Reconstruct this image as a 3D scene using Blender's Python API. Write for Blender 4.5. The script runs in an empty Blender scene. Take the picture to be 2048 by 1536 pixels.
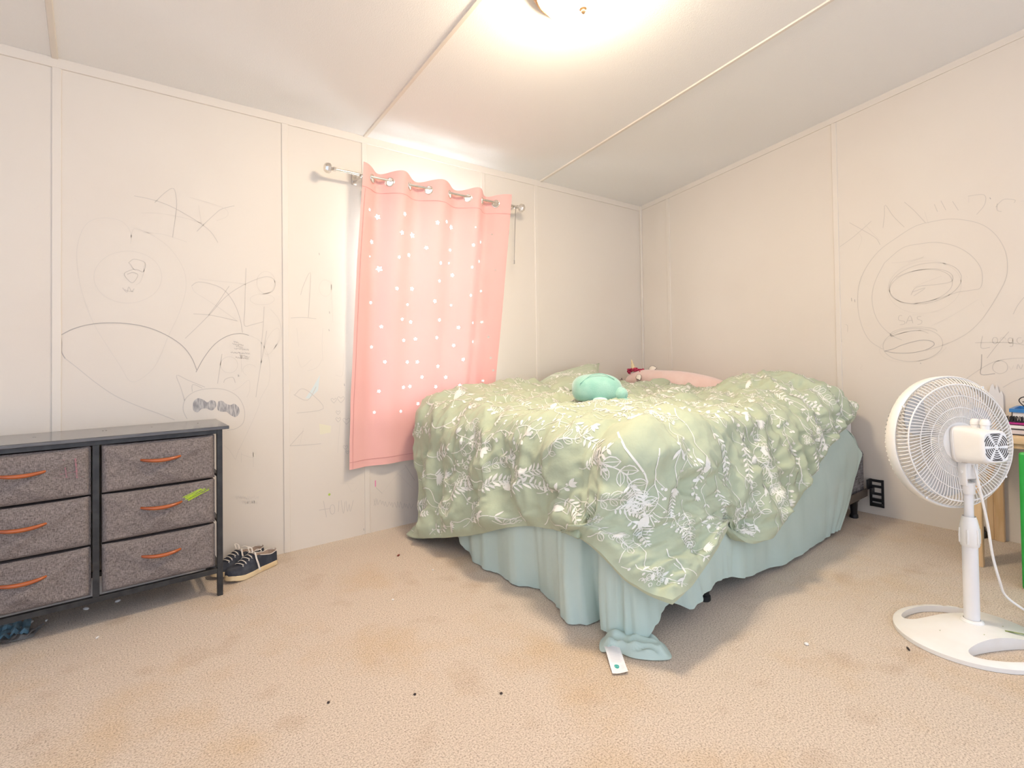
import bpy, bmesh, math, random
import numpy as np
from mathutils import Vector, Matrix, noise, geometry
random.seed(11)
scene = bpy.context.scene
COL = scene.collection
PI = math.pi
V3 = Vector

# ------------------------------------------------------------------ mesh builder
class MB:
    def __init__(s): s.v = []; s.f = []; s.m = []
    def add(s, verts, faces, mi=0):
        n = len(s.v); s.v += [tuple(p) for p in verts]
        for f in faces: s.f.append(tuple(i + n for i in f)); s.m.append(mi)
    def quad(s, a, b, c, d, mi=0): s.add([a, b, c, d], [(0, 1, 2, 3)], mi)
    def box(s, a, b, mi=0, bev=0.0, seg=2, M=None):
        bm = bmesh.new(); bmesh.ops.create_cube(bm, size=1)
        for v in bm.verts: v.co = V3([a[i] + (v.co[i] + .5) * (b[i] - a[i]) for i in range(3)])
        if bev > 0: bmesh.ops.bevel(bm, geom=bm.edges[:], offset=bev, segments=seg, affect='EDGES', profile=.5)
        if M is not None: bm.transform(M)
        bm.verts.index_update()
        s.add([v.co[:] for v in bm.verts], [[v.index for v in f.verts] for f in bm.faces], mi); bm.free()
    def grid(s, P, mi=0, cu=False, cv=False, flip=False):
        nr, nc = len(P), len(P[0]); n = len(s.v)
        for r in P: s.v += [tuple(q) for q in r]
        for i in range(nr if cv else nr - 1):
            for j in range(nc if cu else nc - 1):
                i2, j2 = (i + 1) % nr, (j + 1) % nc
                q = (n + i * nc + j, n + i * nc + j2, n + i2 * nc + j2, n + i2 * nc + j)
                s.f.append(q[::-1] if flip else q); s.m.append(mi)
    def tube(s, pts, r, seg=8, mi=0, caps=True, closed=False, flat=1.0):
        pts = [V3(p) for p in pts]; n = len(pts)
        rs = r if isinstance(r, (list, tuple)) else [r] * n
        rings = []; prev = None
        for i, p in enumerate(pts):
            if closed: t = pts[(i + 1) % n] - pts[i - 1]
            else: t = pts[min(i + 1, n - 1)] - pts[max(i - 1, 0)]
            t = t.normalized() if t.length > 1e-9 else V3((0, 0, 1))
            if prev is None:
                u = t.cross(V3((0, 0, 1)))
                if u.length < 1e-3: u = t.cross(V3((1, 0, 0)))
            else: u = prev - t * prev.dot(t)
            u.normalize(); w = t.cross(u); prev = u
            rings.append([p + (u * math.cos(k * 2 * PI / seg) + w * math.sin(k * 2 * PI / seg) * flat) * rs[i] for k in range(seg)])
        n0 = len(s.v)
        s.grid(rings, mi, cu=True, cv=closed)
        if caps and not closed:
            s.f.append(tuple(n0 + k for k in range(seg))[::-1]); s.m.append(mi)
            b = n0 + (n - 1) * seg; s.f.append(tuple(b + k for k in range(seg))); s.m.append(mi)
    def lathe(s, prof, o=(0, 0, 0), ax=(0, 0, 1), seg=32, mi=0):
        ax = V3(ax).normalized(); u = ax.cross(V3((0, 0, 1)))
        if u.length < 1e-3: u = V3((1, 0, 0))
        u.normalize(); w = ax.cross(u); o = V3(o)
        s.grid([[o + ax * h + (u * math.cos(k * 2 * PI / seg) + w * math.sin(k * 2 * PI / seg)) * max(r, 1e-5) for k in range(seg)] for r, h in prof], mi, cu=True)
    def build(s, name, mats, parent=None, world=False, smooth=True, sharp=40, origin=None):
        off = V3((0, 0, 0))
        if parent is not None and world: off = wloc(parent)
        if origin is not None: off = V3(origin)
        me = bpy.data.meshes.new(name)
        me.from_pydata([(p[0] - off.x, p[1] - off.y, p[2] - off.z) for p in s.v], [], s.f)
        for m in (mats if isinstance(mats, (list, tuple)) else [mats]): me.materials.append(m)
        me.polygons.foreach_set('material_index', s.m)
        me.polygons.foreach_set('use_smooth', [smooth] * len(s.f))
        me.update()
        if smooth and sharp: me.set_sharp_from_angle(angle=math.radians(sharp))
        o = bpy.data.objects.new(name, me); COL.objects.link(o)
        if parent is not None: o.parent = parent
        if origin is not None: o.location = origin
        return o
def wloc(o):
    l = V3(o.location)
    while o.parent is not None: o = o.parent; l += V3(o.location)
    return l
def thing(name, label, cat, loc=(0, 0, 0), group=None, rz=0):
    o = bpy.data.objects.new(name, None); COL.objects.link(o); o.location = loc; o.rotation_euler = (0, 0, rz)
    o.empty_display_size = .05
    return tag(o, label, cat, group)
def tag(o, label, cat, group=None):
    o['label'] = label; o['category'] = cat
    if group: o['group'] = group
    return o
def struct(o): o['kind'] = 'structure'; return o
def dup(root, loc, rz, label, group=None):
    r = root.copy(); COL.objects.link(r); r.location = loc; r.rotation_euler = (0, 0, rz); r['label'] = label
    if group: r['group'] = group
    for ch in list(root.children):
        c = ch.copy(); COL.objects.link(c); c.parent = r
        for g in list(ch.children):
            d = g.copy(); COL.objects.link(d); d.parent = c
    return r
def cat_rom(pts, k=5, closed=False):
    P = [np.array(p, float) for p in pts]; n = len(P); o = []
    for i in range(n if closed else n - 1):
        a = P[i - 1] if (i > 0 or closed) else P[0]; b = P[i]; c = P[(i + 1) % n]
        d = P[(i + 2) % n] if (i + 2 < n or closed) else P[-1]
        for q in range(k):
            t = q / k
            o.append(.5 * (2 * b + (c - a) * t + (2 * a - 5 * b + 4 * c - d) * t * t + (3 * b - a - 3 * c + d) * t ** 3))
    if not closed: o.append(P[-1])
    return o
def sstep(a, b, x):
    t = min(1, max(0, (x - a) / (b - a))); return t * t * (3 - 2 * t)
def in_poly(x, y, P):
    c = False; n = len(P); j = n - 1
    for i in range(n):
        if (P[i][1] > y) != (P[j][1] > y) and x < (P[j][0] - P[i][0]) * (y - P[i][1]) / (P[j][1] - P[i][1]) + P[i][0]: c = not c
        j = i
    return c
def cdt(outer, holes, extra):
    """triangles of a flat outline with holes; returns points, triangles and loops"""
    pts = []; loops = []; edges = []
    for L in [outer] + holes:
        n0 = len(pts); pts += [V3((p[0], p[1])) for p in L]; loops.append(list(range(n0, n0 + len(L))))
        edges += [(n0 + i, n0 + (i + 1) % len(L)) for i in range(len(L))]
    pts += [V3((p[0], p[1])) for p in extra]
    r = geometry.delaunay_2d_cdt(pts, edges, [], 0, 1e-7)
    vs = r[0]; tris = []
    for t in r[2]:
        cx = sum(vs[i].x for i in t) / 3; cy = sum(vs[i].y for i in t) / 3
        if in_poly(cx, cy, outer) and not any(in_poly(cx, cy, h) for h in holes): tris.append(tuple(t))
    return [(v.x, v.y) for v in vs], tris

# ------------------------------------------------------------------ materials
def newmat(name):
    m = bpy.data.materials.new(name); m.use_nodes = True
    nt = m.node_tree; b = nt.nodes['Principled BSDF']
    return m, nt, b
def N(nt, t, **k):
    n = nt.nodes.new(t)
    for a, v in k.items(): setattr(n, a, v)
    return n
def mat(name, col, rough=.6, metal=0.0, col2=None, nscale=8.0, ndetail=3.0, nlo=.4, nhi=.6, bump=0.0, bscale=200.0, bdist=.001, btype='noise', sheen=0.0, spec=.5, stretch=None, trans=0.0, alpha=1.0, coat=0.0, bdetail=2.0):
    m, nt, b = newmat(name); L = nt.links.new
    b.inputs['Base Color'].default_value = (*col, 1); b.inputs['Roughness'].default_value = rough
    b.inputs['Metallic'].default_value = metal; b.inputs['Specular IOR Level'].default_value = spec
    if sheen: b.inputs['Sheen Weight'].default_value = sheen
    if coat: b.inputs['Coat Weight'].default_value = coat; b.inputs['Coat Roughness'].default_value = .15
    if alpha < 1: b.inputs['Alpha'].default_value = alpha
    tc = N(nt, 'ShaderNodeTexCoord'); src = tc.outputs['Object']
    if stretch:
        mp = N(nt, 'ShaderNodeMapping'); mp.inputs['Scale'].default_value = stretch; L(src, mp.inputs['Vector']); src = mp.outputs['Vector']
    if col2 is not None:
        n = N(nt, 'ShaderNodeTexNoise'); n.inputs['Scale'].default_value = nscale; n.inputs['Detail'].default_value = ndetail; L(src, n.inputs['Vector'])
        r = N(nt, 'ShaderNodeValToRGB'); r.color_ramp.elements[0].position = nlo; r.color_ramp.elements[1].position = nhi
        r.color_ramp.elements[0].color = (*col, 1); r.color_ramp.elements[1].color = (*col2, 1)
        L(n.outputs['Fac'], r.inputs['Fac']); L(r.outputs['Color'], b.inputs['Base Color'])
    if bump:
        if btype == 'noise':
            n = N(nt, 'ShaderNodeTexNoise'); n.inputs['Scale'].default_value = bscale; n.inputs['Detail'].default_value = bdetail; out = n.outputs['Fac']
        else:
            n = N(nt, 'ShaderNodeTexVoronoi'); n.inputs['Scale'].default_value = bscale; out = n.outputs['Distance']
        L(src, n.inputs['Vector'])
        bp = N(nt, 'ShaderNodeBump'); bp.inputs['Strength'].default_value = bump; bp.inputs['Distance'].default_value = bdist
        L(out, bp.inputs['Height']); L(bp.outputs['Normal'], b.inputs['Normal'])
    if trans:
        t = N(nt, 'ShaderNodeBsdfTranslucent'); t.inputs['Color'].default_value = (*col, 1)
        mx = N(nt, 'ShaderNodeMixShader'); mx.inputs['Fac'].default_value = trans
        L(b.outputs['BSDF'], mx.inputs[1]); L(t.outputs['BSDF'], mx.inputs[2]); L(mx.outputs['Shader'], nt.nodes['Material Output'].inputs['Surface'])
    return m
M = {}
M['wall'] = mat('wall_paint', (.735, .657, .560), .55, col2=(.71, .625, .528), nscale=1.6, ndetail=6, nlo=.45, nhi=.75, bump=.12, bscale=260, bdist=.0008)
M['trim'] = mat('trim_paint', (.74, .662, .566), .45, bump=.05, bscale=40, bdist=.001)
M['ceil'] = mat('ceiling_texture', (.83, .80, .755), .85, bump=.30, bscale=230, bdist=.003, bdetail=2)
M['pen'] = [mat('pencil_faint', (.675, .605, .52), .7), mat('pencil_mid', (.585, .525, .455), .7), mat('pencil_dark', (.43, .385, .34), .7), mat('pencil_shading', (.30, .28, .27), .7, col2=(.55, .51, .47), nscale=60, stretch=(3, 1, .5), ndetail=4)]
M['cy_smear'] = mat('yellow_crayon', (.76, .70, .52), .7)
M['t_smear'] = mat('teal_crayon', (.66, .70, .66), .7)
M['g_dot'] = mat('green_paint_dot', (.42, .55, .08), .6)
M['p_dot'] = mat('pink_marker', (.80, .25, .42), .6)
def carpet():
    m, nt, b = newmat('plush_carpet'); L = nt.links.new
    tc = N(nt, 'ShaderNodeTexCoord'); o = tc.outputs['Object']
    n1 = N(nt, 'ShaderNodeTexNoise'); n1.inputs['Scale'].default_value = 215; n1.inputs['Detail'].default_value = 5; n1.inputs['Roughness'].default_value = .8; L(o, n1.inputs['Vector'])
    r1 = N(nt, 'ShaderNodeValToRGB'); e = r1.color_ramp.elements
    e[0].position = .33; e[0].color = (.19, .135, .095, 1); e[1].position = .50; e[1].color = (.625, .51, .395, 1)
    e2 = e.new(.68); e2.color = (.80, .69, .57, 1)
    L(n1.outputs['Fac'], r1.inputs['Fac'])
    n2 = N(nt, 'ShaderNodeTexNoise'); n2.inputs['Scale'].default_value = 2.3; n2.inputs['Detail'].default_value = 5; n2.inputs['Roughness'].default_value = .6; L(o, n2.inputs['Vector'])
    r2 = N(nt, 'ShaderNodeValToRGB'); r2.color_ramp.elements[0].position = .50; r2.color_ramp.elements[0].color = (1, 1, 1, 1)
    r2.color_ramp.elements[1].position = .72; r2.color_ramp.elements[1].color = (.94, .84, .68, 1); L(n2.outputs['Fac'], r2.inputs['Fac'])
    mx = N(nt, 'ShaderNodeMix', data_type='RGBA', blend_type='MULTIPLY'); mx.inputs[0].default_value = 1
    L(r1.outputs['Color'], mx.inputs[6]); L(r2.outputs['Color'], mx.inputs[7])
    n3 = N(nt, 'ShaderNodeTexNoise'); n3.inputs['Scale'].default_value = 6.5; n3.inputs['Detail'].default_value = 4; L(o, n3.inputs['Vector'])
    r3 = N(nt, 'ShaderNodeValToRGB'); r3.color_ramp.elements[0].position = .58; r3.color_ramp.elements[0].color = (1, 1, 1, 1)
    r3.color_ramp.elements[1].position = .75; r3.color_ramp.elements[1].color = (.86, .81, .76, 1); L(n3.outputs['Fac'], r3.inputs['Fac'])
    m2 = N(nt, 'ShaderNodeMix', data_type='RGBA', blend_type='MULTIPLY'); m2.inputs[0].default_value = 1
    L(mx.outputs[2], m2.inputs[6]); L(r3.outputs['Color'], m2.inputs[7]); L(m2.outputs[2], b.inputs['Base Color'])
    b.inputs['Roughness'].default_value = .95; b.inputs['Specular IOR Level'].default_value = .1; b.inputs['Sheen Weight'].default_value = .15
    v = N(nt, 'ShaderNodeTexVoronoi'); v.inputs['Scale'].default_value = 300; L(o, v.inputs['Vector'])
    ad = N(nt, 'ShaderNodeMath', operation='ADD'); L(n1.outputs['Fac'], ad.inputs[0]); L(v.outputs['Distance'], ad.inputs[1])
    bp = N(nt, 'ShaderNodeBump'); bp.inputs['Strength'].default_value = .45; bp.inputs['Distance'].default_value = .003; L(ad.outputs[0], bp.inputs['Height'])
    bp2 = N(nt, 'ShaderNodeBump'); bp2.inputs['Strength'].default_value = .4; bp2.inputs['Distance'].default_value = .02; L(n3.outputs['Fac'], bp2.inputs['Height']); L(bp2.outputs['Normal'], bp.inputs['Normal'])
    L(bp.outputs['Normal'], b.inputs['Normal'])
    return m
M['carpet'] = carpet()
def heather(name, dark, light, sc=420):
    m, nt, b = newmat(name); L = nt.links.new
    tc = N(nt, 'ShaderNodeTexCoord'); o = tc.outputs['Object']; outs = []
    for st in ((1, 1, .16), (.16, 1, 1)):
        mp = N(nt, 'ShaderNodeMapping'); mp.inputs['Scale'].default_value = st; L(o, mp.inputs['Vector'])
        n = N(nt, 'ShaderNodeTexNoise'); n.inputs['Scale'].default_value = sc; n.inputs['Detail'].default_value = 2; L(mp.outputs['Vector'], n.inputs['Vector']); outs.append(n.outputs['Fac'])
    ad = N(nt, 'ShaderNodeMath', operation='ADD'); L(outs[0], ad.inputs[0]); L(outs[1], ad.inputs[1])
    hf = N(nt, 'ShaderNodeMath', operation='MULTIPLY'); hf.inputs[1].default_value = .5; L(ad.outputs[0], hf.inputs[0])
    r = N(nt, 'ShaderNodeValToRGB'); r.color_ramp.elements[0].position = .36; r.color_ramp.elements[0].color = (*dark, 1); r.color_ramp.elements[1].position = .62; r.color_ramp.elements[1].color = (*light, 1)
    L(hf.outputs[0], r.inputs['Fac']); L(r.outputs['Color'], b.inputs['Base Color']); b.inputs['Roughness'].default_value = .9; b.inputs['Specular IOR Level'].default_value = .2
    bp = N(nt, 'ShaderNodeBump'); bp.inputs['Strength'].default_value = .35; bp.inputs['Distance'].default_value = .001; L(hf.outputs[0], bp.inputs['Height']); L(bp.outputs['Normal'], b.inputs['Normal'])
    return m
M['heather'] = heather('heather_drawer_fabric', (.10, .080, .070), (.30, .25, .225), 620)
M['boxspring'] = heather('box_spring_ticking', (.06, .055, .055), (.26, .25, .26), 150)
M['blackwood'] = mat('black_wood_top', (.05, .044, .040), .20, col2=(.085, .074, .066), nscale=14, stretch=(1, 9, 9), bump=.03, bscale=60, spec=.6, coat=.6)
M['blackmetal'] = mat('black_metal', (.016, .016, .017), .45, col2=(.03, .03, .03), nscale=30)
M['orangewood'] = mat('orange_wood', (.30, .060, .012), .28, col2=(.42, .10, .02), nscale=40, stretch=(.15, 1, 1), coat=.3)
M['green_mark'] = mat('green_marker', (.40, .55, .03), .8)
M['pink_mark'] = mat('pink_crayon', (.36, .16, .18), .9, col2=(.22, .16, .15), nscale=120)
M['sage'] = mat('sage_cotton', (.46, .505, .35), .75, col2=(.43, .475, .33), nscale=5, bump=.45, bscale=22, bdist=.008, bdetail=4, sheen=.15, spec=.3)
M['print'] = mat('white_flower_print', (.82, .80, .72), .75, spec=.3)
M['teal'] = mat('pale_teal_cotton', (.58, .69, .61), .7, col2=(.555, .67, .59), nscale=6, bump=.15, bscale=45, bdist=.004, bdetail=4, sheen=.1, trans=.12)
M['tag'] = mat('white_tag_satin', (.86, .84, .82), .5, bump=.05, bscale=300)
M['tagink'] = mat('grey_tag_print', (.70, .67, .66), .6)
M['tagteal'] = mat('teal_tag_print', (.05, .42, .36), .5)
M['mattress'] = mat('mattress_cloth', (.75, .73, .70), .8, bump=.2, bscale=80)
M['darkmetal'] = mat('brown_steel', (.075, .058, .047), .4, metal=.3, col2=(.10, .08, .065), nscale=20)
M['blackplastic'] = mat('black_plastic', (.012, .012, .013), .35)
M['curtain'] = mat('pink_curtain_cloth', (.85, .46, .41), .8, bump=.08, bscale=220, bdist=.001, sheen=.2, spec=.2, trans=.022)
M['chrome'] = mat('brushed_nickel', (.78, .74, .68), .22, metal=1.0, col2=(.70, .66, .60), nscale=30)
M['white_plastic'] = mat('white_plastic', (.82, .79, .74), .35, col2=(.80, .76, .70), nscale=12)
M['white_metal'] = mat('white_enamel', (.80, .77, .74), .3)
M['offwhite_wire'] = mat('ivory_wire', (.80, .75, .68), .4)
M['blade'] = mat('pale_grey_blade', (.60, .59, .57), .35)
M['dark_slot'] = mat('dark_slot', (.04, .03, .025), .7)
M['dust'] = mat('grey_dust', (.45, .38, .32), 1.0)
M['birch'] = mat('birch_wood', (.62, .40, .20), .45, col2=(.70, .48, .27), nscale=9, stretch=(6, 6, .6), ndetail=5, bump=.05, bscale=40)
M['birch_top'] = mat('birch_board', (.66, .46, .26), .4, col2=(.73, .53, .32), nscale=9, stretch=(6, .6, 6), ndetail=5)
M['green_plastic'] = mat('green_plastic', (.02, .34, .045), .35, col2=(.025, .38, .06), nscale=10)
M['magenta'] = mat('magenta_plastic', (.42, .03, .20), .3)
M['bristle'] = mat('black_bristle', (.02, .016, .016), .6)
M['bluep'] = mat('blue_plastic', (.04, .20, .48), .35)
M['paper'] = mat('white_paper', (.74, .71, .68), .8, bump=.1, bscale=30)
M['pages'] = mat('book_pages', (.62, .55, .52), .9, bump=.4, bscale=300, stretch=(.05, .05, 1))
M['clearfilm'] = mat('clear_film', (.82, .78, .73), .25, alpha=.55)
M['plush_teal'] = mat('mint_plush', (.27, .52, .41), .95, col2=(.34, .58, .465), nscale=14, bump=.5, bscale=260, bdist=.003, sheen=.6)
M['plush_teal_pale'] = mat('pale_mint_plush', (.52, .78, .66), .95, bump=.5, bscale=260, bdist=.003, sheen=.6)
M['plush_purple'] = mat('lilac_plush', (.50, .36, .62), .95, bump=.5, bscale=260, bdist=.003, sheen=.4)
M['plush_pink'] = mat('pale_pink_plush', (.78, .55, .48), .95, col2=(.80, .59, .52), nscale=12, bump=.4, bscale=260, bdist=.003, sheen=.5)
M['cream'] = mat('cream_plush', (.85, .76, .64), .8, bump=.3, bscale=200)
M['goldhorn'] = mat('gold_cloth', (.78, .62, .36), .5, bump=.3, bscale=120)
M['crimson'] = mat('crimson_fur', (.36, .02, .06), .9, col2=(.50, .04, .10), nscale=80, bump=.6, bscale=200, bdist=.004)
M['darkthread'] = mat('dark_thread', (.06, .03, .03), .8)
M['navy'] = mat('navy_canvas', (.028, .032, .045), .9, col2=(.055, .058, .07), nscale=25, bump=.3, bscale=500)
M['gum'] = mat('cream_rubber', (.66, .47, .24), .55, col2=(.74, .58, .35), nscale=12)
M['lining'] = mat('beige_lining', (.45, .33, .25), .9, bump=.2, bscale=200)
M['lace'] = mat('off_white_lace', (.70, .62, .54), .85)
M['brass'] = mat('warm_brass', (.50, .33, .18), .35, metal=.9, col2=(.42, .28, .15), nscale=20)
M['vinyl'] = mat('white_vinyl', (.80, .80, .80), .4)
M['blue_wrap'] = mat('blue_wrapper', (.22, .40, .50), .35)
M['grey_wrap'] = mat('grey_film', (.36, .36, .34), .3, col2=(.22, .19, .17), nscale=40)
M['crumb_w'] = mat('white_crumb', (.80, .76, .70), .8)
M['crumb_d'] = mat('dark_crumb', (.04, .025, .02), .8)
M['crumb_r'] = mat('red_brown_crumb', (.18, .03, .02), .8)
def lamp_glass():
    m, nt, b = newmat('lit_frosted_glass')
    b.inputs['Base Color'].default_value = (.9, .85, .75, 1)
    b.inputs['Emission Color'].default_value = (1, .84, .635, 1); b.inputs['Emission Strength'].default_value = LAMP
    return m
def pane_glass():
    m, nt, b = newmat('clear_window_glass'); nt.nodes.remove(b)
    t = N(nt, 'ShaderNodeBsdfTransparent'); t.inputs['Color'].default_value = (.95, .97, .97, 1); g = N(nt, 'ShaderNodeBsdfGlossy'); g.inputs['Roughness'].default_value = .02
    x = N(nt, 'ShaderNodeMixShader'); x.inputs['Fac'].default_value = .07
    nt.links.new(t.outputs[0], x.inputs[1]); nt.links.new(g.outputs[0], x.inputs[2]); nt.links.new(x.outputs[0], nt.nodes['Material Output'].inputs['Surface'])
    return m
LAMP = 150.0
M['lampglass'] = lamp_glass(); M['pane'] = pane_glass()

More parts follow.
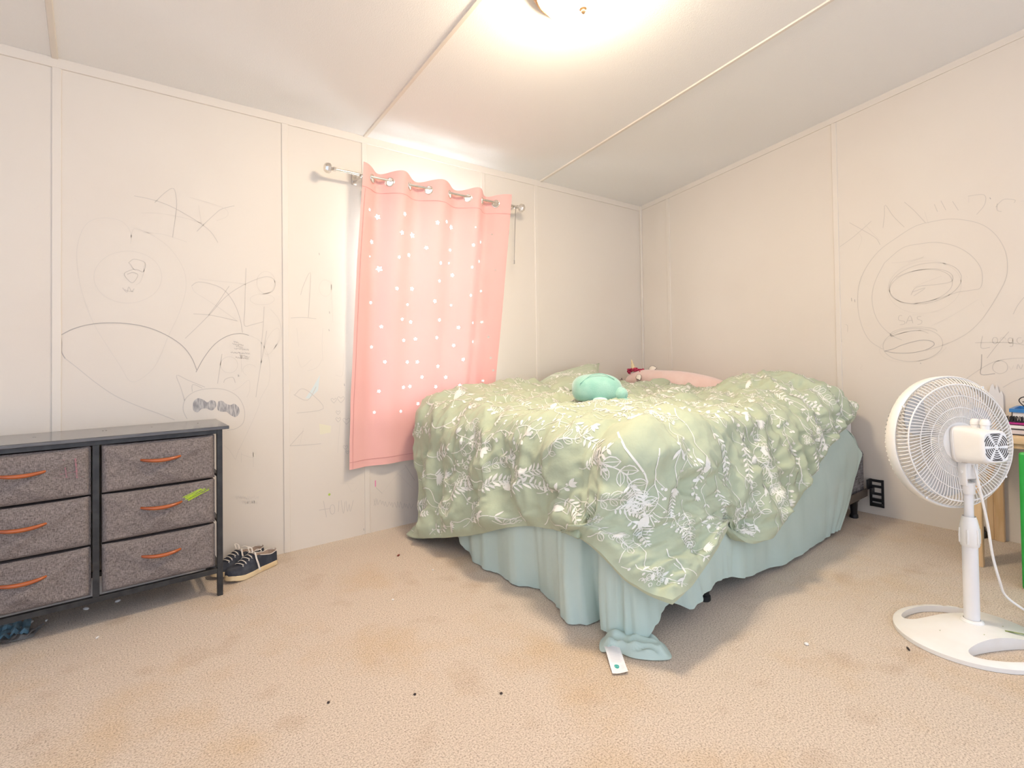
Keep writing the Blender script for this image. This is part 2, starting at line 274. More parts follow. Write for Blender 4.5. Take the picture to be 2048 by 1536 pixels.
# ------------------------------------------------------------------ room
H, SL = 2.057, .1496            # wall height at the window wall, ceiling slope away from it
XL, YF = -5.2, -5.0             # how far the room is built
def cz(y): return H - SL * y
WX0, WX1, WZ0, WZ1 = -2.25, -1.56, .60, 1.72
WLS = [[0,-3264,1382,-3261,1413,-3275,1451,-3304,1472,-3349,1473,-3387,1457,-3412,1422,-3428,1358,-3430,1296,-3422,1214,-3404,1132,-3377,1050,-3333,959,-3293,881,-3273,837,-3253,825,-3223,842,-3187,881,-3162,936,-3137,1010,-3106,1086,-3083,1162,-3073,1224,-3079,1284,-3105,1342,-3143,1391,-3198,1429,-3234,1442,-3255,1441,-3262,1406],[0,-3159,1255,-3166,1218,-3186,1184,-3217,1159,-3253,1144,-3292,1142,-3327,1153,-3355,1174,-3373,1204,-3379,1238,-3373,1273,-3355,1305,-3327,1331,-3291,1347,-3253,1351,-3216,1342,-3186,1322,-3166,1291,-3159,1255],[1,-3270,1304,-3252,1320,-3216,1309,-3222,1272,-3240,1278,-3253,1279,-3264,1297,-3270,1304],[1,-3252,1280,-3284,1260,-3270,1232,-3255,1226,-3240,1256,-3255,1266,-3275,1257],[0,-3216,1309,-3223,1257,-3234,1227,-3246,1218],[1,-3290,1202,-3276,1185,-3270,1207,-3261,1189,-3252,1201],[1,-3284,1195,-3270,1190,-3255,1188],[1,-3252,1577,-3198,1573,-3142,1560,-3085,1535,-3019,1498,-2979,1465,-2953,1423],[0,-3228,1511,-3173,1519,-3111,1516,-3059,1510,-3006,1496],[1,-3183,1561,-3148,1608,-3117,1632,-3107,1585,-3108,1539,-3121,1424],[0,-3222,1433,-3161,1434,-3111,1423,-3069,1411],[1,-3033,1462,-3006,1496,-2965,1546,-2937,1574,-2887,1596],[0,-3026,1575,-3016,1499],[0,-3059,1604,-2999,1595,-2923,1576,-2916,1545,-2958,1519],[2,-3477,1011,-3441,1035,-3393,1053,-3333,1061,-3264,1058,-3199,1042,-3137,1010,-3087,969,-3054,919,-3035,865],[2,-3038,857,-3008,918,-2967,976,-2918,1012,-2868,1024,-2831,1016],[2,-3477,1011,-3474,980,-3474,947,-3464,923],[1,-3464,923,-3430,888,-3377,831,-3316,775,-3247,731,-3175,693,-3116,660],[1,-3053,1225,-3027,1244,-2966,1235,-2924,1210,-2889,1156,-2867,1092,-2857,1028],[0,-3053,1225,-3040,1199,-2993,1167,-2931,1122,-2878,1080],[1,-3077,1001,-3034,1049,-2980,1113,-2938,1169,-2896,1211,-2837,1252,-2769,1285,-2731,1284,-2717,1256,-2731,1221,-2770,1207],[1,-3047,1106,-2994,1104,-2939,1094,-2878,1080],[1,-2990,1104,-2952,1161,-2924,1210,-2910,1234],[0,-3027,1258,-2966,1254,-2895,1251,-2845,1247],[1,-2841,1320,-2845,1215,-2847,1133,-2849,1061,-2816,1065,-2771,1079],[0,-2721,1184,-2725,1176,-2734,1168,-2748,1161,-2765,1158,-2783,1157,-2800,1159,-2813,1164,-2822,1171,-2825,1179,-2822,1188,-2813,1195,-2800,1202,-2783,1206,-2765,1207,-2748,1205,-2734,1200,-2724,1193,-2721,1184],[0,-2719,1264,-2722,1246,-2729,1230,-2739,1218,-2752,1211,-2765,1210,-2777,1216,-2788,1226,-2794,1241,-2796,1259,-2794,1276,-2787,1292,-2777,1304,-2764,1311,-2751,1312,-2738,1307,-2728,1297,-2721,1282,-2719,1264],[0,-2711,978,-2722,958,-2734,941,-2745,931,-2755,927,-2762,931,-2766,942,-2766,958,-2761,977,-2754,999,-2743,1019,-2732,1035,-2720,1046,-2710,1050,-2702,1046,-2699,1036,-2699,1019,-2703,999,-2711,978],[1,-2766,1149,-2771,1054,-2779,963,-2779,891],[1,-2756,1038,-2767,963,-2787,849,-2803,735],[0,-2739,1138,-2701,1089,-2693,1013,-2725,955],[0,-2877,884,-2879,872,-2885,861,-2894,853,-2906,849,-2917,850,-2928,854,-2937,863,-2943,874,-2945,886,-2943,898,-2937,908,-2928,916,-2917,920,-2905,920,-2894,915,-2885,907,-2879,896,-2877,884],[1,-2939,933,-2950,854,-2957,804],[0,-2864,932,-2861,851],[1,-2933,807,-2926,822,-2897,829,-2887,804],[0,-2842,836,-2847,840,-2851,844,-2854,848,-2855,853,-2856,858,-2856,864,-2854,869,-2851,873,-2848,877,-2843,880,-2838,883,-2833,884,-2827,884,-2822,883,-2816,881,-2811,879,-2807,875,-2804,871],[0,-2831,1016,-2786,992,-2752,930,-2743,864,-2748,798,-2772,750,-2792,710],[1,-2878,840,-2871,834,-2876,832,-2873,839],[1,-2892,991,-2890,984,-2886,988,-2881,982,-2879,986,-2873,979],[1,-2898,981,-2892,975,-2890,979,-2885,972,-2884,977,-2877,972,-2874,976,-2872,970,-2869,977,-2863,971,-2863,975,-2855,969,-2855,974],[1,-2880,971,-2881,964,-2874,969,-2871,962,-2867,966,-2864,960,-2861,964,-2856,957],[1,-2891,960,-2887,954,-2882,958,-2881,953,-2876,958,-2869,953,-2867,958,-2864,953,-2860,958,-2857,950,-2853,955,-2849,950,-2847,954,-2841,949,-2838,955,-2834,947,-2832,954],[1,-2905,942,-2901,938,-2899,942,-2892,936,-2889,941,-2886,936,-2884,940,-2880,934,-2874,941,-2870,935,-2869,940,-2863,933,-2859,938,-2857,932,-2854,937,-2850,933,-2844,938,-2842,932,-2837,937,-2834,930,-2831,936,-2827,930],[1,-2868,929,-2863,921,-2860,928,-2859,921,-2851,926,-2847,920,-2846,923,-2841,917,-2840,922,-2835,915,-2829,920],[1,-2885,921,-2883,915,-2881,920,-2876,913,-2872,919,-2869,912,-2864,917,-2861,911,-2859,917,-2852,911,-2849,916,-2845,910,-2844,915,-2838,908,-2837,913,-2831,908],[1,-3080,739,-3094,795,-3108,846,-3068,824,-3005,791],[1,-3052,774,-3050,805,-3015,787],[1,-3071,660,-3084,693,-3084,723,-3074,749,-3042,774,-2988,784,-2926,775,-2876,740,-2851,682,-2855,626,-2884,601,-2920,597],[0,-2898,769,-2869,784,-2832,814,-2829,769,-2840,738],[0,-2784,714,-2803,662,-2833,592,-2874,504],[0,-2934,532,-2913,510,-2888,463],[0,-2888,463,-2874,509],[1,-2603,1212,-2589,1260,-2557,1324,-2560,1215,-2568,1105],[1,-2649,1100,-2590,1104,-2530,1100],[0,-2454,1255,-2456,1241,-2461,1228,-2469,1219,-2479,1213,-2490,1213,-2500,1217,-2508,1225,-2513,1237,-2515,1251,-2513,1265,-2508,1277,-2500,1287,-2490,1293,-2479,1293,-2469,1289,-2461,1281,-2455,1269,-2454,1255],[0,-2455,1289,-2452,1192,-2449,1085],[0,-2622,1052,-2614,968],[0,-2498,1055,-2503,978,-2499,891],[0,-2574,846,-2527,863,-2504,901],[1,-2634,732,-2602,762,-2556,736,-2499,659,-2625,648],[1,-2638,737,-2575,705,-2533,768],[0,-2594,575,-2613,491],[1,-2657,496,-2594,561],[1,-2657,496,-2577,491,-2511,489],[0,-2619,922,-2601,865,-2555,902],[1,-2447,682,-2461,700,-2455,707,-2447,700,-2439,706,-2434,698,-2447,682],[1,-2411,681,-2429,703,-2422,713,-2411,704,-2400,712,-2393,701,-2411,681],[1,-2426,623,-2437,637,-2433,643,-2426,637,-2420,642,-2415,635,-2426,623],[1,-2426,586,-2438,603,-2433,610,-2426,603,-2418,608,-2413,600,-2426,586],[1,-2384,571,-2402,594,-2395,603,-2384,594,-2373,602,-2366,590,-2384,571],[1,-2390,445,-2402,460,-2397,467,-2390,460,-2383,465,-2378,457,-2390,445],[1,-2380,422,-2389,434,-2386,439,-2380,433,-2375,437,-2371,431,-2380,422],[0,-2416,586,-2424,509,-2430,432],[0,-2437,822,-2402,820,-2396,928],[1,-2523,168,-2466,166],[1,-2502,209,-2488,127],[1,-2446,157,-2447,149,-2449,142,-2452,138,-2457,136,-2461,137,-2465,140,-2468,146,-2470,154,-2471,162,-2470,169,-2468,176,-2465,180,-2461,182,-2456,181,-2452,178,-2449,172,-2447,165,-2446,157],[1,-2425,196,-2429,142],[1,-2415,197,-2403,127,-2395,186],[1,-2389,188,-2383,133,-2373,170,-2368,130,-2352,185],[0,-2416,280,-2346,268],[0,-2382,274,-2357,226,-2331,246],[1,-2242,170,-2233,135,-2225,167,-2221,136,-2207,159,-2199,134,-2193,151,-2184,124,-2179,146,-2169,116,-2157,140,-2149,119,-2141,134,-2137,107,-2127,131,-2113,100,-2109,134,-2099,98,-2092,129,-2080,89,-2069,116,-2064,94,-2057,109,-2047,83,-2040,111,-2029,81,-2016,102],[1,-2243,135,-2230,173],[0,-2199,188,-2109,276,-2004,334],[1,-2063,321,-2034,275,-2005,228],[1,-2231,229,-2197,192],[0,-2109,286,-2006,175],[2,-2514,1424,-2512,1414],[2,-2469,1050,-2467,1040],[2,-2394,776,-2392,765],[2,-2466,1138,-2464,1127],[2,-2299,31,-2297,20],[2,-2269,5,-2267,-7],[0,-2886,302,-2883,287,-2878,301,-2870,289,-2867,300,-2865,287,-2857,297,-2853,286,-2850,294,-2844,280,-2839,295,-2835,279,-2832,291,-2825,277,-2821,288,-2817,279,-2812,291,-2808,273,-2800,284,-2797,274,-2794,285],[0,-2862,275,-2859,264,-2854,276,-2852,263,-2849,272,-2848,258,-2841,269,-2839,258,-2838,270,-2833,258,-2830,270,-2829,255,-2823,271,-2821,258,-2820,266,-2813,255,-2813,268,-2810,253,-2806,263,-2802,250,-2801,263],[0,-2864,492,-2865,447],[0,-2864,484,-2819,463,-2816,486,-2815,420]]; WRS = [[1,-1609,911,-1548,960,-1511,1044,-1494,1152,-1501,1267,-1536,1362,-1601,1450,-1683,1508,-1768,1555,-1848,1565,-1918,1562,-1991,1536,-2044,1500,-2085,1443,-2112,1369,-2118,1298,-2109,1230,-2068,1136,-2024,1055,-1974,993,-1916,951,-1863,926,-1797,901],[1,-1627,1382,-1583,1291,-1564,1204,-1573,1114,-1605,1039,-1658,981,-1697,960],[1,-1627,1382,-1708,1449,-1784,1459,-1857,1454,-1927,1424,-1982,1375,-2019,1312,-2028,1254,-2019,1205,-1989,1197,-1933,1192],[1,-1949,1272,-1945,1237,-1925,1204,-1890,1175,-1845,1155,-1793,1145,-1741,1148,-1695,1164,-1663,1191,-1647,1226,-1651,1264,-1675,1300,-1714,1329,-1763,1348,-1816,1354,-1866,1348,-1907,1331,-1936,1304,-1949,1272],[1,-1914,1251,-1910,1222,-1891,1195,-1859,1172,-1818,1156,-1772,1150,-1727,1154,-1687,1169,-1659,1192,-1647,1222,-1652,1253,-1673,1282,-1708,1305,-1752,1319,-1799,1323,-1843,1317,-1879,1301,-1903,1279,-1914,1251],[0,-1948,1242,-1943,1196,-1922,1155,-1886,1122,-1839,1101,-1786,1096,-1733,1107,-1688,1133,-1655,1173,-1640,1221,-1646,1270,-1671,1314,-1711,1347,-1762,1365,-1815,1366,-1866,1352,-1907,1324,-1936,1286,-1948,1242],[1,-1741,1195,-1767,1235,-1841,1239,-1906,1246,-1915,1275,-1889,1304,-1830,1323,-1743,1319,-1678,1296],[0,-1754,1233,-1792,1252,-1871,1280],[1,-1747,1210,-1804,1227,-1753,1190],[0,-1660,1377,-1732,1375,-1801,1388,-1732,1367],[1,-1752,1148,-1839,1163,-1933,1192],[0,-1824,1029,-1908,1076,-2010,1149],[1,-1700,1089,-1687,1089,-1685,1067,-1709,1058,-1709,1044,-1689,1041],[1,-1717,1046,-1735,1087,-1747,1046],[1,-1725,1061,-1745,1062],[1,-1783,1080,-1767,1079,-1768,1066,-1785,1057,-1781,1042,-1766,1039],[0,-1745,1090,-1795,1087],[1,-1869,940,-1863,911,-1843,885,-1811,863,-1770,849,-1725,845,-1681,852,-1645,868,-1620,893,-1610,923,-1617,954,-1640,983,-1676,1004,-1719,1016,-1764,1018,-1806,1010,-1839,993,-1861,968,-1869,940],[0,-1883,919,-1867,897,-1843,878,-1812,861,-1775,849,-1735,842,-1695,841,-1659,846,-1628,857,-1606,874,-1595,894,-1595,917,-1607,941,-1629,963,-1660,982,-1697,996,-1737,1004,-1777,1007,-1813,1004],[2,-1616,901,-1657,912,-1696,932,-1773,955,-1822,950,-1833,930,-1797,905,-1734,890,-1669,890,-1616,901],[1,-1652,978,-1647,984,-1645,990,-1648,996,-1654,1002,-1664,1008,-1678,1013,-1693,1018,-1711,1021,-1730,1023,-1750,1025,-1769,1025,-1788,1024,-1804,1021,-1819,1018,-1831,1014,-1840,1010,-1845,1004,-1847,999],[1,-1645,982,-1756,1009,-1811,991],[1,-1410,1506,-1474,1546,-1526,1586,-1570,1622],[1,-1462,1636,-1526,1582,-1589,1525,-1608,1485],[0,-1494,1584,-1522,1537,-1502,1474],[0,-1534,1617,-1609,1505],[1,-1624,1575,-1632,1638,-1637,1697,-1672,1629,-1720,1560],[1,-1723,1693,-1763,1641,-1811,1565],[0,-1809,1623,-1823,1559],[1,-1850,1652,-1862,1611],[1,-1877,1664,-1896,1611],[1,-1923,1650,-1945,1599],[1,-1983,1661,-2042,1654,-2044,1607,-2013,1564],[0,-1985,1657,-1985,1628],[1,-2083,1584,-2096,1602,-2115,1615,-2150,1603,-2147,1590],[1,-2089,1600,-2088,1569,-2103,1559],[0,-2169,1592,-2181,1591],[1,-2022,970,-2015,913,-2047,914],[1,-2076,947,-2075,942,-2074,937,-2071,934,-2068,932,-2065,932,-2062,934,-2059,937,-2058,942,-2057,947,-2058,953,-2060,957,-2062,961,-2065,962,-2069,962,-2072,960,-2074,957,-2075,952,-2076,947],[0,-2086,950,-2086,952,-2086,954,-2087,956,-2088,958,-2089,960,-2091,961,-2092,962,-2094,962,-2095,962,-2097,962,-2098,961,-2100,960,-2101,959,-2102,958,-2103,956,-2104,954,-2104,952,-2104,950],[1,-2128,945,-2128,941,-2126,938,-2124,935,-2122,933,-2119,933,-2116,935,-2114,938,-2113,942,-2112,946,-2113,950,-2114,954,-2117,957,-2119,958,-2122,958,-2125,956,-2127,953,-2128,950,-2128,945],[1,-2129,958,-2128,921,-2117,918],[1,-2163,947,-2163,943,-2162,939,-2160,936,-2158,933,-2155,932,-2152,931,-2149,932,-2147,934,-2145,937,-2143,941,-2143,945,-2143,949,-2145,953,-2147,956,-2150,958,-2152,958,-2155,958,-2158,957],[1,-2036,863,-2074,926,-2116,987],[1,-1994,938,-2059,938,-2120,935,-2166,924],[2,-2017,881,-2015,827,-2013,783,-2063,789],[1,-2109,820,-2107,810,-2102,800,-2095,794,-2086,790,-2077,789,-2068,793,-2061,800,-2056,809,-2055,819,-2057,830,-2062,839,-2069,846,-2078,850,-2087,850,-2096,846,-2103,840,-2107,831,-2109,820],[0,-2113,825,-2120,808,-2129,829],[1,-2140,812,-2144,834,-2153,812,-2160,834],[1,-1946,750,-2002,802,-2056,842,-2114,860,-2165,863],[1,-2090,724,-2126,753,-2163,771],[1,-2133,1069,-2149,1109,-2171,1145],[0,-1499,830,-1509,817,-1498,805,-1509,793],[1,-1430,1056,-1440,1047,-1439,1013],[2,-1463,1205,-1464,1186],[2,-1479,1195,-1480,1180],[2,-1773,838,-1777,834],[2,-2063,1635,-2066,1627],[0,-2020,1141,-2031,1111],[0,-1968,1268,-1972,1261],[2,-1406,972,-1407,956]]; PATCH = [[3,-3050,713,-3046,734,-3030,745,-3010,736,-2996,725,-2983,733,-2966,727,-2962,707,-2978,689,-3001,699,-3019,697,-3032,685,-3047,693],[3,-2958,706,-2954,725,-2939,727,-2923,713,-2906,707,-2891,711,-2873,692,-2872,666,-2887,652,-2907,663,-2923,678,-2942,680,-2956,689]]; SMEAR = {"green":[[-2.473,0.0,0.235]],"pink":[[-2.233,0.0,0.265],[-2.233,0.0,0.232]],"yellow":[[-2.52,0.0,0.587],[-2.461,0.0,0.571],[-2.465,0.0,0.538],[-2.516,0.0,0.534]],"teal":[[-2.584,0.0,0.715],[-2.547,0.0,0.769],[-2.514,0.0,0.825],[-2.524,0.0,0.749],[-2.566,0.0,0.713]]}
def ribbon(mb, pts, w, mi, f):
    """a flat stroke: pts in the surface's own two coordinates, f maps (a, b) to the surface"""
    n = len(pts); A = []; B = []
    for i in range(n):
        d = np.array(pts[min(i + 1, n - 1)]) - np.array(pts[max(i - 1, 0)]); l = np.hypot(*d)
        d = d / l if l > 1e-9 else np.array((1., 0.)); nn = np.array((-d[1], d[0])) * w / 2
        A.append(f(*(np.array(pts[i]) + nn))); B.append(f(*(np.array(pts[i]) - nn)))
    mb.grid([A, B], mi)
mb = MB()
for a, b in (((XL, 0, 0), (WX0, .1, H + .06)), ((WX1, 0, 0), (0.1, .1, H + .06)), ((WX0, 0, 0), (WX1, .1, WZ0)), ((WX0, 0, WZ1), (WX1, .1, H + .06))): mb.box(a, b)
fl = lambda a, b: (a, -.0006, b)
WD = (.0022, .0026, .0030)
for s in WLS:
    p = [(s[i] / 1000, s[i + 1] / 1000) for i in range(1, len(s), 2)]
    ribbon(mb, cat_rom(p, 4) if len(p) > 2 else p, WD[s[0]], 1 + s[0], fl)
for s in PATCH:
    p = cat_rom([(s[i] / 1000, s[i + 1] / 1000) for i in range(1, len(s), 2)], 4, closed=True)
    mb.add([fl(*q) for q in p], [tuple(range(len(p)))], 4)
for nm, mi in (('yellow', 5), ('teal', 6)):
    p = SMEAR[nm]; mb.add([(q[0], -.0005, q[2]) for q in p], [tuple(range(len(p)))], mi)
g = SMEAR['green'][0]; mb.lathe([(.006, 0), (.004, .0006), (0, .0007)], (g[0], -.0004, g[2]), (0, -1, 0), 10, 7)
p = SMEAR['pink']; ribbon(mb, [(p[0][0], p[0][2]), (p[1][0], p[1][2])], .006, 8, fl)
struct(mb.build('wall_left', [M['wall']] + M['pen'] + [M['cy_smear'], M['t_smear'], M['g_dot'], M['p_dot']], smooth=False))
mb = MB()
mb.add([(0, .1, 0), (0, YF, 0), (0, YF, cz(YF) + .05), (0, .1, cz(0)), (.1, .1, 0), (.1, YF, 0), (.1, YF, cz(YF) + .05), (.1, .1, cz(0))], [(0, 1, 2, 3), (7, 6, 5, 4), (0, 3, 7, 4), (1, 5, 6, 2), (3, 2, 6, 7), (0, 4, 5, 1)])
fr = lambda a, b: (-.0006, a, b)
for s in WRS:
    p = [(s[i] / 1000, s[i + 1] / 1000) for i in range(1, len(s), 2)]
    ribbon(mb, cat_rom(p, 4) if len(p) > 2 else p, WD[s[0]], 1 + s[0], fr)
struct(mb.build('wall_right', [M['wall']] + M['pen'], smooth=False))
mb = MB(); mb.box((XL - .1, -1.4, 0), (XL, .1, H - SL * .1)); mb.add([(XL - .1, .1, 1.9), (XL, .1, 1.9), (XL, -1.4, 1.9), (XL - .1, -1.4, 1.9), (XL - .1, .1, cz(0)), (XL, .1, cz(0)), (XL, -1.4, cz(-1.4) + .03), (XL - .1, -1.4, cz(-1.4) + .03)], [(0, 4, 5, 1), (1, 5, 6, 2), (2, 6, 7, 3), (3, 7, 4, 0), (4, 7, 6, 5), (0, 1, 2, 3)])
struct(mb.build('wall_fill_block', M['wall'], smooth=False))  # unseen partial end wall, added to hold back and shape the sky fill
mb = MB(); mb.box((XL, YF, -.1), (.1, .1, 0)); struct(mb.build('floor', M['carpet'], smooth=False))
mb = MB()
mb.add([(XL, .1, cz(.1)), (.1, .1, cz(.1)), (.1, YF, cz(YF)), (XL, YF, cz(YF)), (XL, .1, cz(.1) + .1), (.1, .1, cz(.1) + .1), (.1, YF, cz(YF) + .1), (XL, YF, cz(YF) + .1)], [(0, 1, 2, 3), (7, 6, 5, 4), (0, 4, 5, 1), (1, 5, 6, 2), (2, 6, 7, 3), (3, 7, 4, 0)])
struct(mb.build('ceiling', M['ceil'], smooth=False))
tn = [0]
def trim(mb):
    tn[0] += 1; struct(mb.build('trim_%d' % tn[0], M['trim'], smooth=False))
for x in (-3.489, -2.672, -2.278, -1.523, -1.096):         # battens over the panel joints, window wall
    mb = MB(); mb.box((x - .014, -.005, 0), (x + .014, .002, H - .034), bev=.0018, seg=1); trim(mb)
for y in (-.254, -1.393, -2.62, -3.84):                     # battens, right wall
    mb = MB(); mb.box((-.005, y - .014, 0), (.002, y + .014, cz(y) - .034), bev=.0018, seg=1); trim(mb)
mb = MB(); mb.box((XL, -.007, H - .037), (0, .002, H + .002), bev=.002, seg=1); trim(mb)
mb = MB(); Pr = [(-.007, -.034), (-.007, .003), (.002, .003), (.002, -.034)]
mb.add([(a, 0, H + b) for a, b in Pr] + [(a, YF, cz(YF) + b) for a, b in Pr], [(0, 1, 5, 4), (1, 2, 6, 5), (2, 3, 7, 6), (3, 0, 4, 7), (3, 2, 1, 0), (4, 5, 6, 7)]); trim(mb)
mb = MB(); mb.box((-.016, -.016, 0), (.001, .001, H), bev=.003, seg=1); trim(mb)
for k in range(4):                                          # strips over the ceiling joints
    x = -1.056 - 1.2192 * k
    mb = MB(); Pr = [(x - .012, .004), (x - .008, -.006), (x + .008, -.006), (x + .012, .004)]
    mb.add([(a, -.004, H + b) for a, b in Pr] + [(a, YF, cz(YF) + b) for a, b in Pr], [(0, 1, 5, 4), (1, 2, 6, 5), (2, 3, 7, 6), (3, 0, 4, 7), (3, 2, 1, 0), (4, 5, 6, 7)]); trim(mb)
# window in the left wall
mb = MB()
for a, b in (((WX0, .03, WZ0), (WX0 + .04, .08, WZ1)), ((WX1 - .04, .03, WZ0), (WX1, .08, WZ1)), ((WX0 + .04, .03, WZ0), (WX1 - .04, .08, WZ0 + .04)), ((WX0 + .04, .03, WZ1 - .04), (WX1 - .04, .08, WZ1)), ((WX0 + .04, .035, 1.14), (WX1 - .04, .075, 1.18))): mb.box(a, b, bev=.004, seg=1)
win = struct(mb.build('window_1', M['vinyl'], smooth=False))
mb = MB(); mb.box((WX0 + .03, .052, WZ0 + .03), (WX1 - .03, .056, WZ1 - .03)); mb.build('window_pane', M['pane'], parent=win, smooth=False)

# ------------------------------------------------------------------ ceiling lamp
lx, ly = -2.03, -1.316; lz = cz(ly)
t = thing('ceiling_light', 'dome ceiling light glowing white with brass rim and small finial', 'ceiling light', (lx, ly, lz))
nrm = (0, -SL, -1)
mb = MB(); mb.lathe([(0, -.002), (.10, -.002), (.166, .0), (.174, .010), (.173, .024), (.166, .034), (.164, .044), (.156, .050), (.149, .048), (.146, .040)], (0, 0, 0), nrm, 48); mb.build('rim', M['brass'], t)
mb = MB(); mb.lathe([(.146 * math.cos(a) ** .8 if a < 1.55 else 0, .042 + .087 * math.sin(a)) for a in [k * PI / 2 / 14 for k in range(15)]], (0, 0, 0), nrm, 48); mb.build('glass_shade', M['lampglass'], t)
mb = MB(); mb.lathe([(0, .124), (.012, .126), (.014, .131), (.007, .135), (.009, .141), (.005, .147), (0, .149)], (0, 0, 0), nrm, 20); mb.build('finial', M['brass'], t)

# ------------------------------------------------------------------ curtain rod, curtain, blind
ROD_Y, ROD_Z = -.09, 1.822
t = thing('curtain_rod', 'silver curtain rod with faceted end knobs above the pink curtain', 'curtain rod', (-1.9, ROD_Y, ROD_Z))
mb = MB(); mb.tube([(-.56, 0, 0), (.57, 0, 0)], .0075, 14); mb.build('rod', M['chrome'], t)
for sx, x in ((-1, -.56), (1, .57)):
    mb = MB(); mb.lathe([(0, 0), (.011, 0), (.012, .012), (.008, .016), (.010, .020), (.019, .024), (.026, .032), (.026, .044), (.018, .054), (0, .055)], (x, 0, 0), (sx, 0, 0), 8); mb.build('finial', M['chrome'], t, sharp=20)
for x in (-.435, .545):
    mb = MB(); mb.box((x - .012, .080, -.03), (x + .012, .0895, .03), bev=.002, seg=1); mb.box((x - .005, -.002, -.016), (x + .005, .084, -.008), bev=.001, seg=1); mb.tube([(x, .0135 * math.cos(a), .0135 * math.sin(a) - .001) for a in [PI + k * PI / 8 for k in range(9)]], .003, 6)
    mb.build('bracket', M['chrome'], t)
mb = MB(); mb.tube([(.562, 0, -.008), (.562, .006, -.04), (.558, .02, -.33)], .0024, 8); mb.tube([(.558, .02, -.33), (.558, .02, -.352)], .0045, 8); M['wand'] = mat('dark_nickel', (.30, .25, .20), .35, metal=.8); mb.build('pull_wand', M['wand'], t)
cm_ = M['curtain'].node_tree; gm = N(cm_, 'ShaderNodeNewGeometry'); lx_ = N(cm_, 'ShaderNodeMix', data_type='RGBA')
lx_.inputs[6].default_value = (.85, .46, .41, 1); lx_.inputs[7].default_value = (.84, .82, .80, 1)   # pink face, white lining on the back
cm_.links.new(gm.outputs['Backfacing'], lx_.inputs[0]); cm_.links.new(lx_.outputs[2], cm_.nodes['Principled BSDF'].inputs['Base Color'])
STARS = [[-2287,1655,10.1],[-2229,1634,15.4],[-2099,1658,12.7],[-2115,1558,12.7],[-2033,1562,16.1],[-2264,1499,13.3],[-1904,1640,13.3],[-1835,1658,11.2],[-1789,1639,13.6],[-1656,1647,7.0],[-1511,1630,7.2],[-1582,1580,11.8],[-1667,1544,11.6],[-1795,1509,9.1],[-1959,1500,10.9],[-2057,1452,10.7],[-2129,1429,8.4],[-2276,1423,6.1],[-2223,1364,16.5],[-1872,1424,10.0],[-1803,1433,6.8],[-1673,1416,9.3],[-1591,1464,11.8],[-1779,1367,11.4],[-1877,1324,8.9],[-2138,1265,9.5],[-2034,1273,11.9],[-1569,1291,9.5],[-1677,1254,9.3],[-2266,1188,10.2],[-2063,1186,7.5],[-1906,1211,12.2],[-1788,1195,6.8],[-1497,1417,7.2],[-2099,1106,9.6],[-2042,1094,9.7],[-1871,1109,10.1],[-1746,1069,10.3],[-1645,1098,10.5],[-1567,1105,10.7],[-2213,1065,9.3],[-2087,994,9.6],[-2014,1002,9.8],[-1887,1010,10.0],[-1773,966,10.3],[-1630,988,10.6],[-1537,1015,10.8],[-2261,960,9.2],[-2195,882,9.4],[-2062,878,9.7],[-2003,877,9.8],[-1873,850,10.1],[-1719,885,10.4],[-1526,891,10.8],[-1975,794,9.9],[-1820,786,10.2],[-2085,743,9.6],[-2045,746,9.7],[-1886,736,10.1],[-1737,736,10.4],[-1571,756,10.7],[-1512,816,10.8],[-2222,730,9.3],[-1998,649,9.8],[-2246,622,9.3],[-2101,616,9.6]]
GX = [-2.272, -2.176, -2.062, -1.947, -1.813, -1.692, -1.59, -1.491]
CZT, CZB = 1.868, .350
def c_xl(z): return float(np.interp(z, [.35, .945, 1.391, 1.868], [-2.389, -2.370, -2.357, -2.334]))
def c_xr(z): return float(np.interp(z, [.35, .726, .967, 1.36, 1.868], [-1.53, -1.498, -1.472, -1.438, -1.397]))
GA = [0] + [(g - c_xl(1.81)) / (c_xr(1.81) - c_xl(1.81)) for g in GX] + [1]
GP = [0] + [PI / 2 + PI * k for k in range(8)] + [8 * PI]
def c_y(a, z):
    ph = float(np.interp(a, GA, GP)); t = min(1, max(0, (1.85 - z) / 1.15)); y = -.09 + t * .056
    amp = .036 * (1 - t) ** 1.1 + .015 * t + .016 * t * sstep(.70, .82, a)
    k = sstep(.66, .80, a)
    w = math.cos(ph) * (1 - .55 * t * (1 - k)) + .35 * t * math.cos(a * 17 + 1) * (1 - k)
    cr = .004 * t * noise.noise(V3((a * 9, z * 4, 3))) + .006 * sstep(.9, .35, z) * noise.noise(V3((a * 4 + z * 2, z * 7, 8)))
    return min(-.012, y - amp * w + cr)
def c_map(x, z):
    a = (x - c_xl(z)) / (c_xr(z) - c_xl(z)); dz = .010 * math.cos(float(np.interp(a, GA, GP))) * sstep(1.75, 1.87, z)
    return (x, c_y(a, z), z + dz)
def star(cx, cz_, r, n=5):
    a0 = random.uniform(0, 1.2); return [(cx + (r if k % 2 == 0 else r * .5) * math.cos(a0 + k * PI / n), cz_ + (r if k % 2 == 0 else r * .5) * math.sin(a0 + k * PI / n)) for k in range(2 * n)]
nx_, nz_ = 110, 60
outer = []
zs = [CZB + (CZT - CZB) * k / nz_ for k in range(nz_ + 1)]
for k in range(nx_): outer.append((c_xl(CZB) + (c_xr(CZB) - c_xl(CZB)) * k / nx_, CZB))
outer += [(c_xr(z), z) for z in zs[:-1]]
for k in range(nx_): outer.append((c_xr(CZT) + (c_xl(CZT) - c_xr(CZT)) * k / nx_, CZT))
outer += [(c_xl(z), z) for z in zs[:0:-1]]
holes = [star(s[0] / 1000, s[1] / 1000, max(.0036, s[2] / 1000 * .95)) for s in STARS]
for gx in GX: holes.append([(gx + .019 * math.cos(k * PI / 8), 1.815 + .021 * math.sin(k * PI / 8)) for k in range(16)])
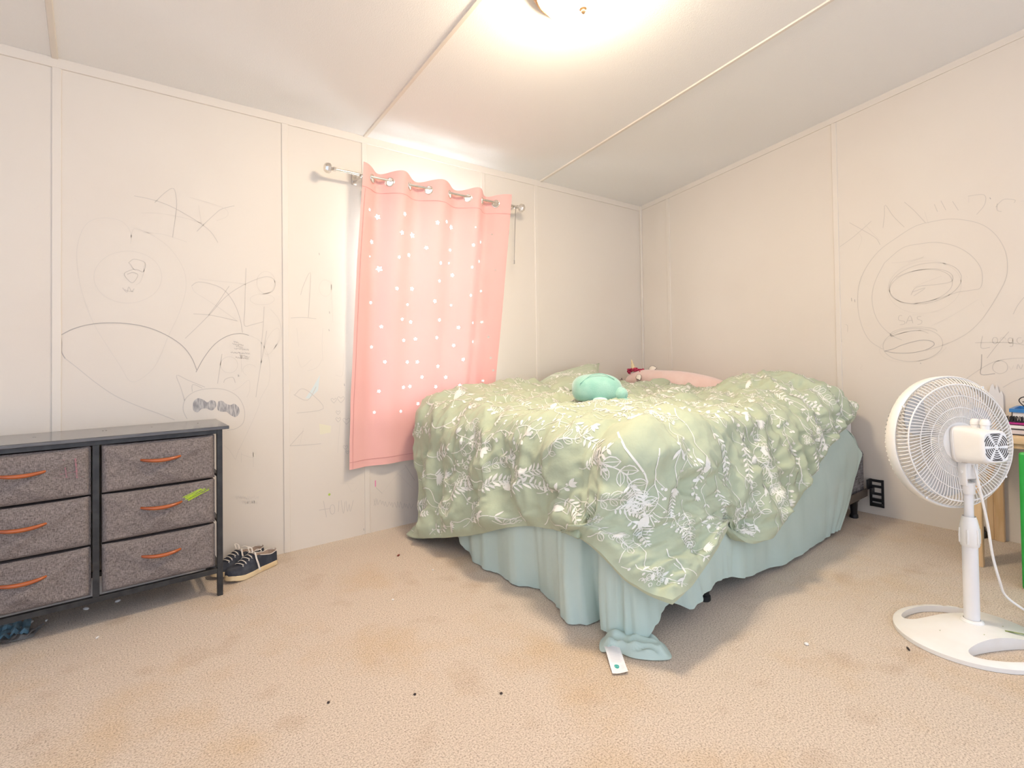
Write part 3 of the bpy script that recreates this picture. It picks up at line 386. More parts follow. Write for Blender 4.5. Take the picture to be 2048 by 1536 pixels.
extra = []
for i in range(1, nz_):
    for k in range(1, nx_):
        z = zs[i]; x = c_xl(z) + (c_xr(z) - c_xl(z)) * k / nx_
        if all((x - s[0] / 1000) ** 2 + (z - s[1] / 1000) ** 2 > (s[2] / 1000 * 1.5 + .003) ** 2 for s in STARS): extra.append((x, z))
vs, tris = cdt(outer, holes, extra)
curt = thing('curtain', 'pink grommet curtain with glowing cut-out stars over the window', 'curtain', (-1.9, -.05, .35))
mb = MB(); mb.add([c_map(*p) for p in vs], tris)
for z0 in (1.757, .385):                                    # stitched hems
    ribbon(mb, [(c_xl(z0) + (c_xr(z0) - c_xl(z0)) * k / 220, z0) for k in range(221)], .0022, 1, lambda x, z: tuple(V3(c_map(x, z)) + V3((0, -.0012, 0))))
ribbon(mb, [(c_xl(z) + .018, z) for z in np.linspace(CZB, 1.75, 120)], .002, 1, lambda x, z: tuple(V3(c_map(x, z)) + V3((0, -.0012, 0))))
M['stitch'] = mat('pink_stitching', (.62, .27, .24), .9)
mb.build('panel', [M['curtain'], M['stitch']], curt, world=True, sharp=0)
for gx in GX:
    e = .004; p0 = V3(c_map(gx, 1.815)); tx = (V3(c_map(gx + e, 1.815)) - V3(c_map(gx - e, 1.815))).normalized(); tz = V3((0, 0, 1))
    ring = [p0 + (tx * math.cos(k * PI / 12) + tz * math.sin(k * PI / 12)) * .021 for k in range(24)]
    mb = MB(); mb.tube(ring, .0035, 8, closed=True); mb.build('grommet', M['chrome'], curt, world=True)
# ------------------------------------------------------------------ dresser
dx, dy = -3.373, -.153
t = thing('dresser', 'low black metal dresser with six grey fabric drawers against the left wall', 'dresser', (dx, dy, 0))
FY = -.142; BY = .142; ZT = .652
mb = MB(); mb.box((-.408, FY - .006, ZT - .0125), (.408, BY + .004, ZT), bev=.0012, seg=1)
for x in (-.30, -.17, -.165, .02, .03, .17, .325):
    mb.lathe([(.0028, 0), (.002, .0006), (0, .0007)], (x, .02 + .02 * math.sin(x * 40), ZT - .0003), (0, 0, 1), 8, 1)
mb.build('top', [M['blackwood'], M['dark_slot']], t, smooth=False)
for x in (-.376, .376):
    for y in (FY + .010, BY - .010):
        mb = MB(); mb.box((x - .0095, y - .0095, 0), (x + .0095, y + .0095, ZT - .0125), bev=.001, seg=1); mb.build('leg', M['blackmetal'], t, smooth=False)
mb = MB()
for y in (FY + .010, BY - .010):
    mb.box((-.3665, y - .0095, .088), (.3665, y + .0095, .106), bev=.001, seg=1); mb.box((-.3665, y - .008, .624), (.3665, y + .008, ZT - .0125))
    mb.box((-.0095, y - .0094, .106), (.0095, y + .0094, .624), bev=.001, seg=1)
for x in (-.376, .376): mb.box((x - .008, FY + .0195, .09), (x + .008, BY - .0195, .105)); mb.box((x - .006, FY + .0195, .275), (x + .006, BY - .0195, .285)); mb.box((x - .006, FY + .0195, .452), (x + .006, BY - .0195, .462))
mb.build('frame', M['blackmetal'], t, smooth=False)
def drawer_mesh(hw, hh, marks, seed):
    mb = MB(); R = random.Random(seed)
    nx, nz = 36, 20; o1, o2 = R.uniform(0, 9), R.uniform(0, 9)
    def front(u, w):
        x = -hw + 2 * hw * u; z = -hh + 2 * hh * w
        x += .0025 * (w - .5) * (1 if u > .5 else -.4) * (abs(u - .5) * 2) ** 4 - .004 * (abs(u - .5) * 2) ** 6 * (1 if u > .5 else 0) * w
        z -= .006 * (1 - (2 * u - 1) ** 2) * w ** 3
        e = min(u * 2 * hw, (1 - u) * 2 * hw, w * 2 * hh, (1 - w) * 2 * hh)
        y = FY + .004 + .010 * (1 - sstep(0, .010, e)) ** 2
        y += -.003 * math.sin(PI * u) * math.sin(PI * w) + .008 * noise.noise(V3((u * 3.5 + o1, w * 2.4 + o2, 0))) * sstep(0, .05, e)
        for sx in (0, 1):
            d = abs((u if sx == 0 else 1 - u) * 1.1 - (1 - w) * .8); y -= .0065 * math.exp(-(d / .08) ** 2) * sstep(0, .03, e) * (1 - w * .3)
        return (x, y, z)
    mb.grid([[front(i / nx, j / nz) for i in range(nx + 1)] for j in range(nz + 1)], 0)
    fe = FY + .0138
    mb.box((-hw, fe, -hh), (hw, BY - .02, hh - .004), 0)
    for pts, w, mi in marks:
        ribbon(mb, pts, w, mi, lambda a, b: tuple(V3(front(a, b)) + V3((0, -.0012, 0))))
    return mb
dz = [.539, .368, .196]
for side, x0, hw in ((-1, -.188, .174), (1, .188, .172)):
    for k, z in enumerate(dz):
        marks = []
        if side == 1 and k == 1:
            R = random.Random(5)
            for q in range(9): marks.append(([(.69 + R.uniform(0, .03) + (8 - q) * .004, .60 + q * .012), (.86 + R.uniform(-.02, .09), .77 + q * .009)], .034 * .4, 1))
            marks.append(([(.86, .80), (.95, .82)], .006, 1))
        if side == -1 and k == 0:
            marks = [([(.80, .80), (.82, .42)], .010, 2), ([(.885, .80), (.90, .38)], .014, 2), ([(.76, .50), (.90, .52)], .012, 2), ([(.72, .44), (.95, .40)], .004, 2)]
        d = drawer_mesh(hw, .083, [(p, w if w > .05 else w, m) for p, w, m in marks], k * 3 + side).build('drawer', [M['heather'], M['green_mark'], M['pink_mark']], t, sharp=50)
        d.location = (x0, 0, z)
        mb = MB(); hx = 0.0
        if side == 1: d['label'] = 'fabric drawer with a green marker smear' if k == 1 else 'plain grey fabric drawer'
        pts = [(hx - .062 + .124 * i / 14, FY + .002 - .020 * math.sin(PI * i / 14) ** .7, -.006 * (1 - (2 * i / 14 - 1) ** 2) + .017) for i in range(15)]
        mb.tube(pts, [.0025 + .0042 * math.sin(PI * min(1, max(0, i / 14 * .94 + .03))) ** .5 for i in range(15)], 10)
        h = mb.build('handle', M['orangewood'], d)
        if k == 0 and side == 1: h['label'] = 'curved orange wooden handle'

# ------------------------------------------------------------------ sneakers
def sneaker():
    t = thing('sneaker', 'navy canvas sneaker with cream rubber sole, nearer the camera of the pair beside the dresser', 'shoe', (0, 0, 0), 'pair of sneakers')
    Lg = .245
    def hw(x): return float(np.interp(x / Lg, [0, .03, .10, .25, .40, .60, .80, .93, 1], [.004, .020, .034, .043, .044, .036, .034, .028, .006]))
    def cy(x): return .006 * math.sin(PI * min(1, x / Lg * 1.1))
    def zb(x): return .012 * (1 - sstep(0, .35, x / Lg)) ** 2
    xs = [Lg * (1 - math.cos(PI * k / 34)) / 2 for k in range(35)]
    mb = MB()
    outl = [(x, cy(x) + hw(x), zb(x)) for x in xs] + [(x, cy(x) - hw(x), zb(x)) for x in xs[-2:0:-1]]
    rings = []
    for h, ins in ((0, .004), (.003, .0005), (.012, 0), (.021, .0008), (.024, .004)):
        rings.append([(x + (ins if x < .03 else (-ins if x > Lg - .03 else 0)), y + (ins if y < cy(x) else -ins), z + h) for x, y, z in outl])
    mb.grid(rings, 0, cu=True); n = len(outl)
    mb.add(rings[0], [tuple(range(n))[::-1]], 0); mb.add(rings[-1], [tuple(range(n))], 0)
    mb.build('sole', M['gum'], t)
    mb = MB(); P = []
    def top(x):
        return float(np.interp(x / Lg, [0, .04, .12, .25, .36, .50, .62, .80, .92, .985, 1], [.026, .040, .048, .054, .068, .082, .070, .058, .064, .066, .05]))
    nth = 25
    xs2 = [.004 + (Lg - .008) * k / 48 for k in range(49)]
    opn = lambda x: sstep(.50, .55, x / Lg) * (1 - sstep(.955, .985, x / Lg))
    for x in xs2:
        w = max(.003, hw(x) - .002); h = top(x); r = []
        for k in range(nth):
            a = PI * k / (nth - 1); c = math.cos(a); s_ = math.sin(a)
            y = w * (abs(c) ** .7) * (1 if c > 0 else -1); z = zb(x) + .018 + (h - .018) * s_ ** (.62)
            o = opn(x)
            if o > 0:
                ac = abs(c)
                rim = h; zin = .032
                y2 = (1 if c >= 0 else -1) * w * (.80 + .2 * sstep(.55, 1, ac)) if ac > .5 else y / max(1e-6, .5 ** .7) * .74
                z2 = (zb(x) + .018 + (rim - .018) * sstep(1.0, .60, ac) if ac > .55 else zin + (rim - zin) * sstep(.36, .55, ac))
                y = y * (1 - o) + y2 * o; z = z * (1 - o) + z2 * o
            r.append((x, cy(x) + y, z))
        P.append(r)
    n0 = len(mb.f); mb.grid(P, 0)
    for i in range(48):
        for k in range(nth - 1):
            if opn(xs2[i]) > .5 and abs(math.cos(PI * (k + .5) / (nth - 1))) < .58: mb.m[n0 + i * (nth - 1) + k] = 1
    mb.add(P[0], [tuple(range(nth))], 0); mb.add(P[-1], [tuple(range(nth))[::-1]], 0)
    mb.build('upper', [M['navy'], M['lining']], t, sharp=60)
    mb = MB()
    rim = [(x, cy(x) + s_ * (hw(x) - .002) * .86, top(x) + .0005) for s_, xx in ((1, xs2[26:47]), (-1, xs2[46:25:-1])) for x in xx]
    mb.tube(cat_rom(rim[::3], 3), .0016, 6); mb.build('collar_piping', M['lace'], t)
    mb = MB()
    for k in range(5):
        x = .066 + k * .0145; h = top(x)
        pts = [(x + .004 * (j / 8 - .5) * (1 if k % 2 else -1), cy(x) - .022 + .044 * j / 8, zb(x) + .018 + (h - .018) * math.sqrt(max(0, 1 - ((-.022 + .044 * j / 8) / max(.03, hw(x))) ** 2)) ** .62 + .003) for j in range(9)]
        mb.tube(pts, .0026, 6, flat=.6)
    mb.build('laces', M['lace'], t)
    mb = MB()
    x = .126; h = top(x) + .004
    mb.tube(cat_rom([(x, -.002, h), (x - .004, -.018, h + .004), (x - .010, -.034, h - .016), (x - .008, -.042, h - .036), (x - .004, -.047, .022)], 5), .0035, 6, flat=.5)
    mb.tube(cat_rom([(x, .002, h), (x + .012, -.012, h + .012), (x + .024, -.024, h + .004), (x + .010, -.016, h - .001), (x, -.002, h)], 5), .003, 6, flat=.5)
    mb.tube(cat_rom([(x, .002, h), (x + .006, .016, h + .014), (x - .006, .022, h + .020), (x - .008, .010, h + .004)], 5), .003, 6, flat=.5)
    mb.build('bow', M['lace'], t)
    for k in range(5):
        for s_ in (-1, 1):
            x = .066 + k * .0145; y = s_ * .0235; zz = zb(x) + .018 + (top(x) - .018) * math.sqrt(max(0, 1 - (y / max(.03, hw(x))) ** 2)) ** .62 + .0008
            mb = MB(); mb.tube([(x + .0032 * math.cos(q * PI / 5), cy(x) + y + .0028 * math.sin(q * PI / 5), zz + .0018 * math.sin(q * PI / 5) * -s_) for q in range(10)], .0011, 5, closed=True)
            mb.build('eyelet', M['white_plastic'], t)
    return t
rz = math.atan2(.110, .220)
sn = sneaker(); sn.location = (-2.962, -.200, 0); sn.rotation_euler.z = rz
dup(sn, (-3.000, -.116, 0), rz - .03, 'navy canvas sneaker with cream rubber sole, the one nearer the wall and half hidden', 'pair of sneakers')

# ------------------------------------------------------------------ bed
t = thing('bedstead', 'dark steel bedstead with black legs under the bed', 'bed frame', (-1.03, -.83, 0))
mb = MB()
for y0, y1 in ((-1.535, -1.495), (-.165, -.125)):
    ya = y0 if y0 < -1 else y1
    mb.box((-2.0, min(y0, y1), .108), (-.055, max(y0, y1), .112)); mb.box((-2.0, ya - .002, .108), (-.055, ya + .002, .150))
mb.box((-1.45, -1.495, .106), (-1.41, -.165, .110)); mb.box((-.30, -1.495, .106), (-.26, -.165, .110))
mb.build('rail', M['darkmetal'], t, world=True, smooth=False)
for x, y in ((-1.613, -1.505), (-.150, -1.50), (-1.613, -.16), (-.150, -.16)):
    mb = MB(); mb.lathe([(.0, .112), (.026, .112), (.026, .095), (.020, .088), (.017, .05), (.015, .022), (.020, .018), (.021, .004), (.018, 0), (0, 0)], (x, y, 0), (0, 0, 1), 14)
    mb.box((x - .03, y - .014, .094), (x + .045, y + .014, .108)); mb.build('leg', M['blackplastic'], t, world=True)
mb = MB()
mb.box((-.055, -1.538, .142), (-.006, -1.532, .196), bev=.001, seg=1); [mb.box((-.012, a_, .045), (-.006, b_, .196), bev=.001, seg=1) for a_, b_ in ((-1.60, -1.588), (-1.544, -1.532))]; [mb.box((-.0115, -1.59, a_), (-.0065, -1.542, a_ + .014)) for a_ in (.046, .074, .110, .150, .181)]; mb.box((-.055, -1.556, .118), (-.010, -1.548, .150)); mb.box((-.030, -1.596, .060), (-.014, -1.545, .068)); mb.box((-.030, -1.592, .088), (-.014, -1.545, .095))
mb.build('headboard_bracket', M['blackplastic'], t, world=True, smooth=False)
mb = MB(); mb.box((-2.0, -1.522, .113), (-.045, -.14, .358), bev=.022, seg=4)
for z in (.135, .335):
    mb.tube([(-1.97, -1.5225, z), (-.07, -1.5225, z)], .004, 6)
tag(mb.build('box_spring', M['boxspring'], origin=(-1.02, -.83, .113), sharp=60), 'grey woven box spring showing at the head end beneath the teal sheet', 'box spring')
mb = MB(); mb.box((-1.995, -1.485, .360), (-.06, -.14, .605), bev=.07, seg=5)
tag(mb.build('mattress', M['mattress'], origin=(-1.02, -.83, .36), sharp=60), 'mattress hidden beneath the sage comforter and the teal sheet', 'mattress')

# teal sheet: columns from top to hem
def sheet():
    cols = [ # y or x run, top, middle, hem
        [(-2.025, -.20, .55), (-2.055, -.20, .30), (-2.05, -.22, .10)],
        [(-2.025, -.40, .55), (-2.058, -.40, .30), (-2.055, -.42, .085)],
        [(-2.025, -.52, .55), (-2.060, -.52, .30), (-2.060, -.53, .055)],
        [(-2.025, -.62, .55), (-2.058, -.62, .30), (-2.058, -.625, .006)],
        [(-2.025, -.73, .55), (-2.066, -.73, .30), (-2.080, -.745, .005)],
        [(-2.025, -.83, .55), (-2.056, -.83, .30), (-2.062, -.845, .005)],
        [(-2.025, -.93, .55), (-2.068, -.93, .30), (-2.078, -.95, .006)],
        [(-2.025, -1.02, .55), (-2.052, -1.02, .30), (-2.034, -1.03, .004)],
        [(-2.025, -1.10, .55), (-2.056, -1.10, .30), (-2.040, -1.10, .004)],
        [(-2.025, -1.18, .55), (-2.070, -1.18, .30), (-2.068, -1.20, .005)],
        [(-2.025, -1.25, .55), (-2.084, -1.24, .30), (-2.118, -1.285, .006)],
        [(-2.025, -1.31, .55), (-2.078, -1.31, .30), (-2.092, -1.345, .005)],
        [(-2.025, -1.345, .55), (-2.040, -1.345, .30), (-2.020, -1.362, .006)],
        [(-2.025, -1.37, .55), (-2.028, -1.375, .30), (-2.015, -1.382, .006)],
        [(-2.025, -1.395, .55), (-2.066, -1.40, .30), (-2.088, -1.425, .020)],
        [(-2.005, -1.43, .50), (-2.062, -1.445, .30), (-2.080, -1.462, .018)],
        [(-1.995, -1.45, .50), (-2.048, -1.48, .30), (-2.064, -1.495, .016)],
        [(-1.985, -1.465, .50), (-2.040, -1.505, .30), (-2.058, -1.530, .014)],
        [(-1.975, -1.475, .50), (-2.015, -1.525, .30), (-2.020, -1.560, .030)],
        [(-1.95, -1.485, .50), (-1.975, -1.535, .30), (-1.960, -1.560, .060)],
        [(-1.93, -1.505, .55), (-1.925, -1.550, .30), (-1.880, -1.545, .085)],
        [(-1.88, -1.505, .55), (-1.86, -1.552, .30), (-1.800, -1.570, .050)],
        [(-1.80, -1.505, .55), (-1.79, -1.552, .30), (-1.745, -1.570, .062)],
        [(-1.70, -1.505, .55), (-1.69, -1.552, .30), (-1.665, -1.562, .078)],
        [(-1.60, -1.505, .55), (-1.59, -1.552, .30), (-1.570, -1.552, .080)],
        [(-1.52, -1.505, .55), (-1.51, -1.552, .30), (-1.520, -1.560, .075)],
        [(-1.42, -1.505, .55), (-1.41, -1.555, .30), (-1.40, -1.565, .045)],
        [(-1.25, -1.505, .55), (-1.25, -1.552, .30), (-1.24, -1.555, .028)],
        [(-1.05, -1.505, .55), (-1.05, -1.556, .30), (-1.04, -1.565, .018)],
        [(-.85, -1.505, .55), (-.85, -1.552, .30), (-.84, -1.552, .016)],
        [(-.65, -1.505, .55), (-.65, -1.555, .30), (-.66, -1.560, .018)],
        [(-.48, -1.505, .55), (-.50, -1.550, .30), (-.58, -1.548, .022)],
        [(-.36, -1.505, .55), (-.39, -1.552, .30), (-.54, -1.552, .022)],
        [(-.29, -1.515, .50), (-.235, -1.548, .33), (-.50, -1.547, .022)],
        [(-.26, -1.535, .47), (-.145, -1.545, .350), (-.47, -1.545, .020)],
    ]
    nv = 26; K = 6
    C = [[V3(p) for p in c] for c in cols]; G = []
    for c in C:
        o = []
        for v in range(nv + 1):
            s_ = v / nv
            a, b, d = c
            q = (1 - s_) ** 2 * a + 2 * s_ * (1 - s_) * (2 * b - (a + d) * .5) + s_ ** 2 * d
            if c[0].x > -.27: q = a.lerp(b, s_ / .45) if s_ < .45 else b.lerp(d, (s_ - .45) / .55)
            o.append(np.array(q))
        G.append(o)
    F = [cat_rom([G[i][v] for i in range(len(G))], K) for v in range(nv + 1)]
    n = len(F[0]); P = []
    for v in range(nv + 1):
        r = []
        for i in range(n):
            p = V3(F[v][i]); s_ = v / nv
            q = V3(F[v][min(i + 1, n - 1)]) - V3(F[v][max(i - 1, 0)]); nn = V3((q.y, -q.x, 0)); nn = nn.normalized() if nn.length > 1e-8 else V3((0, 0, 0))
            w = .015 * s_ * noise.noise(V3((i * .33, s_ * 1.2, 2))) + .006 * noise.noise(V3((i * .9, s_ * 3, 5))) * s_
            if i > n * .72: w += .008 * noise.noise(V3((i * .10 + s_ * 4, s_ * 2.5 - i * .04, 9)))
            p += nn * -abs(w) if False else nn * w
            if p.z < .004: p.z = .004
            r.append(p)
        P.append(r)
    return P
SP = sheet()
cover = thing('bed_sheet', 'pale teal sheet hanging from the bed to the carpet below the sage comforter', 'sheet', (-2.05, -1.0, 0))
mb = MB(); mb.grid(SP, 0)
hem = [[p + V3((0, 0, .010)) for p in SP[-1]], [p + V3((0, 0, .0115)) for p in SP[-1]]]
# gathered corner end lying on the carpet
ol = [(-2.160, -1.486), (-2.112, -1.445), (-2.050, -1.440), (-2.010, -1.47), (-1.985, -1.53), (-1.975, -1.575), (-1.995, -1.615), (-2.028, -1.648), (-2.072, -1.624), (-2.112, -1.575), (-2.122, -1.535), (-2.142, -1.508)]
ol = cat_rom(ol, 4, closed=True); cc = np.mean(ol, 0); R_ = []
for k in range(15):
    f = 1 - k / 15.0
    r = []
    for j, q in enumerate(ol):
        x, y = cc + (np.array(q) - cc) * f
        e = (1 - f)
        z = .004 +   .024 * sstep(0, .30, e) * (.30 + 1.0 * abs(math.sin(3.0 * (x * 24 + y * 14) + 3 * noise.noise(V3((x * 14, y * 14, 1)))))) + .010 * noise.noise(V3((x * 40, y * 40, 4))) * sstep(0, .3, e)
        z += .016 * sstep(-1.52, -1.46, y) * e
        r.append((x, y, max(.003, z)))
    R_.append(r)
mb.grid(R_, 0, cu=True); mb.add(R_[-1], [tuple(range(len(ol)))], 0)
mb.build('sheet_cloth', M['teal'], cover, world=True, sharp=0)
mb = MB()
T0, T1, T2, T3 = V3((-2.146, -1.489, .012)), V3((-2.110, -1.517, .014)), V3((-2.182, -1.612, .006)), V3((-2.222, -1.588, .005))
def tagp(u, v): p = T0 * (1 - u) * (1 - v) + T1 * u * (1 - v) + T2 * u * v + T3 * (1 - u) * v; return p + V3((0, 0, .005 * math.sin(v * 5) * (1 - v) + .002 * math.sin(u * 4 + v * 3) + .002))
mb.grid([[tagp(i / 6, j / 14) for i in range(7)] for j in range(15)], 0)
up = lambda a, b: tuple(tagp(a, b) + V3((0, 0, .0008)))
Rr = random.Random(3)
for k in range(13):
    v = .10 + k * .043; ribbon(mb, [(.14 + .02 * Rr.random() + q * (.60 + .12 * Rr.random()) / 6, v) for q in range(7)], .010, 1, up)
ribbon(mb, [(.42 + .13 * math.cos(a) * (1 - .25 * math.sin(a)), .765 + .045 * math.sin(a)) for a in np.linspace(0, 2 * PI, 24)], .045, 2, up)
ribbon(mb, [(.36, .765), (.48, .765)], .03, 2, up)
for k in range(3): ribbon(mb, [(.68, .74 + k * .05), (.88, .74 + k * .05)], .010, 1, up)
mb.box((-2.112, -1.540, .006), (-2.092, -1.530, .012), 0, bev=.002, seg=1)
o = mb.build('care_tag', [M['tag'], M['tagink'], M['tagteal']], cover, world=True, sharp=0); o['label'] = 'white printed care tag with a teal mark'

# comforter: draped surface
NU, NV = 60, 54
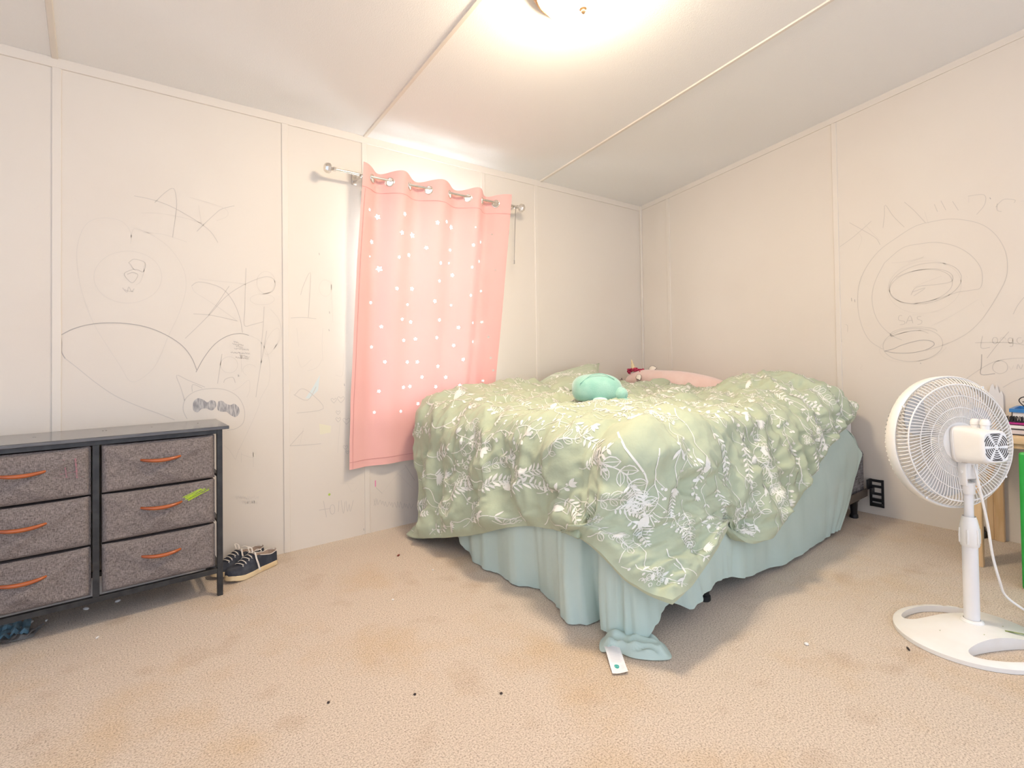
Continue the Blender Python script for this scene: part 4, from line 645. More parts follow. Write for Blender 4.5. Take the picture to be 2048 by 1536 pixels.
# millimetre steps from node to node of the draped cloth: x, y and z, row by row
D = np.array([
[[-90,-29,-30,-32,-34,-36,-36,-36,-36,-36,-35,-36,-36,-36,-35,-37,-36,-37,-37,-38,-38,-40,-42,-42,-40,-33,-32,-34,-37,-38,-39,-40,-41,-42,-40,-38,-36,-35,-33,-29,-23,-16,-19,-16,-12,-14,-16,-30,-38,-36,-31,-31,-31,-32,-33,-32,-33,-37,-39,-39],[-4,-28,-32,-33,-35,-36,-37,-36,-36,-37,-36,-36,-36,-36,-36,-36,-37,-36,-37,-38,-38,-38,-40,-39,-37,-35,-35,-37,-38,-38,-38,-39,-39,-38,-36,-37,-36,-34,-33,-30,-28,-20,-20,-19,-18,-19,-22,-28,-32,-32,-32,-31,-32,-31,-33,-32,-34,-35,-36,-36],[1,-31,-37,-34,-36,-36,-35,-36,-37,-37,-37,-36,-37,-36,-36,-37,-36,-37,-36,-37,-38,-37,-38,-37,-36,-37,-37,-37,-38,-37,-38,-37,-37,-36,-37,-36,-36,-33,-31,-30,-29,-26,-23,-22,-22,-23,-24,-28,-30,-30,-31,-32,-31,-31,-32,-33,-33,-33,-35,-33],[-4,-36,-37,-34,-35,-35,-35,-36,-37,-37,-38,-37,-37,-36,-37,-36,-36,-37,-37,-36,-37,-37,-36,-37,-36,-37,-37,-37,-37,-37,-37,-36,-37,-36,-36,-37,-35,-33,-32,-31,-29,-28,-25,-25,-24,-25,-27,-27,-29,-30,-31,-31,-31,-31,-31,-32,-33,-33,-33,-33],[-8,-37,-35,-34,-35,-34,-35,-37,-38,-37,-39,-37,-37,-36,-37,-36,-36,-36,-37,-36,-37,-36,-36,-37,-36,-36,-37,-37,-36,-37,-36,-36,-36,-36,-37,-37,-35,-34,-33,-32,-30,-28,-26,-27,-26,-27,-27,-28,-29,-30,-30,-30,-31,-31,-31,-31,-32,-33,-32,-33],[-9,-35,-33,-35,-36,-35,-35,-38,-37,-37,-40,-37,-37,-36,-36,-36,-37,-36,-36,-36,-37,-36,-36,-36,-36,-36,-36,-37,-35,-37,-36,-35,-36,-36,-37,-37,-36,-34,-34,-33,-32,-28,-27,-28,-27,-28,-28,-29,-29,-30,-30,-30,-30,-31,-30,-31,-31,-32,-33,-33],[-10,-32,-33,-35,-37,-36,-35,-38,-37,-36,-39,-37,-38,-36,-35,-37,-37,-37,-36,-36,-36,-36,-35,-36,-36,-36,-36,-35,-36,-36,-35,-36,-36,-36,-37,-36,-36,-36,-34,-35,-32,-29,-28,-28,-29,-29,-29,-29,-30,-30,-30,-30,-30,-29,-30,-30,-31,-31,-32,-33],[-7,-32,-35,-36,-36,-36,-35,-37,-37,-37,-37,-37,-37,-36,-36,-36,-38,-38,-36,-36,-35,-36,-36,-35,-36,-35,-36,-35,-36,-35,-36,-35,-36,-36,-37,-36,-37,-36,-35,-34,-33,-30,-30,-29,-30,-29,-30,-30,-30,-31,-30,-29,-30,-29,-29,-29,-29,-30,-31,-32],[-6,-34,-36,-36,-36,-36,-35,-36,-37,-36,-36,-36,-37,-37,-36,-36,-38,-40,-37,-35,-35,-35,-35,-36,-35,-36,-35,-36,-35,-35,-36,-35,-36,-36,-36,-37,-36,-36,-36,-35,-34,-31,-30,-31,-30,-31,-31,-30,-31,-30,-31,-29,-29,-29,-28,-27,-28,-29,-30,-32],[-6,-35,-36,-37,-36,-35,-35,-36,-36,-35,-36,-36,-37,-37,-36,-37,-38,-40,-38,-35,-35,-35,-35,-35,-35,-35,-36,-36,-35,-35,-36,-35,-36,-36,-36,-36,-37,-36,-36,-36,-34,-32,-32,-31,-32,-31,-32,-31,-32,-31,-30,-30,-29,-27,-27,-25,-27,-27,-28,-31],[-6,-34,-36,-37,-36,-36,-35,-36,-35,-36,-35,-36,-36,-37,-37,-37,-38,-40,-38,-36,-35,-35,-35,-35,-35,-35,-36,-36,-35,-35,-35,-36,-36,-36,-36,-36,-37,-36,-37,-36,-35,-33,-32,-33,-32,-33,-32,-33,-32,-31,-31,-30,-29,-27,-24,-23,-24,-25,-26,-27],[-5,-35,-35,-36,-37,-36,-36,-35,-36,-35,-36,-36,-36,-37,-36,-37,-37,-39,-40,-36,-35,-35,-36,-35,-35,-35,-35,-36,-35,-36,-35,-36,-36,-36,-37,-36,-36,-37,-37,-36,-35,-34,-33,-34,-33,-34,-33,-34,-33,-33,-32,-30,-28,-25,-22,-20,-21,-23,-23,-25],[-6,-34,-35,-36,-37,-37,-36,-35,-36,-35,-36,-36,-36,-36,-37,-36,-37,-39,-40,-37,-35,-34,-36,-35,-35,-35,-36,-35,-36,-36,-36,-36,-36,-36,-36,-37,-36,-38,-36,-36,-36,-35,-34,-34,-34,-35,-35,-35,-34,-35,-33,-30,-27,-22,-19,-18,-18,-19,-20,-21],[-6,-35,-35,-36,-37,-36,-36,-35,-36,-35,-36,-36,-36,-37,-36,-37,-38,-38,-39,-36,-35,-35,-35,-35,-36,-35,-36,-35,-36,-36,-36,-37,-36,-36,-37,-36,-37,-37,-37,-36,-36,-35,-35,-35,-36,-35,-36,-36,-37,-37,-34,-30,-24,-20,-15,-15,-16,-16,-16,-17],[-6,-35,-36,-36,-36,-37,-35,-35,-36,-36,-35,-36,-36,-38,-36,-37,-39,-39,-37,-35,-35,-35,-35,-35,-36,-35,-36,-36,-36,-36,-36,-37,-36,-37,-36,-37,-37,-36,-37,-37,-36,-36,-36,-35,-36,-37,-37,-38,-39,-39,-38,-29,-20,-15,-12,-13,-13,-13,-13,-12],[-5,-36,-36,-36,-36,-37,-36,-35,-35,-35,-35,-36,-39,-38,-36,-37,-39,-39,-36,-33,-35,-35,-35,-36,-36,-36,-36,-36,-36,-36,-36,-37,-36,-37,-37,-37,-37,-36,-37,-37,-36,-37,-36,-36,-37,-37,-37,-40,-41,-43,-40,-28,-17,-9,-10,-11,-12,-11,-8,-4],[-6,-35,-36,-37,-37,-36,-35,-36,-35,-35,-35,-38,-39,-38,-36,-37,-38,-38,-33,-35,-35,-35,-36,-36,-36,-36,-36,-36,-37,-36,-37,-36,-37,-37,-37,-36,-37,-37,-37,-37,-37,-36,-37,-36,-37,-38,-38,-39,-43,-45,-41,-28,-14,-5,-8,-11,-12,-11,-4,7],[-6,-34,-37,-37,-36,-36,-36,-36,-35,-36,-36,-38,-39,-38,-36,-36,-37,-35,-34,-35,-36,-36,-36,-36,-37,-36,-36,-36,-37,-37,-36,-37,-37,-36,-37,-37,-37,-37,-37,-37,-37,-37,-37,-37,-37,-37,-38,-38,-41,-44,-38,-26,-13,-6,-10,-13,-15,-15,-9,18],[-6,-35,-36,-37,-36,-36,-36,-37,-36,-36,-37,-38,-38,-38,-36,-36,-35,-34,-34,-36,-36,-36,-37,-36,-36,-36,-37,-37,-37,-36,-37,-37,-36,-37,-37,-37,-37,-37,-37,-37,-37,-37,-37,-37,-37,-38,-37,-37,-38,-37,-31,-22,-11,-9,-13,-16,-17,-18,-19,-23],[-6,-36,-36,-37,-36,-36,-36,-37,-36,-37,-37,-38,-39,-37,-36,-35,-34,-33,-35,-36,-37,-36,-37,-36,-36,-37,-37,-36,-37,-37,-36,-37,-37,-37,-37,-37,-37,-37,-37,-37,-37,-37,-37,-37,-38,-37,-37,-37,-38,-35,-29,-19,-10,-5,-8,-14,-16,-15,-17,-21],[-7,-36,-36,-36,-37,-36,-37,-36,-37,-37,-37,-38,-38,-38,-36,-34,-33,-33,-36,-36,-37,-37,-36,-37,-36,-37,-36,-36,-37,-37,-37,-37,-37,-36,-37,-37,-37,-37,-38,-37,-37,-37,-37,-37,-37,-38,-37,-37,-37,-35,-27,-18,-10,-5,-4,-8,-13,-13,-13,-18],[-5,-37,-36,-37,-36,-37,-37,-37,-37,-37,-37,-37,-38,-38,-35,-33,-33,-35,-36,-37,-37,-36,-37,-36,-37,-37,-36,-35,-37,-37,-37,-37,-37,-37,-37,-37,-37,-37,-38,-37,-37,-37,-37,-37,-37,-37,-37,-38,-37,-34,-24,-16,-12,-6,0,-1,-10,-13,-14,-9],[-9,-34,-36,-37,-37,-37,-37,-37,-37,-37,-37,-38,-38,-36,-34,-33,-34,-36,-36,-37,-37,-37,-36,-36,-37,-36,-36,-36,-37,-37,-38,-36,-38,-37,-37,-37,-37,-37,-38,-37,-37,-37,-37,-37,-37,-37,-37,-38,-37,-32,-22,-14,-11,-5,1,3,-5,-14,-14,-7],[-2,-37,-37,-37,-37,-38,-37,-37,-37,-37,-37,-37,-37,-35,-34,-34,-36,-36,-37,-36,-36,-37,-36,-37,-37,-36,-36,-37,-37,-37,-37,-37,-37,-37,-37,-37,-38,-37,-37,-37,-38,-37,-37,-37,-37,-37,-37,-38,-36,-30,-21,-11,-8,-4,1,2,-3,-10,-11,-8],[-7,-36,-37,-38,-37,-37,-37,-38,-37,-36,-37,-37,-35,-35,-35,-36,-36,-37,-36,-35,-36,-37,-37,-37,-37,-36,-36,-37,-37,-37,-37,-37,-37,-38,-37,-37,-38,-37,-37,-37,-37,-38,-37,-37,-37,-37,-37,-38,-35,-28,-18,-9,-3,-3,-3,-2,-2,-2,-7,-11],[-6,-37,-37,-37,-37,-37,-38,-37,-37,-36,-37,-36,-35,-35,-37,-36,-36,-36,-35,-36,-37,-37,-37,-36,-37,-36,-37,-37,-37,-37,-38,-37,-37,-37,-38,-37,-37,-38,-37,-37,-37,-38,-37,-37,-37,-37,-38,-37,-34,-26,-17,-7,0,-1,-6,-4,0,2,-5,-9],[-5,-38,-38,-37,-37,-37,-37,-37,-37,-36,-36,-36,-36,-36,-37,-35,-35,-36,-36,-36,-37,-37,-36,-37,-37,-37,-37,-37,-37,-38,-37,-37,-38,-37,-37,-38,-37,-38,-37,-37,-37,-38,-37,-37,-37,-37,-38,-36,-33,-24,-16,-5,1,-1,-5,-4,2,2,-5,-10],[-8,-36,-37,-37,-37,-37,-38,-37,-36,-36,-36,-37,-37,-36,-35,-35,-35,-37,-36,-37,-36,-36,-36,-38,-37,-37,-38,-37,-38,-37,-38,-37,-37,-37,-38,-37,-38,-37,-38,-37,-37,-38,-37,-37,-37,-38,-37,-36,-30,-23,-13,-3,0,-1,-3,-5,-1,4,-4,-10],[-3,-38,-37,-37,-37,-38,-36,-37,-36,-37,-37,-38,-36,-34,-34,-37,-37,-36,-36,-36,-36,-37,-37,-38,-37,-37,-38,-37,-38,-38,-37,-37,-38,-37,-37,-38,-37,-38,-37,-38,-37,-37,-38,-37,-38,-37,-37,-35,-29,-21,-10,-2,0,0,-2,-6,-3,3,-1,-6],[-7,-37,-37,-37,-37,-37,-36,-37,-37,-37,-38,-37,-34,-34,-37,-37,-36,-36,-36,-36,-36,-38,-37,-38,-37,-38,-37,-38,-38,-37,-38,-37,-37,-38,-37,-38,-37,-37,-38,-38,-37,-37,-38,-37,-38,-37,-37,-34,-27,-19,-9,-3,0,2,-2,-7,-4,0,-1,-4],[-5,-38,-37,-37,-36,-37,-38,-37,-37,-37,-37,-35,-35,-36,-37,-36,-36,-36,-36,-36,-38,-37,-38,-37,-38,-37,-38,-37,-38,-38,-37,-38,-37,-37,-38,-37,-38,-37,-38,-38,-37,-37,-38,-37,-38,-37,-37,-33,-25,-16,-8,-3,-2,2,-2,-6,-4,-2,-3,-7],[-7,-37,-37,-37,-36,-38,-38,-37,-37,-36,-35,-36,-36,-37,-36,-36,-36,-36,-36,-38,-37,-38,-37,-38,-37,-38,-37,-38,-38,-37,-38,-37,-38,-37,-38,-37,-38,-37,-38,-37,-38,-37,-38,-37,-38,-37,-37,-31,-24,-13,-5,-4,-4,-1,-2,-3,-2,-2,-5,-8],[-6,-37,-37,-37,-37,-38,-37,-38,-36,-34,-35,-37,-37,-37,-36,-35,-36,-37,-37,-38,-38,-37,-38,-37,-38,-37,-38,-37,-38,-38,-37,-38,-37,-38,-37,-38,-37,-38,-38,-37,-38,-37,-38,-38,-37,-37,-36,-31,-21,-12,-2,-4,-4,-3,-3,0,-1,-4,-7,-5],[-5,-38,-37,-38,-37,-37,-37,-37,-35,-35,-36,-37,-37,-37,-36,-35,-37,-37,-38,-38,-37,-38,-37,-38,-37,-38,-37,-38,-38,-38,-37,-37,-38,-37,-38,-37,-38,-38,-38,-37,-38,-38,-37,-38,-38,-37,-34,-29,-20,-10,-2,0,-3,-4,-2,-1,-4,-8,-8,-3],[-7,-37,-37,-38,-37,-37,-36,-36,-35,-36,-38,-36,-37,-36,-36,-37,-37,-38,-37,-38,-38,-38,-37,-38,-37,-38,-37,-38,-38,-37,-38,-37,-38,-37,-37,-38,-38,-38,-38,-38,-37,-38,-38,-37,-38,-37,-34,-26,-18,-9,-4,2,-1,-2,-2,-2,-7,-7,-7,-4],[-4,-38,-38,-37,-38,-36,-35,-36,-37,-37,-36,-36,-36,-37,-37,-37,-38,-38,-37,-38,-38,-38,-38,-37,-38,-37,-38,-38,-37,-38,-37,-38,-37,-38,-37,-38,-38,-39,-38,-37,-38,-38,-37,-38,-38,-36,-32,-25,-15,-8,-5,-1,0,0,0,-2,-6,-4,-6,-8],[-8,-37,-37,-37,-37,-35,-36,-37,-36,-36,-34,-36,-38,-39,-38,-38,-37,-38,-38,-37,-39,-37,-38,-37,-38,-38,-38,-38,-37,-38,-37,-38,-37,-38,-37,-38,-38,-38,-39,-37,-38,-39,-37,-38,-37,-36,-31,-23,-12,-4,-3,-4,-5,-1,2,-2,-6,-2,-5,-10],[-4,-38,-37,-37,-36,-36,-36,-36,-35,-35,-35,-38,-40,-40,-38,-38,-37,-38,-37,-38,-38,-38,-37,-38,-38,-38,-37,-38,-38,-37,-38,-38,-37,-38,-38,-37,-38,-38,-38,-38,-38,-39,-37,-38,-37,-35,-30,-20,-11,-3,0,-6,-8,-3,1,-2,-4,-4,-3,-7],[-6,-37,-37,-36,-37,-37,-35,-35,-36,-36,-36,-39,-40,-40,-37,-38,-37,-38,-38,-38,-37,-38,-38,-37,-38,-38,-38,-38,-37,-38,-38,-38,-37,-38,-38,-37,-38,-38,-38,-38,-38,-38,-38,-38,-37,-34,-28,-18,-10,-4,-1,-5,-8,-4,-2,-2,-1,-3,-5,-4],[-5,-37,-37,-37,-37,-35,-36,-36,-37,-37,-37,-38,-40,-38,-38,-38,-38,-37,-38,-38,-38,-37,-38,-38,-38,-38,-38,-37,-38,-38,-38,-38,-37,-38,-38,-38,-37,-38,-38,-38,-38,-39,-37,-38,-37,-33,-26,-16,-9,-2,-3,-5,-6,-5,-4,-2,-3,-2,-4,-7],[-6,-37,-36,-37,-36,-37,-36,-38,-37,-37,-37,-38,-39,-38,-38,-38,-38,-38,-38,-38,-37,-38,-38,-38,-38,-38,-37,-38,-38,-38,-39,-37,-38,-37,-38,-38,-38,-38,-38,-37,-38,-39,-37,-38,-37,-31,-24,-14,-5,-2,-2,-6,-5,-5,-8,-5,-2,-3,-4,-6],[-6,-36,-37,-36,-37,-37,-38,-37,-38,-37,-36,-38,-39,-39,-38,-38,-37,-38,-38,-38,-38,-38,-38,-38,-38,-38,-37,-38,-38,-39,-38,-37,-38,-38,-38,-38,-38,-37,-38,-38,-38,-38,-38,-37,-36,-30,-22,-11,-3,-2,-4,-5,-6,-6,-7,-9,-4,0,-2,-5],[-6,-36,-37,-37,-38,-37,-37,-38,-37,-37,-36,-38,-40,-38,-38,-38,-38,-38,-38,-37,-39,-38,-38,-38,-38,-37,-38,-38,-38,-39,-38,-37,-38,-38,-38,-38,-38,-38,-37,-38,-38,-38,-38,-37,-35,-29,-20,-8,-4,-4,-5,-2,-3,-7,-8,-8,-8,-2,0,-5],[-6,-37,-37,-38,-37,-37,-38,-37,-38,-36,-36,-39,-40,-38,-38,-37,-38,-39,-37,-38,-38,-38,-38,-38,-38,-38,-38,-38,-38,-38,-38,-38,-38,-38,-38,-38,-38,-38,-38,-37,-38,-38,-38,-37,-34,-27,-17,-9,-6,-3,0,-1,-2,-5,-8,-8,-10,-8,-4,-3],[-7,-37,-37,-37,-38,-38,-37,-37,-37,-37,-38,-39,-38,-38,-38,-38,-38,-38,-38,-38,-38,-38,-38,-38,-38,-38,-38,-38,-37,-39,-38,-38,-38,-38,-38,-38,-38,-38,-38,-38,-37,-38,-38,-37,-33,-25,-15,-8,-7,-2,3,0,-3,-6,-5,-6,-10,-12,-9,-6],[-6,-37,-37,-37,-39,-37,-38,-37,-37,-38,-38,-39,-38,-38,-38,-38,-38,-38,-38,-38,-37,-38,-38,-38,-38,-38,-39,-38,-37,-39,-38,-38,-38,-38,-38,-38,-38,-38,-38,-38,-37,-38,-38,-37,-31,-23,-13,-7,-3,-1,-2,-1,-2,-7,-6,-1,-9,-14,-12,-10],[-5,-37,-38,-38,-38,-38,-38,-37,-38,-38,-38,-38,-38,-38,-38,-38,-38,-38,-38,-38,-38,-38,-38,-38,-38,-38,-39,-38,-38,-38,-38,-38,-38,-38,-38,-38,-38,-38,-38,-38,-38,-38,-37,-36,-30,-21,-11,-4,0,-2,-3,-2,-4,-9,-6,0,-8,-15,-14,-12],[-5,-39,-38,-38,-38,-38,-37,-38,-38,-38,-38,-38,-38,-38,-38,-38,-39,-38,-38,-38,-38,-38,-38,-38,-38,-38,-38,-38,-38,-38,-38,-39,-38,-38,-38,-38,-38,-38,-38,-38,-38,-38,-38,-35,-28,-18,-8,-3,0,-2,-2,0,-7,-8,-2,-2,-11,-17,-15,-14],[-7,-38,-38,-39,-38,-38,-37,-38,-38,-38,-38,-38,-39,-38,-38,-38,-38,-38,-39,-38,-38,-38,-38,-38,-38,-38,-38,-38,-38,-38,-38,-38,-39,-38,-38,-38,-38,-38,-38,-38,-38,-38,-38,-34,-26,-16,-6,0,-4,-3,1,0,-6,-4,0,-4,-12,-18,-19,-18],[-5,-39,-39,-38,-38,-38,-38,-38,-38,-38,-39,-38,-38,-38,-38,-39,-38,-38,-38,-39,-38,-38,-38,-38,-38,-38,-38,-38,-38,-38,-38,-38,-39,-38,-37,-38,-39,-38,-38,-39,-38,-38,-38,-32,-24,-13,-4,0,-4,-4,1,0,-2,0,-2,-7,-11,-19,-24,-20],[-8,-38,-38,-38,-38,-38,-38,-39,-38,-39,-38,-38,-39,-38,-38,-39,-38,-38,-38,-39,-38,-38,-38,-38,-38,-38,-38,-38,-38,-38,-38,-38,-39,-37,-38,-38,-38,-39,-38,-39,-38,-39,-37,-31,-22,-9,-3,0,-3,-1,1,0,-1,-2,-7,-7,-9,-19,-25,-23],[-4,-39,-38,-39,-38,-39,-39,-38,-39,-39,-38,-38,-39,-38,-38,-39,-38,-38,-39,-38,-38,-38,-38,-38,-38,-38,-38,-38,-38,-38,-38,-38,-38,-39,-37,-38,-38,-39,-39,-38,-38,-38,-37,-31,-19,-5,-1,-3,-1,3,-1,-2,-1,-4,-8,-5,-8,-18,-26,-27],[-7,-39,-38,-39,-39,-39,-39,-39,-38,-39,-38,-38,-38,-39,-38,-39,-38,-39,-38,-38,-38,-38,-38,-38,-38,-38,-38,-38,-38,-38,-38,-39,-38,-38,-37,-39,-38,-38,-39,-37,-38,-39,-36,-30,-15,0,0,-5,0,2,-4,-3,1,-5,-8,-5,-5,-16,-27,-31],[-8,-39,-39,-38,-39,-39,-39,-39,-38,-39,-38,-38,-38,-38,-39,-39,-38,-38,-38,-39,-38,-38,-38,-38,-38,-38,-38,-38,-38,-39,-38,-38,-38,-38,-38,-38,-38,-39,-38,-38,-37,-38,-38,-27,-10,2,5,-7,-4,2,-4,-2,-3,-2,-8,-7,0,-13,-30,-32]],
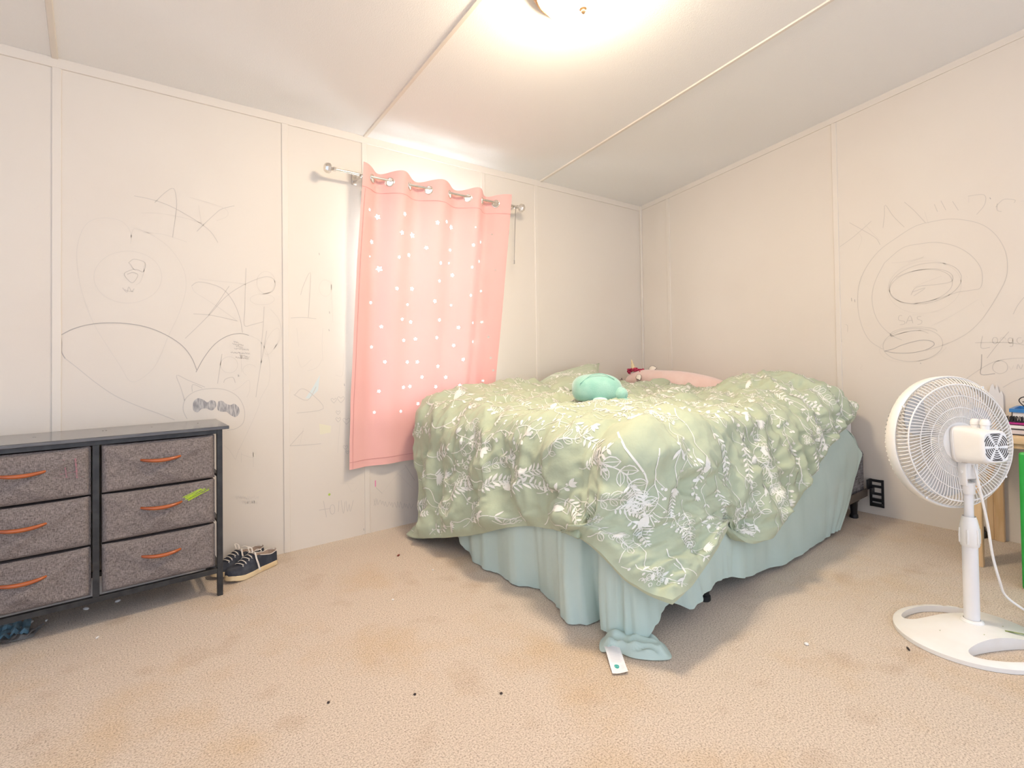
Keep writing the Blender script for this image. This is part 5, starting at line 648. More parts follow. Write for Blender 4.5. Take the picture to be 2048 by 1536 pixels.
[[-1500,-11,-10,-8,-7,-5,-3,0,0,1,1,-1,-2,-2,-3,-2,-2,-3,-2,-3,-3,-2,-2,-3,-7,-10,-9,-5,-2,-2,-3,-3,-3,-5,-4,-3,0,2,5,7,13,17,15,-1,-10,-10,-11,-12,-12,-11,-3,-4,-3,-4,-4,-4,-3,-7,-7,-7],[25,-21,-13,-5,-3,-3,-4,-4,-2,-1,-3,-3,-2,-2,-2,-3,-3,-2,-3,-2,-2,-2,-3,-4,-6,-9,-4,-3,-2,-3,-3,-4,-4,-5,-3,0,4,9,9,8,7,4,2,-2,-6,-9,-8,-10,-9,-7,-5,-4,-3,-3,-3,-3,-3,-3,-5,-4],[24,-25,-16,-8,-3,-2,-3,-7,-6,-3,-3,-3,-3,-3,-2,-2,-3,-2,-1,-3,-2,-4,-4,-5,-4,-3,-3,-2,-3,-3,-4,-6,-4,-3,-2,0,7,13,13,10,6,-8,-5,-5,-6,-6,-8,-7,-7,-5,-5,-3,-3,-2,-2,-1,-2,-2,-1,-1],[31,-20,-18,-14,-8,-6,-10,-11,-11,-6,-3,1,-1,-2,-2,-2,-2,-1,-2,-3,-4,-4,-3,-4,-2,-2,-3,-2,-3,-5,-6,-5,-2,-2,-2,-1,7,12,13,11,6,-11,-8,-5,-6,-6,-6,-5,-6,-4,-3,-3,-2,-1,-1,0,0,0,1,1],[29,-12,-16,-18,-14,-13,-16,-12,-11,-9,-7,-1,1,0,-1,-2,-1,-3,-2,-4,-3,-4,-3,-3,-2,-2,-3,-3,-5,-7,-4,-2,-2,-2,-2,-2,4,10,10,9,6,-9,-7,-5,-5,-5,-5,-5,-4,-3,-2,-2,-1,0,1,1,1,2,2,3],[28,-13,-17,-17,-16,-15,-15,-12,-11,-11,-9,-5,-1,0,-1,-2,-4,-4,-3,-4,-3,-3,-3,-3,-2,-2,-4,-6,-7,-3,-1,-2,-2,-2,-3,-2,2,7,7,6,5,-6,-6,-4,-5,-4,-4,-3,-3,-2,-2,-1,1,1,2,2,3,4,4,5],[28,-17,-17,-16,-14,-15,-15,-11,-11,-13,-9,-7,-4,-2,-2,-4,-5,-7,-6,-4,-4,-3,-3,-2,-2,-3,-6,-7,-4,1,-1,-4,-2,-2,-3,-3,0,6,5,3,3,-5,-4,-4,-3,-4,-3,-2,-3,-1,-1,1,1,3,3,4,5,5,5,7],[27,-18,-16,-15,-13,-15,-14,-11,-11,-12,-10,-7,-7,-6,-3,-5,-7,-9,-9,-7,-5,-5,-3,-3,-2,-5,-6,-3,0,0,-4,-3,-2,-2,-2,-4,-1,3,5,1,0,-5,-4,-3,-2,-3,-2,-2,-2,0,0,1,3,3,5,6,6,7,7,8],[25,-15,-15,-14,-14,-13,-13,-12,-10,-12,-10,-8,-8,-8,-6,-6,-9,-11,-8,-8,-8,-7,-6,-5,-4,-5,-4,-1,0,-3,-4,-2,-1,-2,-3,-4,-2,2,6,-1,-5,-7,-2,-2,-3,-2,-1,-2,0,-1,1,2,4,5,7,8,8,8,9,9],[29,-16,-14,-14,-14,-13,-12,-11,-11,-10,-11,-9,-9,-8,-7,-8,-9,-10,-9,-8,-10,-9,-9,-7,-7,-5,-5,-4,-2,-3,-3,-1,-1,-3,-2,-4,-3,1,5,0,-9,-10,-2,-1,-2,-1,-2,-1,0,0,1,3,4,7,9,11,10,10,11,10],[27,-15,-14,-14,-13,-13,-12,-11,-10,-10,-11,-9,-9,-8,-7,-8,-9,-9,-9,-10,-10,-11,-10,-9,-9,-7,-7,-7,-5,-5,-3,-3,-1,-2,-2,-2,-4,-2,3,0,-9,-14,-2,0,-1,-1,-1,-1,0,0,1,3,5,9,12,14,12,13,11,11],[27,-14,-14,-14,-13,-12,-12,-10,-11,-10,-9,-10,-8,-8,-8,-7,-8,-9,-10,-11,-11,-10,-9,-10,-10,-9,-9,-8,-8,-7,-6,-5,-3,-3,-3,-2,-3,-2,-1,-1,-9,-17,-2,-1,0,-1,-1,-1,0,0,1,3,7,12,15,16,15,15,13,10],[29,-15,-14,-13,-13,-12,-11,-11,-10,-10,-10,-9,-8,-8,-7,-7,-7,-9,-12,-12,-10,-9,-9,-9,-10,-10,-9,-9,-9,-8,-8,-6,-6,-4,-5,-4,-3,-3,-3,-3,-9,-17,-3,-2,-3,-2,-2,-2,-2,0,1,5,11,14,18,18,17,17,16,14],[27,-14,-14,-13,-12,-12,-11,-10,-10,-10,-10,-9,-8,-7,-7,-7,-8,-10,-11,-11,-9,-9,-9,-9,-9,-10,-9,-9,-8,-9,-8,-7,-7,-7,-5,-5,-5,-5,-4,-5,-8,-16,-5,-4,-4,-5,-4,-5,-5,-3,2,9,14,17,18,19,19,19,21,20],[28,-14,-14,-12,-13,-11,-11,-10,-10,-10,-10,-8,-7,-7,-7,-8,-8,-10,-11,-9,-9,-9,-9,-9,-9,-9,-9,-8,-9,-8,-8,-7,-7,-7,-6,-6,-6,-5,-6,-5,-9,-13,-7,-6,-6,-7,-6,-8,-8,-7,1,12,16,18,18,19,19,22,25,27],[28,-14,-13,-13,-12,-11,-11,-9,-10,-10,-10,-8,-6,-7,-7,-8,-9,-10,-9,-9,-9,-9,-9,-9,-9,-8,-9,-9,-8,-7,-8,-7,-6,-7,-6,-6,-6,-6,-6,-6,-7,-12,-8,-7,-7,-7,-9,-9,-10,-8,0,10,15,16,15,16,18,23,33,42],[27,-12,-13,-12,-12,-12,-10,-9,-9,-11,-9,-7,-6,-7,-8,-9,-8,-9,-10,-9,-8,-9,-9,-9,-8,-9,-9,-8,-8,-7,-7,-7,-6,-6,-7,-6,-5,-6,-6,-6,-7,-9,-7,-7,-8,-7,-8,-10,-10,-8,-1,6,10,10,10,10,13,22,39,68],[28,-11,-13,-12,-11,-11,-10,-9,-9,-10,-9,-7,-6,-7,-9,-8,-9,-9,-10,-8,-9,-8,-9,-9,-8,-9,-8,-8,-7,-7,-7,-7,-6,-6,-7,-5,-6,-6,-6,-5,-6,-7,-7,-6,-6,-7,-7,-8,-8,-6,-2,0,2,2,2,2,5,10,29,91],[27,-10,-12,-12,-10,-10,-9,-10,-9,-9,-9,-6,-6,-8,-8,-9,-10,-9,-9,-9,-8,-9,-8,-9,-8,-8,-8,-8,-7,-7,-6,-7,-6,-6,-6,-6,-6,-5,-6,-6,-5,-6,-6,-6,-5,-6,-7,-6,-5,-4,-3,-3,-5,-5,-3,-4,-2,-1,2,-1],[27,-10,-11,-11,-10,-8,-9,-10,-9,-9,-7,-7,-6,-7,-9,-9,-10,-10,-9,-8,-8,-9,-8,-8,-9,-7,-8,-8,-7,-6,-7,-6,-6,-6,-6,-6,-5,-6,-5,-6,-5,-6,-6,-5,-6,-6,-5,-6,-5,-4,-3,-4,-6,-6,-5,-4,-4,-3,-2,1],[28,-10,-10,-10,-10,-8,-8,-9,-9,-8,-7,-7,-7,-7,-9,-9,-10,-10,-9,-8,-9,-8,-8,-8,-8,-8,-8,-7,-7,-6,-6,-6,-6,-6,-6,-5,-6,-5,-5,-6,-5,-6,-5,-6,-5,-6,-5,-5,-5,-4,-4,-5,-5,-5,-6,-4,-4,-5,-4,-1],[27,-9,-9,-10,-9,-8,-7,-8,-8,-8,-8,-7,-7,-7,-9,-10,-11,-9,-9,-8,-8,-8,-8,-9,-7,-8,-7,-7,-6,-6,-6,-6,-6,-6,-5,-6,-5,-5,-5,-6,-5,-6,-5,-5,-6,-5,-5,-5,-5,-4,-4,-5,-4,-5,-6,-5,-5,-3,-4,-5],[27,-7,-7,-9,-10,-8,-7,-8,-7,-8,-8,-7,-7,-8,-10,-11,-10,-8,-8,-8,-9,-8,-9,-8,-7,-7,-7,-6,-6,-6,-6,-6,-5,-5,-6,-5,-5,-5,-5,-6,-5,-6,-5,-5,-5,-5,-5,-5,-4,-5,-4,-4,-5,-5,-5,-5,-6,-3,-3,-5],[28,-6,-5,-8,-10,-9,-8,-7,-8,-7,-8,-7,-7,-10,-10,-10,-9,-8,-8,-8,-9,-9,-8,-7,-6,-7,-7,-6,-6,-5,-6,-6,-5,-5,-6,-5,-5,-5,-5,-5,-5,-5,-5,-6,-5,-4,-5,-5,-4,-4,-5,-4,-4,-5,-5,-6,-5,-3,-4,-5],[28,-6,-5,-8,-9,-9,-8,-7,-7,-8,-8,-7,-9,-9,-9,-9,-7,-8,-9,-10,-8,-8,-7,-7,-6,-7,-6,-6,-5,-6,-6,-5,-5,-5,-6,-5,-4,-5,-5,-5,-5,-5,-5,-5,-5,-4,-5,-5,-4,-4,-4,-5,-4,-5,-5,-4,-5,-5,-4,-4],[28,-7,-7,-8,-9,-8,-7,-7,-7,-7,-7,-8,-8,-9,-8,-8,-8,-9,-10,-9,-7,-7,-6,-7,-6,-6,-6,-6,-5,-6,-5,-5,-5,-5,-5,-5,-5,-5,-5,-5,-4,-5,-4,-5,-5,-4,-5,-4,-4,-5,-4,-5,-4,-4,-5,-4,-5,-5,-4,-4],[27,-8,-7,-8,-7,-7,-7,-7,-6,-8,-7,-8,-8,-8,-8,-9,-10,-9,-8,-7,-7,-7,-6,-6,-6,-6,-5,-6,-5,-5,-5,-5,-5,-5,-5,-5,-5,-4,-5,-5,-4,-5,-4,-5,-4,-5,-4,-4,-4,-5,-4,-4,-4,-5,-4,-4,-5,-4,-4,-4],[26,-6,-8,-8,-6,-6,-6,-7,-7,-9,-7,-7,-7,-9,-10,-10,-9,-7,-7,-6,-7,-7,-6,-5,-6,-5,-6,-5,-5,-5,-5,-4,-5,-5,-5,-5,-4,-5,-4,-4,-5,-4,-5,-4,-5,-4,-4,-4,-5,-4,-4,-4,-4,-4,-4,-5,-4,-4,-4,-4],[28,-8,-7,-7,-6,-5,-6,-8,-7,-7,-7,-8,-8,-11,-10,-8,-7,-6,-7,-7,-6,-6,-6,-5,-5,-6,-5,-5,-4,-5,-5,-5,-4,-5,-5,-5,-4,-4,-4,-4,-5,-4,-4,-5,-4,-5,-4,-4,-4,-4,-4,-4,-4,-4,-4,-4,-4,-4,-4,-4],[26,-6,-7,-6,-6,-5,-6,-7,-6,-8,-8,-9,-11,-10,-8,-6,-7,-6,-7,-6,-6,-5,-5,-6,-5,-5,-5,-4,-5,-5,-4,-5,-5,-4,-5,-4,-5,-4,-4,-4,-4,-4,-4,-5,-4,-4,-4,-4,-4,-4,-3,-4,-4,-4,-4,-4,-4,-4,-4,-4],[28,-5,-6,-7,-6,-6,-5,-6,-7,-7,-9,-12,-10,-8,-7,-6,-7,-6,-6,-6,-5,-5,-5,-5,-5,-5,-5,-4,-5,-4,-5,-4,-5,-4,-4,-4,-5,-4,-4,-4,-4,-4,-4,-4,-5,-3,-4,-4,-4,-4,-3,-4,-4,-4,-4,-3,-4,-4,-4,-5],[28,-5,-5,-7,-7,-5,-6,-5,-6,-8,-11,-11,-9,-7,-6,-7,-6,-6,-6,-5,-5,-5,-5,-5,-5,-4,-5,-4,-5,-4,-4,-5,-4,-4,-4,-4,-4,-4,-4,-4,-4,-4,-4,-4,-4,-4,-4,-3,-4,-4,-3,-4,-4,-3,-4,-4,-4,-3,-4,-4],[29,-5,-6,-7,-7,-5,-5,-5,-7,-10,-11,-8,-8,-7,-7,-6,-6,-6,-5,-4,-5,-5,-5,-5,-4,-4,-5,-4,-5,-4,-4,-4,-4,-4,-4,-4,-4,-4,-4,-4,-3,-4,-4,-4,-4,-3,-4,-4,-3,-4,-3,-4,-3,-4,-3,-4,-4,-3,-4,-4],[27,-6,-6,-5,-6,-5,-5,-7,-9,-10,-7,-7,-8,-7,-7,-6,-5,-5,-5,-5,-4,-5,-4,-5,-4,-4,-5,-4,-4,-4,-5,-4,-4,-4,-3,-4,-4,-4,-3,-4,-3,-4,-4,-4,-3,-4,-3,-4,-3,-4,-3,-3,-4,-3,-4,-3,-4,-3,-4,-4],[25,-4,-5,-4,-5,-6,-6,-10,-8,-7,-7,-7,-7,-7,-6,-6,-5,-5,-4,-5,-4,-5,-4,-4,-5,-4,-4,-4,-4,-4,-4,-4,-4,-4,-3,-4,-4,-3,-4,-3,-4,-3,-4,-3,-4,-3,-4,-3,-3,-4,-3,-3,-3,-4,-3,-3,-3,-4,-4,-3],[30,-6,-4,-4,-5,-7,-9,-8,-6,-6,-6,-8,-8,-7,-5,-5,-5,-4,-5,-4,-5,-4,-4,-4,-4,-4,-4,-4,-4,-4,-4,-3,-4,-3,-4,-3,-4,-4,-4,-3,-3,-3,-4,-3,-3,-4,-3,-3,-3,-4,-3,-3,-3,-3,-3,-3,-3,-3,-4,-3],[26,-3,-4,-5,-7,-8,-8,-6,-5,-6,-8,-7,-7,-6,-4,-5,-4,-5,-4,-5,-4,-4,-4,-4,-4,-3,-4,-4,-4,-4,-3,-4,-3,-3,-4,-3,-4,-4,-3,-3,-3,-3,-3,-4,-3,-3,-3,-3,-3,-3,-3,-3,-3,-3,-3,-2,-4,-3,-3,-3],[28,-3,-5,-6,-7,-7,-7,-6,-7,-6,-7,-6,-5,-5,-5,-4,-4,-4,-5,-4,-4,-4,-4,-4,-3,-4,-3,-4,-4,-3,-4,-3,-3,-4,-3,-3,-4,-3,-4,-3,-3,-2,-3,-3,-3,-3,-3,-3,-3,-3,-3,-3,-2,-3,-3,-2,-3,-3,-3,-3],[28,-4,-6,-6,-6,-6,-8,-7,-6,-5,-6,-5,-5,-5,-4,-4,-4,-4,-4,-4,-4,-4,-4,-3,-4,-3,-3,-4,-3,-4,-3,-3,-4,-3,-3,-3,-3,-4,-3,-3,-3,-3,-2,-3,-3,-3,-3,-3,-2,-3,-2,-3,-3,-2,-3,-2,-3,-2,-3,-3],[26,-4,-5,-5,-6,-8,-7,-5,-5,-6,-5,-5,-5,-4,-4,-4,-4,-4,-3,-5,-4,-3,-4,-3,-3,-4,-3,-3,-4,-3,-3,-3,-3,-3,-3,-3,-3,-3,-4,-3,-2,-3,-2,-3,-3,-2,-3,-3,-2,-2,-3,-2,-3,-2,-3,-2,-2,-3,-2,-3],[29,-5,-6,-6,-7,-6,-5,-5,-5,-5,-5,-5,-4,-4,-4,-4,-3,-4,-4,-4,-4,-4,-3,-3,-3,-3,-3,-3,-4,-3,-3,-2,-3,-3,-3,-3,-3,-3,-3,-3,-2,-3,-2,-3,-2,-3,-2,-3,-2,-2,-2,-3,-2,-2,-3,-2,-2,-2,-3,-3],[28,-6,-7,-6,-5,-5,-5,-5,-5,-4,-5,-5,-3,-4,-4,-4,-3,-4,-3,-4,-4,-4,-3,-2,-3,-3,-3,-4,-3,-2,-3,-3,-3,-2,-3,-3,-3,-3,-3,-2,-2,-2,-3,-2,-3,-2,-2,-2,-3,-2,-2,-3,-2,-2,-2,-3,-2,-1,-3,-2],[27,-6,-6,-6,-5,-4,-5,-4,-5,-5,-4,-4,-4,-3,-4,-3,-4,-3,-3,-4,-4,-3,-3,-3,-3,-3,-3,-3,-2,-3,-3,-3,-2,-3,-2,-3,-3,-2,-2,-3,-2,-2,-3,-2,-2,-2,-2,-3,-2,-2,-2,-3,-2,-2,-3,-2,-2,-2,-2,-2],[27,-6,-5,-5,-5,-4,-4,-5,-4,-5,-4,-4,-3,-3,-4,-3,-3,-4,-3,-3,-3,-4,-3,-3,-2,-3,-3,-3,-2,-3,-3,-2,-3,-2,-3,-2,-2,-2,-3,-2,-2,-2,-3,-2,-2,-2,-2,-3,-2,-2,-2,-3,-2,-3,-2,-2,-3,-2,-1,-2],[28,-6,-5,-5,-4,-4,-4,-4,-4,-5,-4,-3,-3,-4,-3,-3,-3,-3,-3,-3,-3,-4,-3,-2,-3,-2,-3,-3,-2,-3,-3,-2,-2,-2,-3,-2,-2,-2,-2,-2,-3,-2,-2,-2,-2,-2,-2,-2,-2,-3,-2,-3,-3,-3,-3,-3,-2,-2,-1,-2],[27,-6,-6,-3,-3,-3,-5,-4,-4,-4,-3,-3,-3,-4,-3,-3,-3,-3,-2,-3,-4,-2,-3,-3,-3,-2,-3,-2,-3,-2,-2,-3,-2,-2,-2,-2,-2,-2,-2,-2,-2,-2,-2,-2,-2,-2,-2,-2,-2,-3,-3,-3,-3,-3,-4,-4,-3,-2,-1,-1],[25,-5,-4,-2,-2,-4,-4,-5,-3,-4,-3,-3,-3,-3,-3,-3,-2,-3,-2,-3,-3,-3,-3,-3,-2,-3,-2,-2,-3,-2,-2,-2,-2,-2,-2,-2,-2,-2,-1,-2,-2,-2,-2,-2,-2,-2,-2,-2,-2,-3,-4,-3,-4,-4,-4,-5,-4,-2,-1,-1],[32,-4,-2,-3,-3,-4,-5,-5,-4,-3,-4,-3,-3,-3,-3,-2,-3,-2,-2,-3,-3,-2,-3,-3,-3,-2,-3,-2,-2,-2,-2,-2,-1,-2,-2,-2,-2,-1,-2,-2,-1,-2,-2,-2,-2,-2,-2,-2,-3,-3,-4,-5,-4,-5,-5,-6,-4,-3,-1,0],[33,2,2,1,0,-2,-4,-5,-3,-7,-8,-8,-6,-6,-4,-4,-3,-2,-3,-2,-3,-2,-3,-3,-3,-2,-2,-2,-2,-1,-2,-2,-2,-2,-1,-2,-2,-1,-2,-1,-2,-1,-2,-2,-2,-2,-2,-2,-4,-3,-5,-5,-5,-7,-7,-6,-6,-3,0,0],[27,4,5,4,3,3,2,0,-1,-6,-9,-10,-10,-10,-8,-7,-6,-5,-4,-3,-2,-3,-2,-3,-2,-2,-3,-1,-2,-1,-2,-2,-2,-1,-2,-1,-2,-1,-1,-1,-2,-1,-2,-2,-2,-1,-3,-3,-3,-5,-5,-6,-6,-8,-8,-8,-6,-3,-1,1],[22,1,3,3,2,2,1,0,-2,-2,-4,-5,-6,-7,-6,-7,-8,-7,-5,-3,-2,-2,-2,-2,-1,-3,-2,-2,-1,-2,-1,-2,-1,-2,-1,-2,-1,-1,-1,-1,-1,-2,-1,-2,-1,-2,-3,-3,-4,-5,-6,-6,-8,-8,-9,-9,-7,-4,0,2],[26,-2,-1,-1,-1,-1,-1,-2,-2,-2,-2,-2,-3,-3,-4,-4,-6,-5,-3,-3,-1,-3,-2,-1,-1,-1,-2,-2,-2,-1,-1,-2,-1,-2,-1,0,-1,-1,1,-1,-1,-2,-1,-2,-1,-2,-3,-3,-4,-6,-6,-7,-8,-9,-10,-9,-9,-4,0,3],[27,-1,-2,-2,-3,-2,-2,-3,-3,-2,-3,-2,-3,-3,-3,-3,-2,-2,-3,-3,-2,-3,-4,-1,0,-1,-1,-3,-2,-1,-1,-1,-1,1,0,-1,0,0,0,0,1,-1,-1,-2,-1,-2,-3,-3,-5,-5,-6,-8,-8,-10,-10,-10,-9,-5,1,5],[27,-2,-1,-2,-2,-1,-2,-3,-2,-3,-3,-4,-3,-1,-3,-2,-3,-4,-3,-2,-3,-4,-4,-3,-4,0,-1,-2,-3,0,-1,1,0,4,1,0,-1,-1,0,1,3,2,0,-1,-2,-2,-3,-3,-4,-6,-6,-8,-8,-10,-10,-10,-9,-6,2,8]],
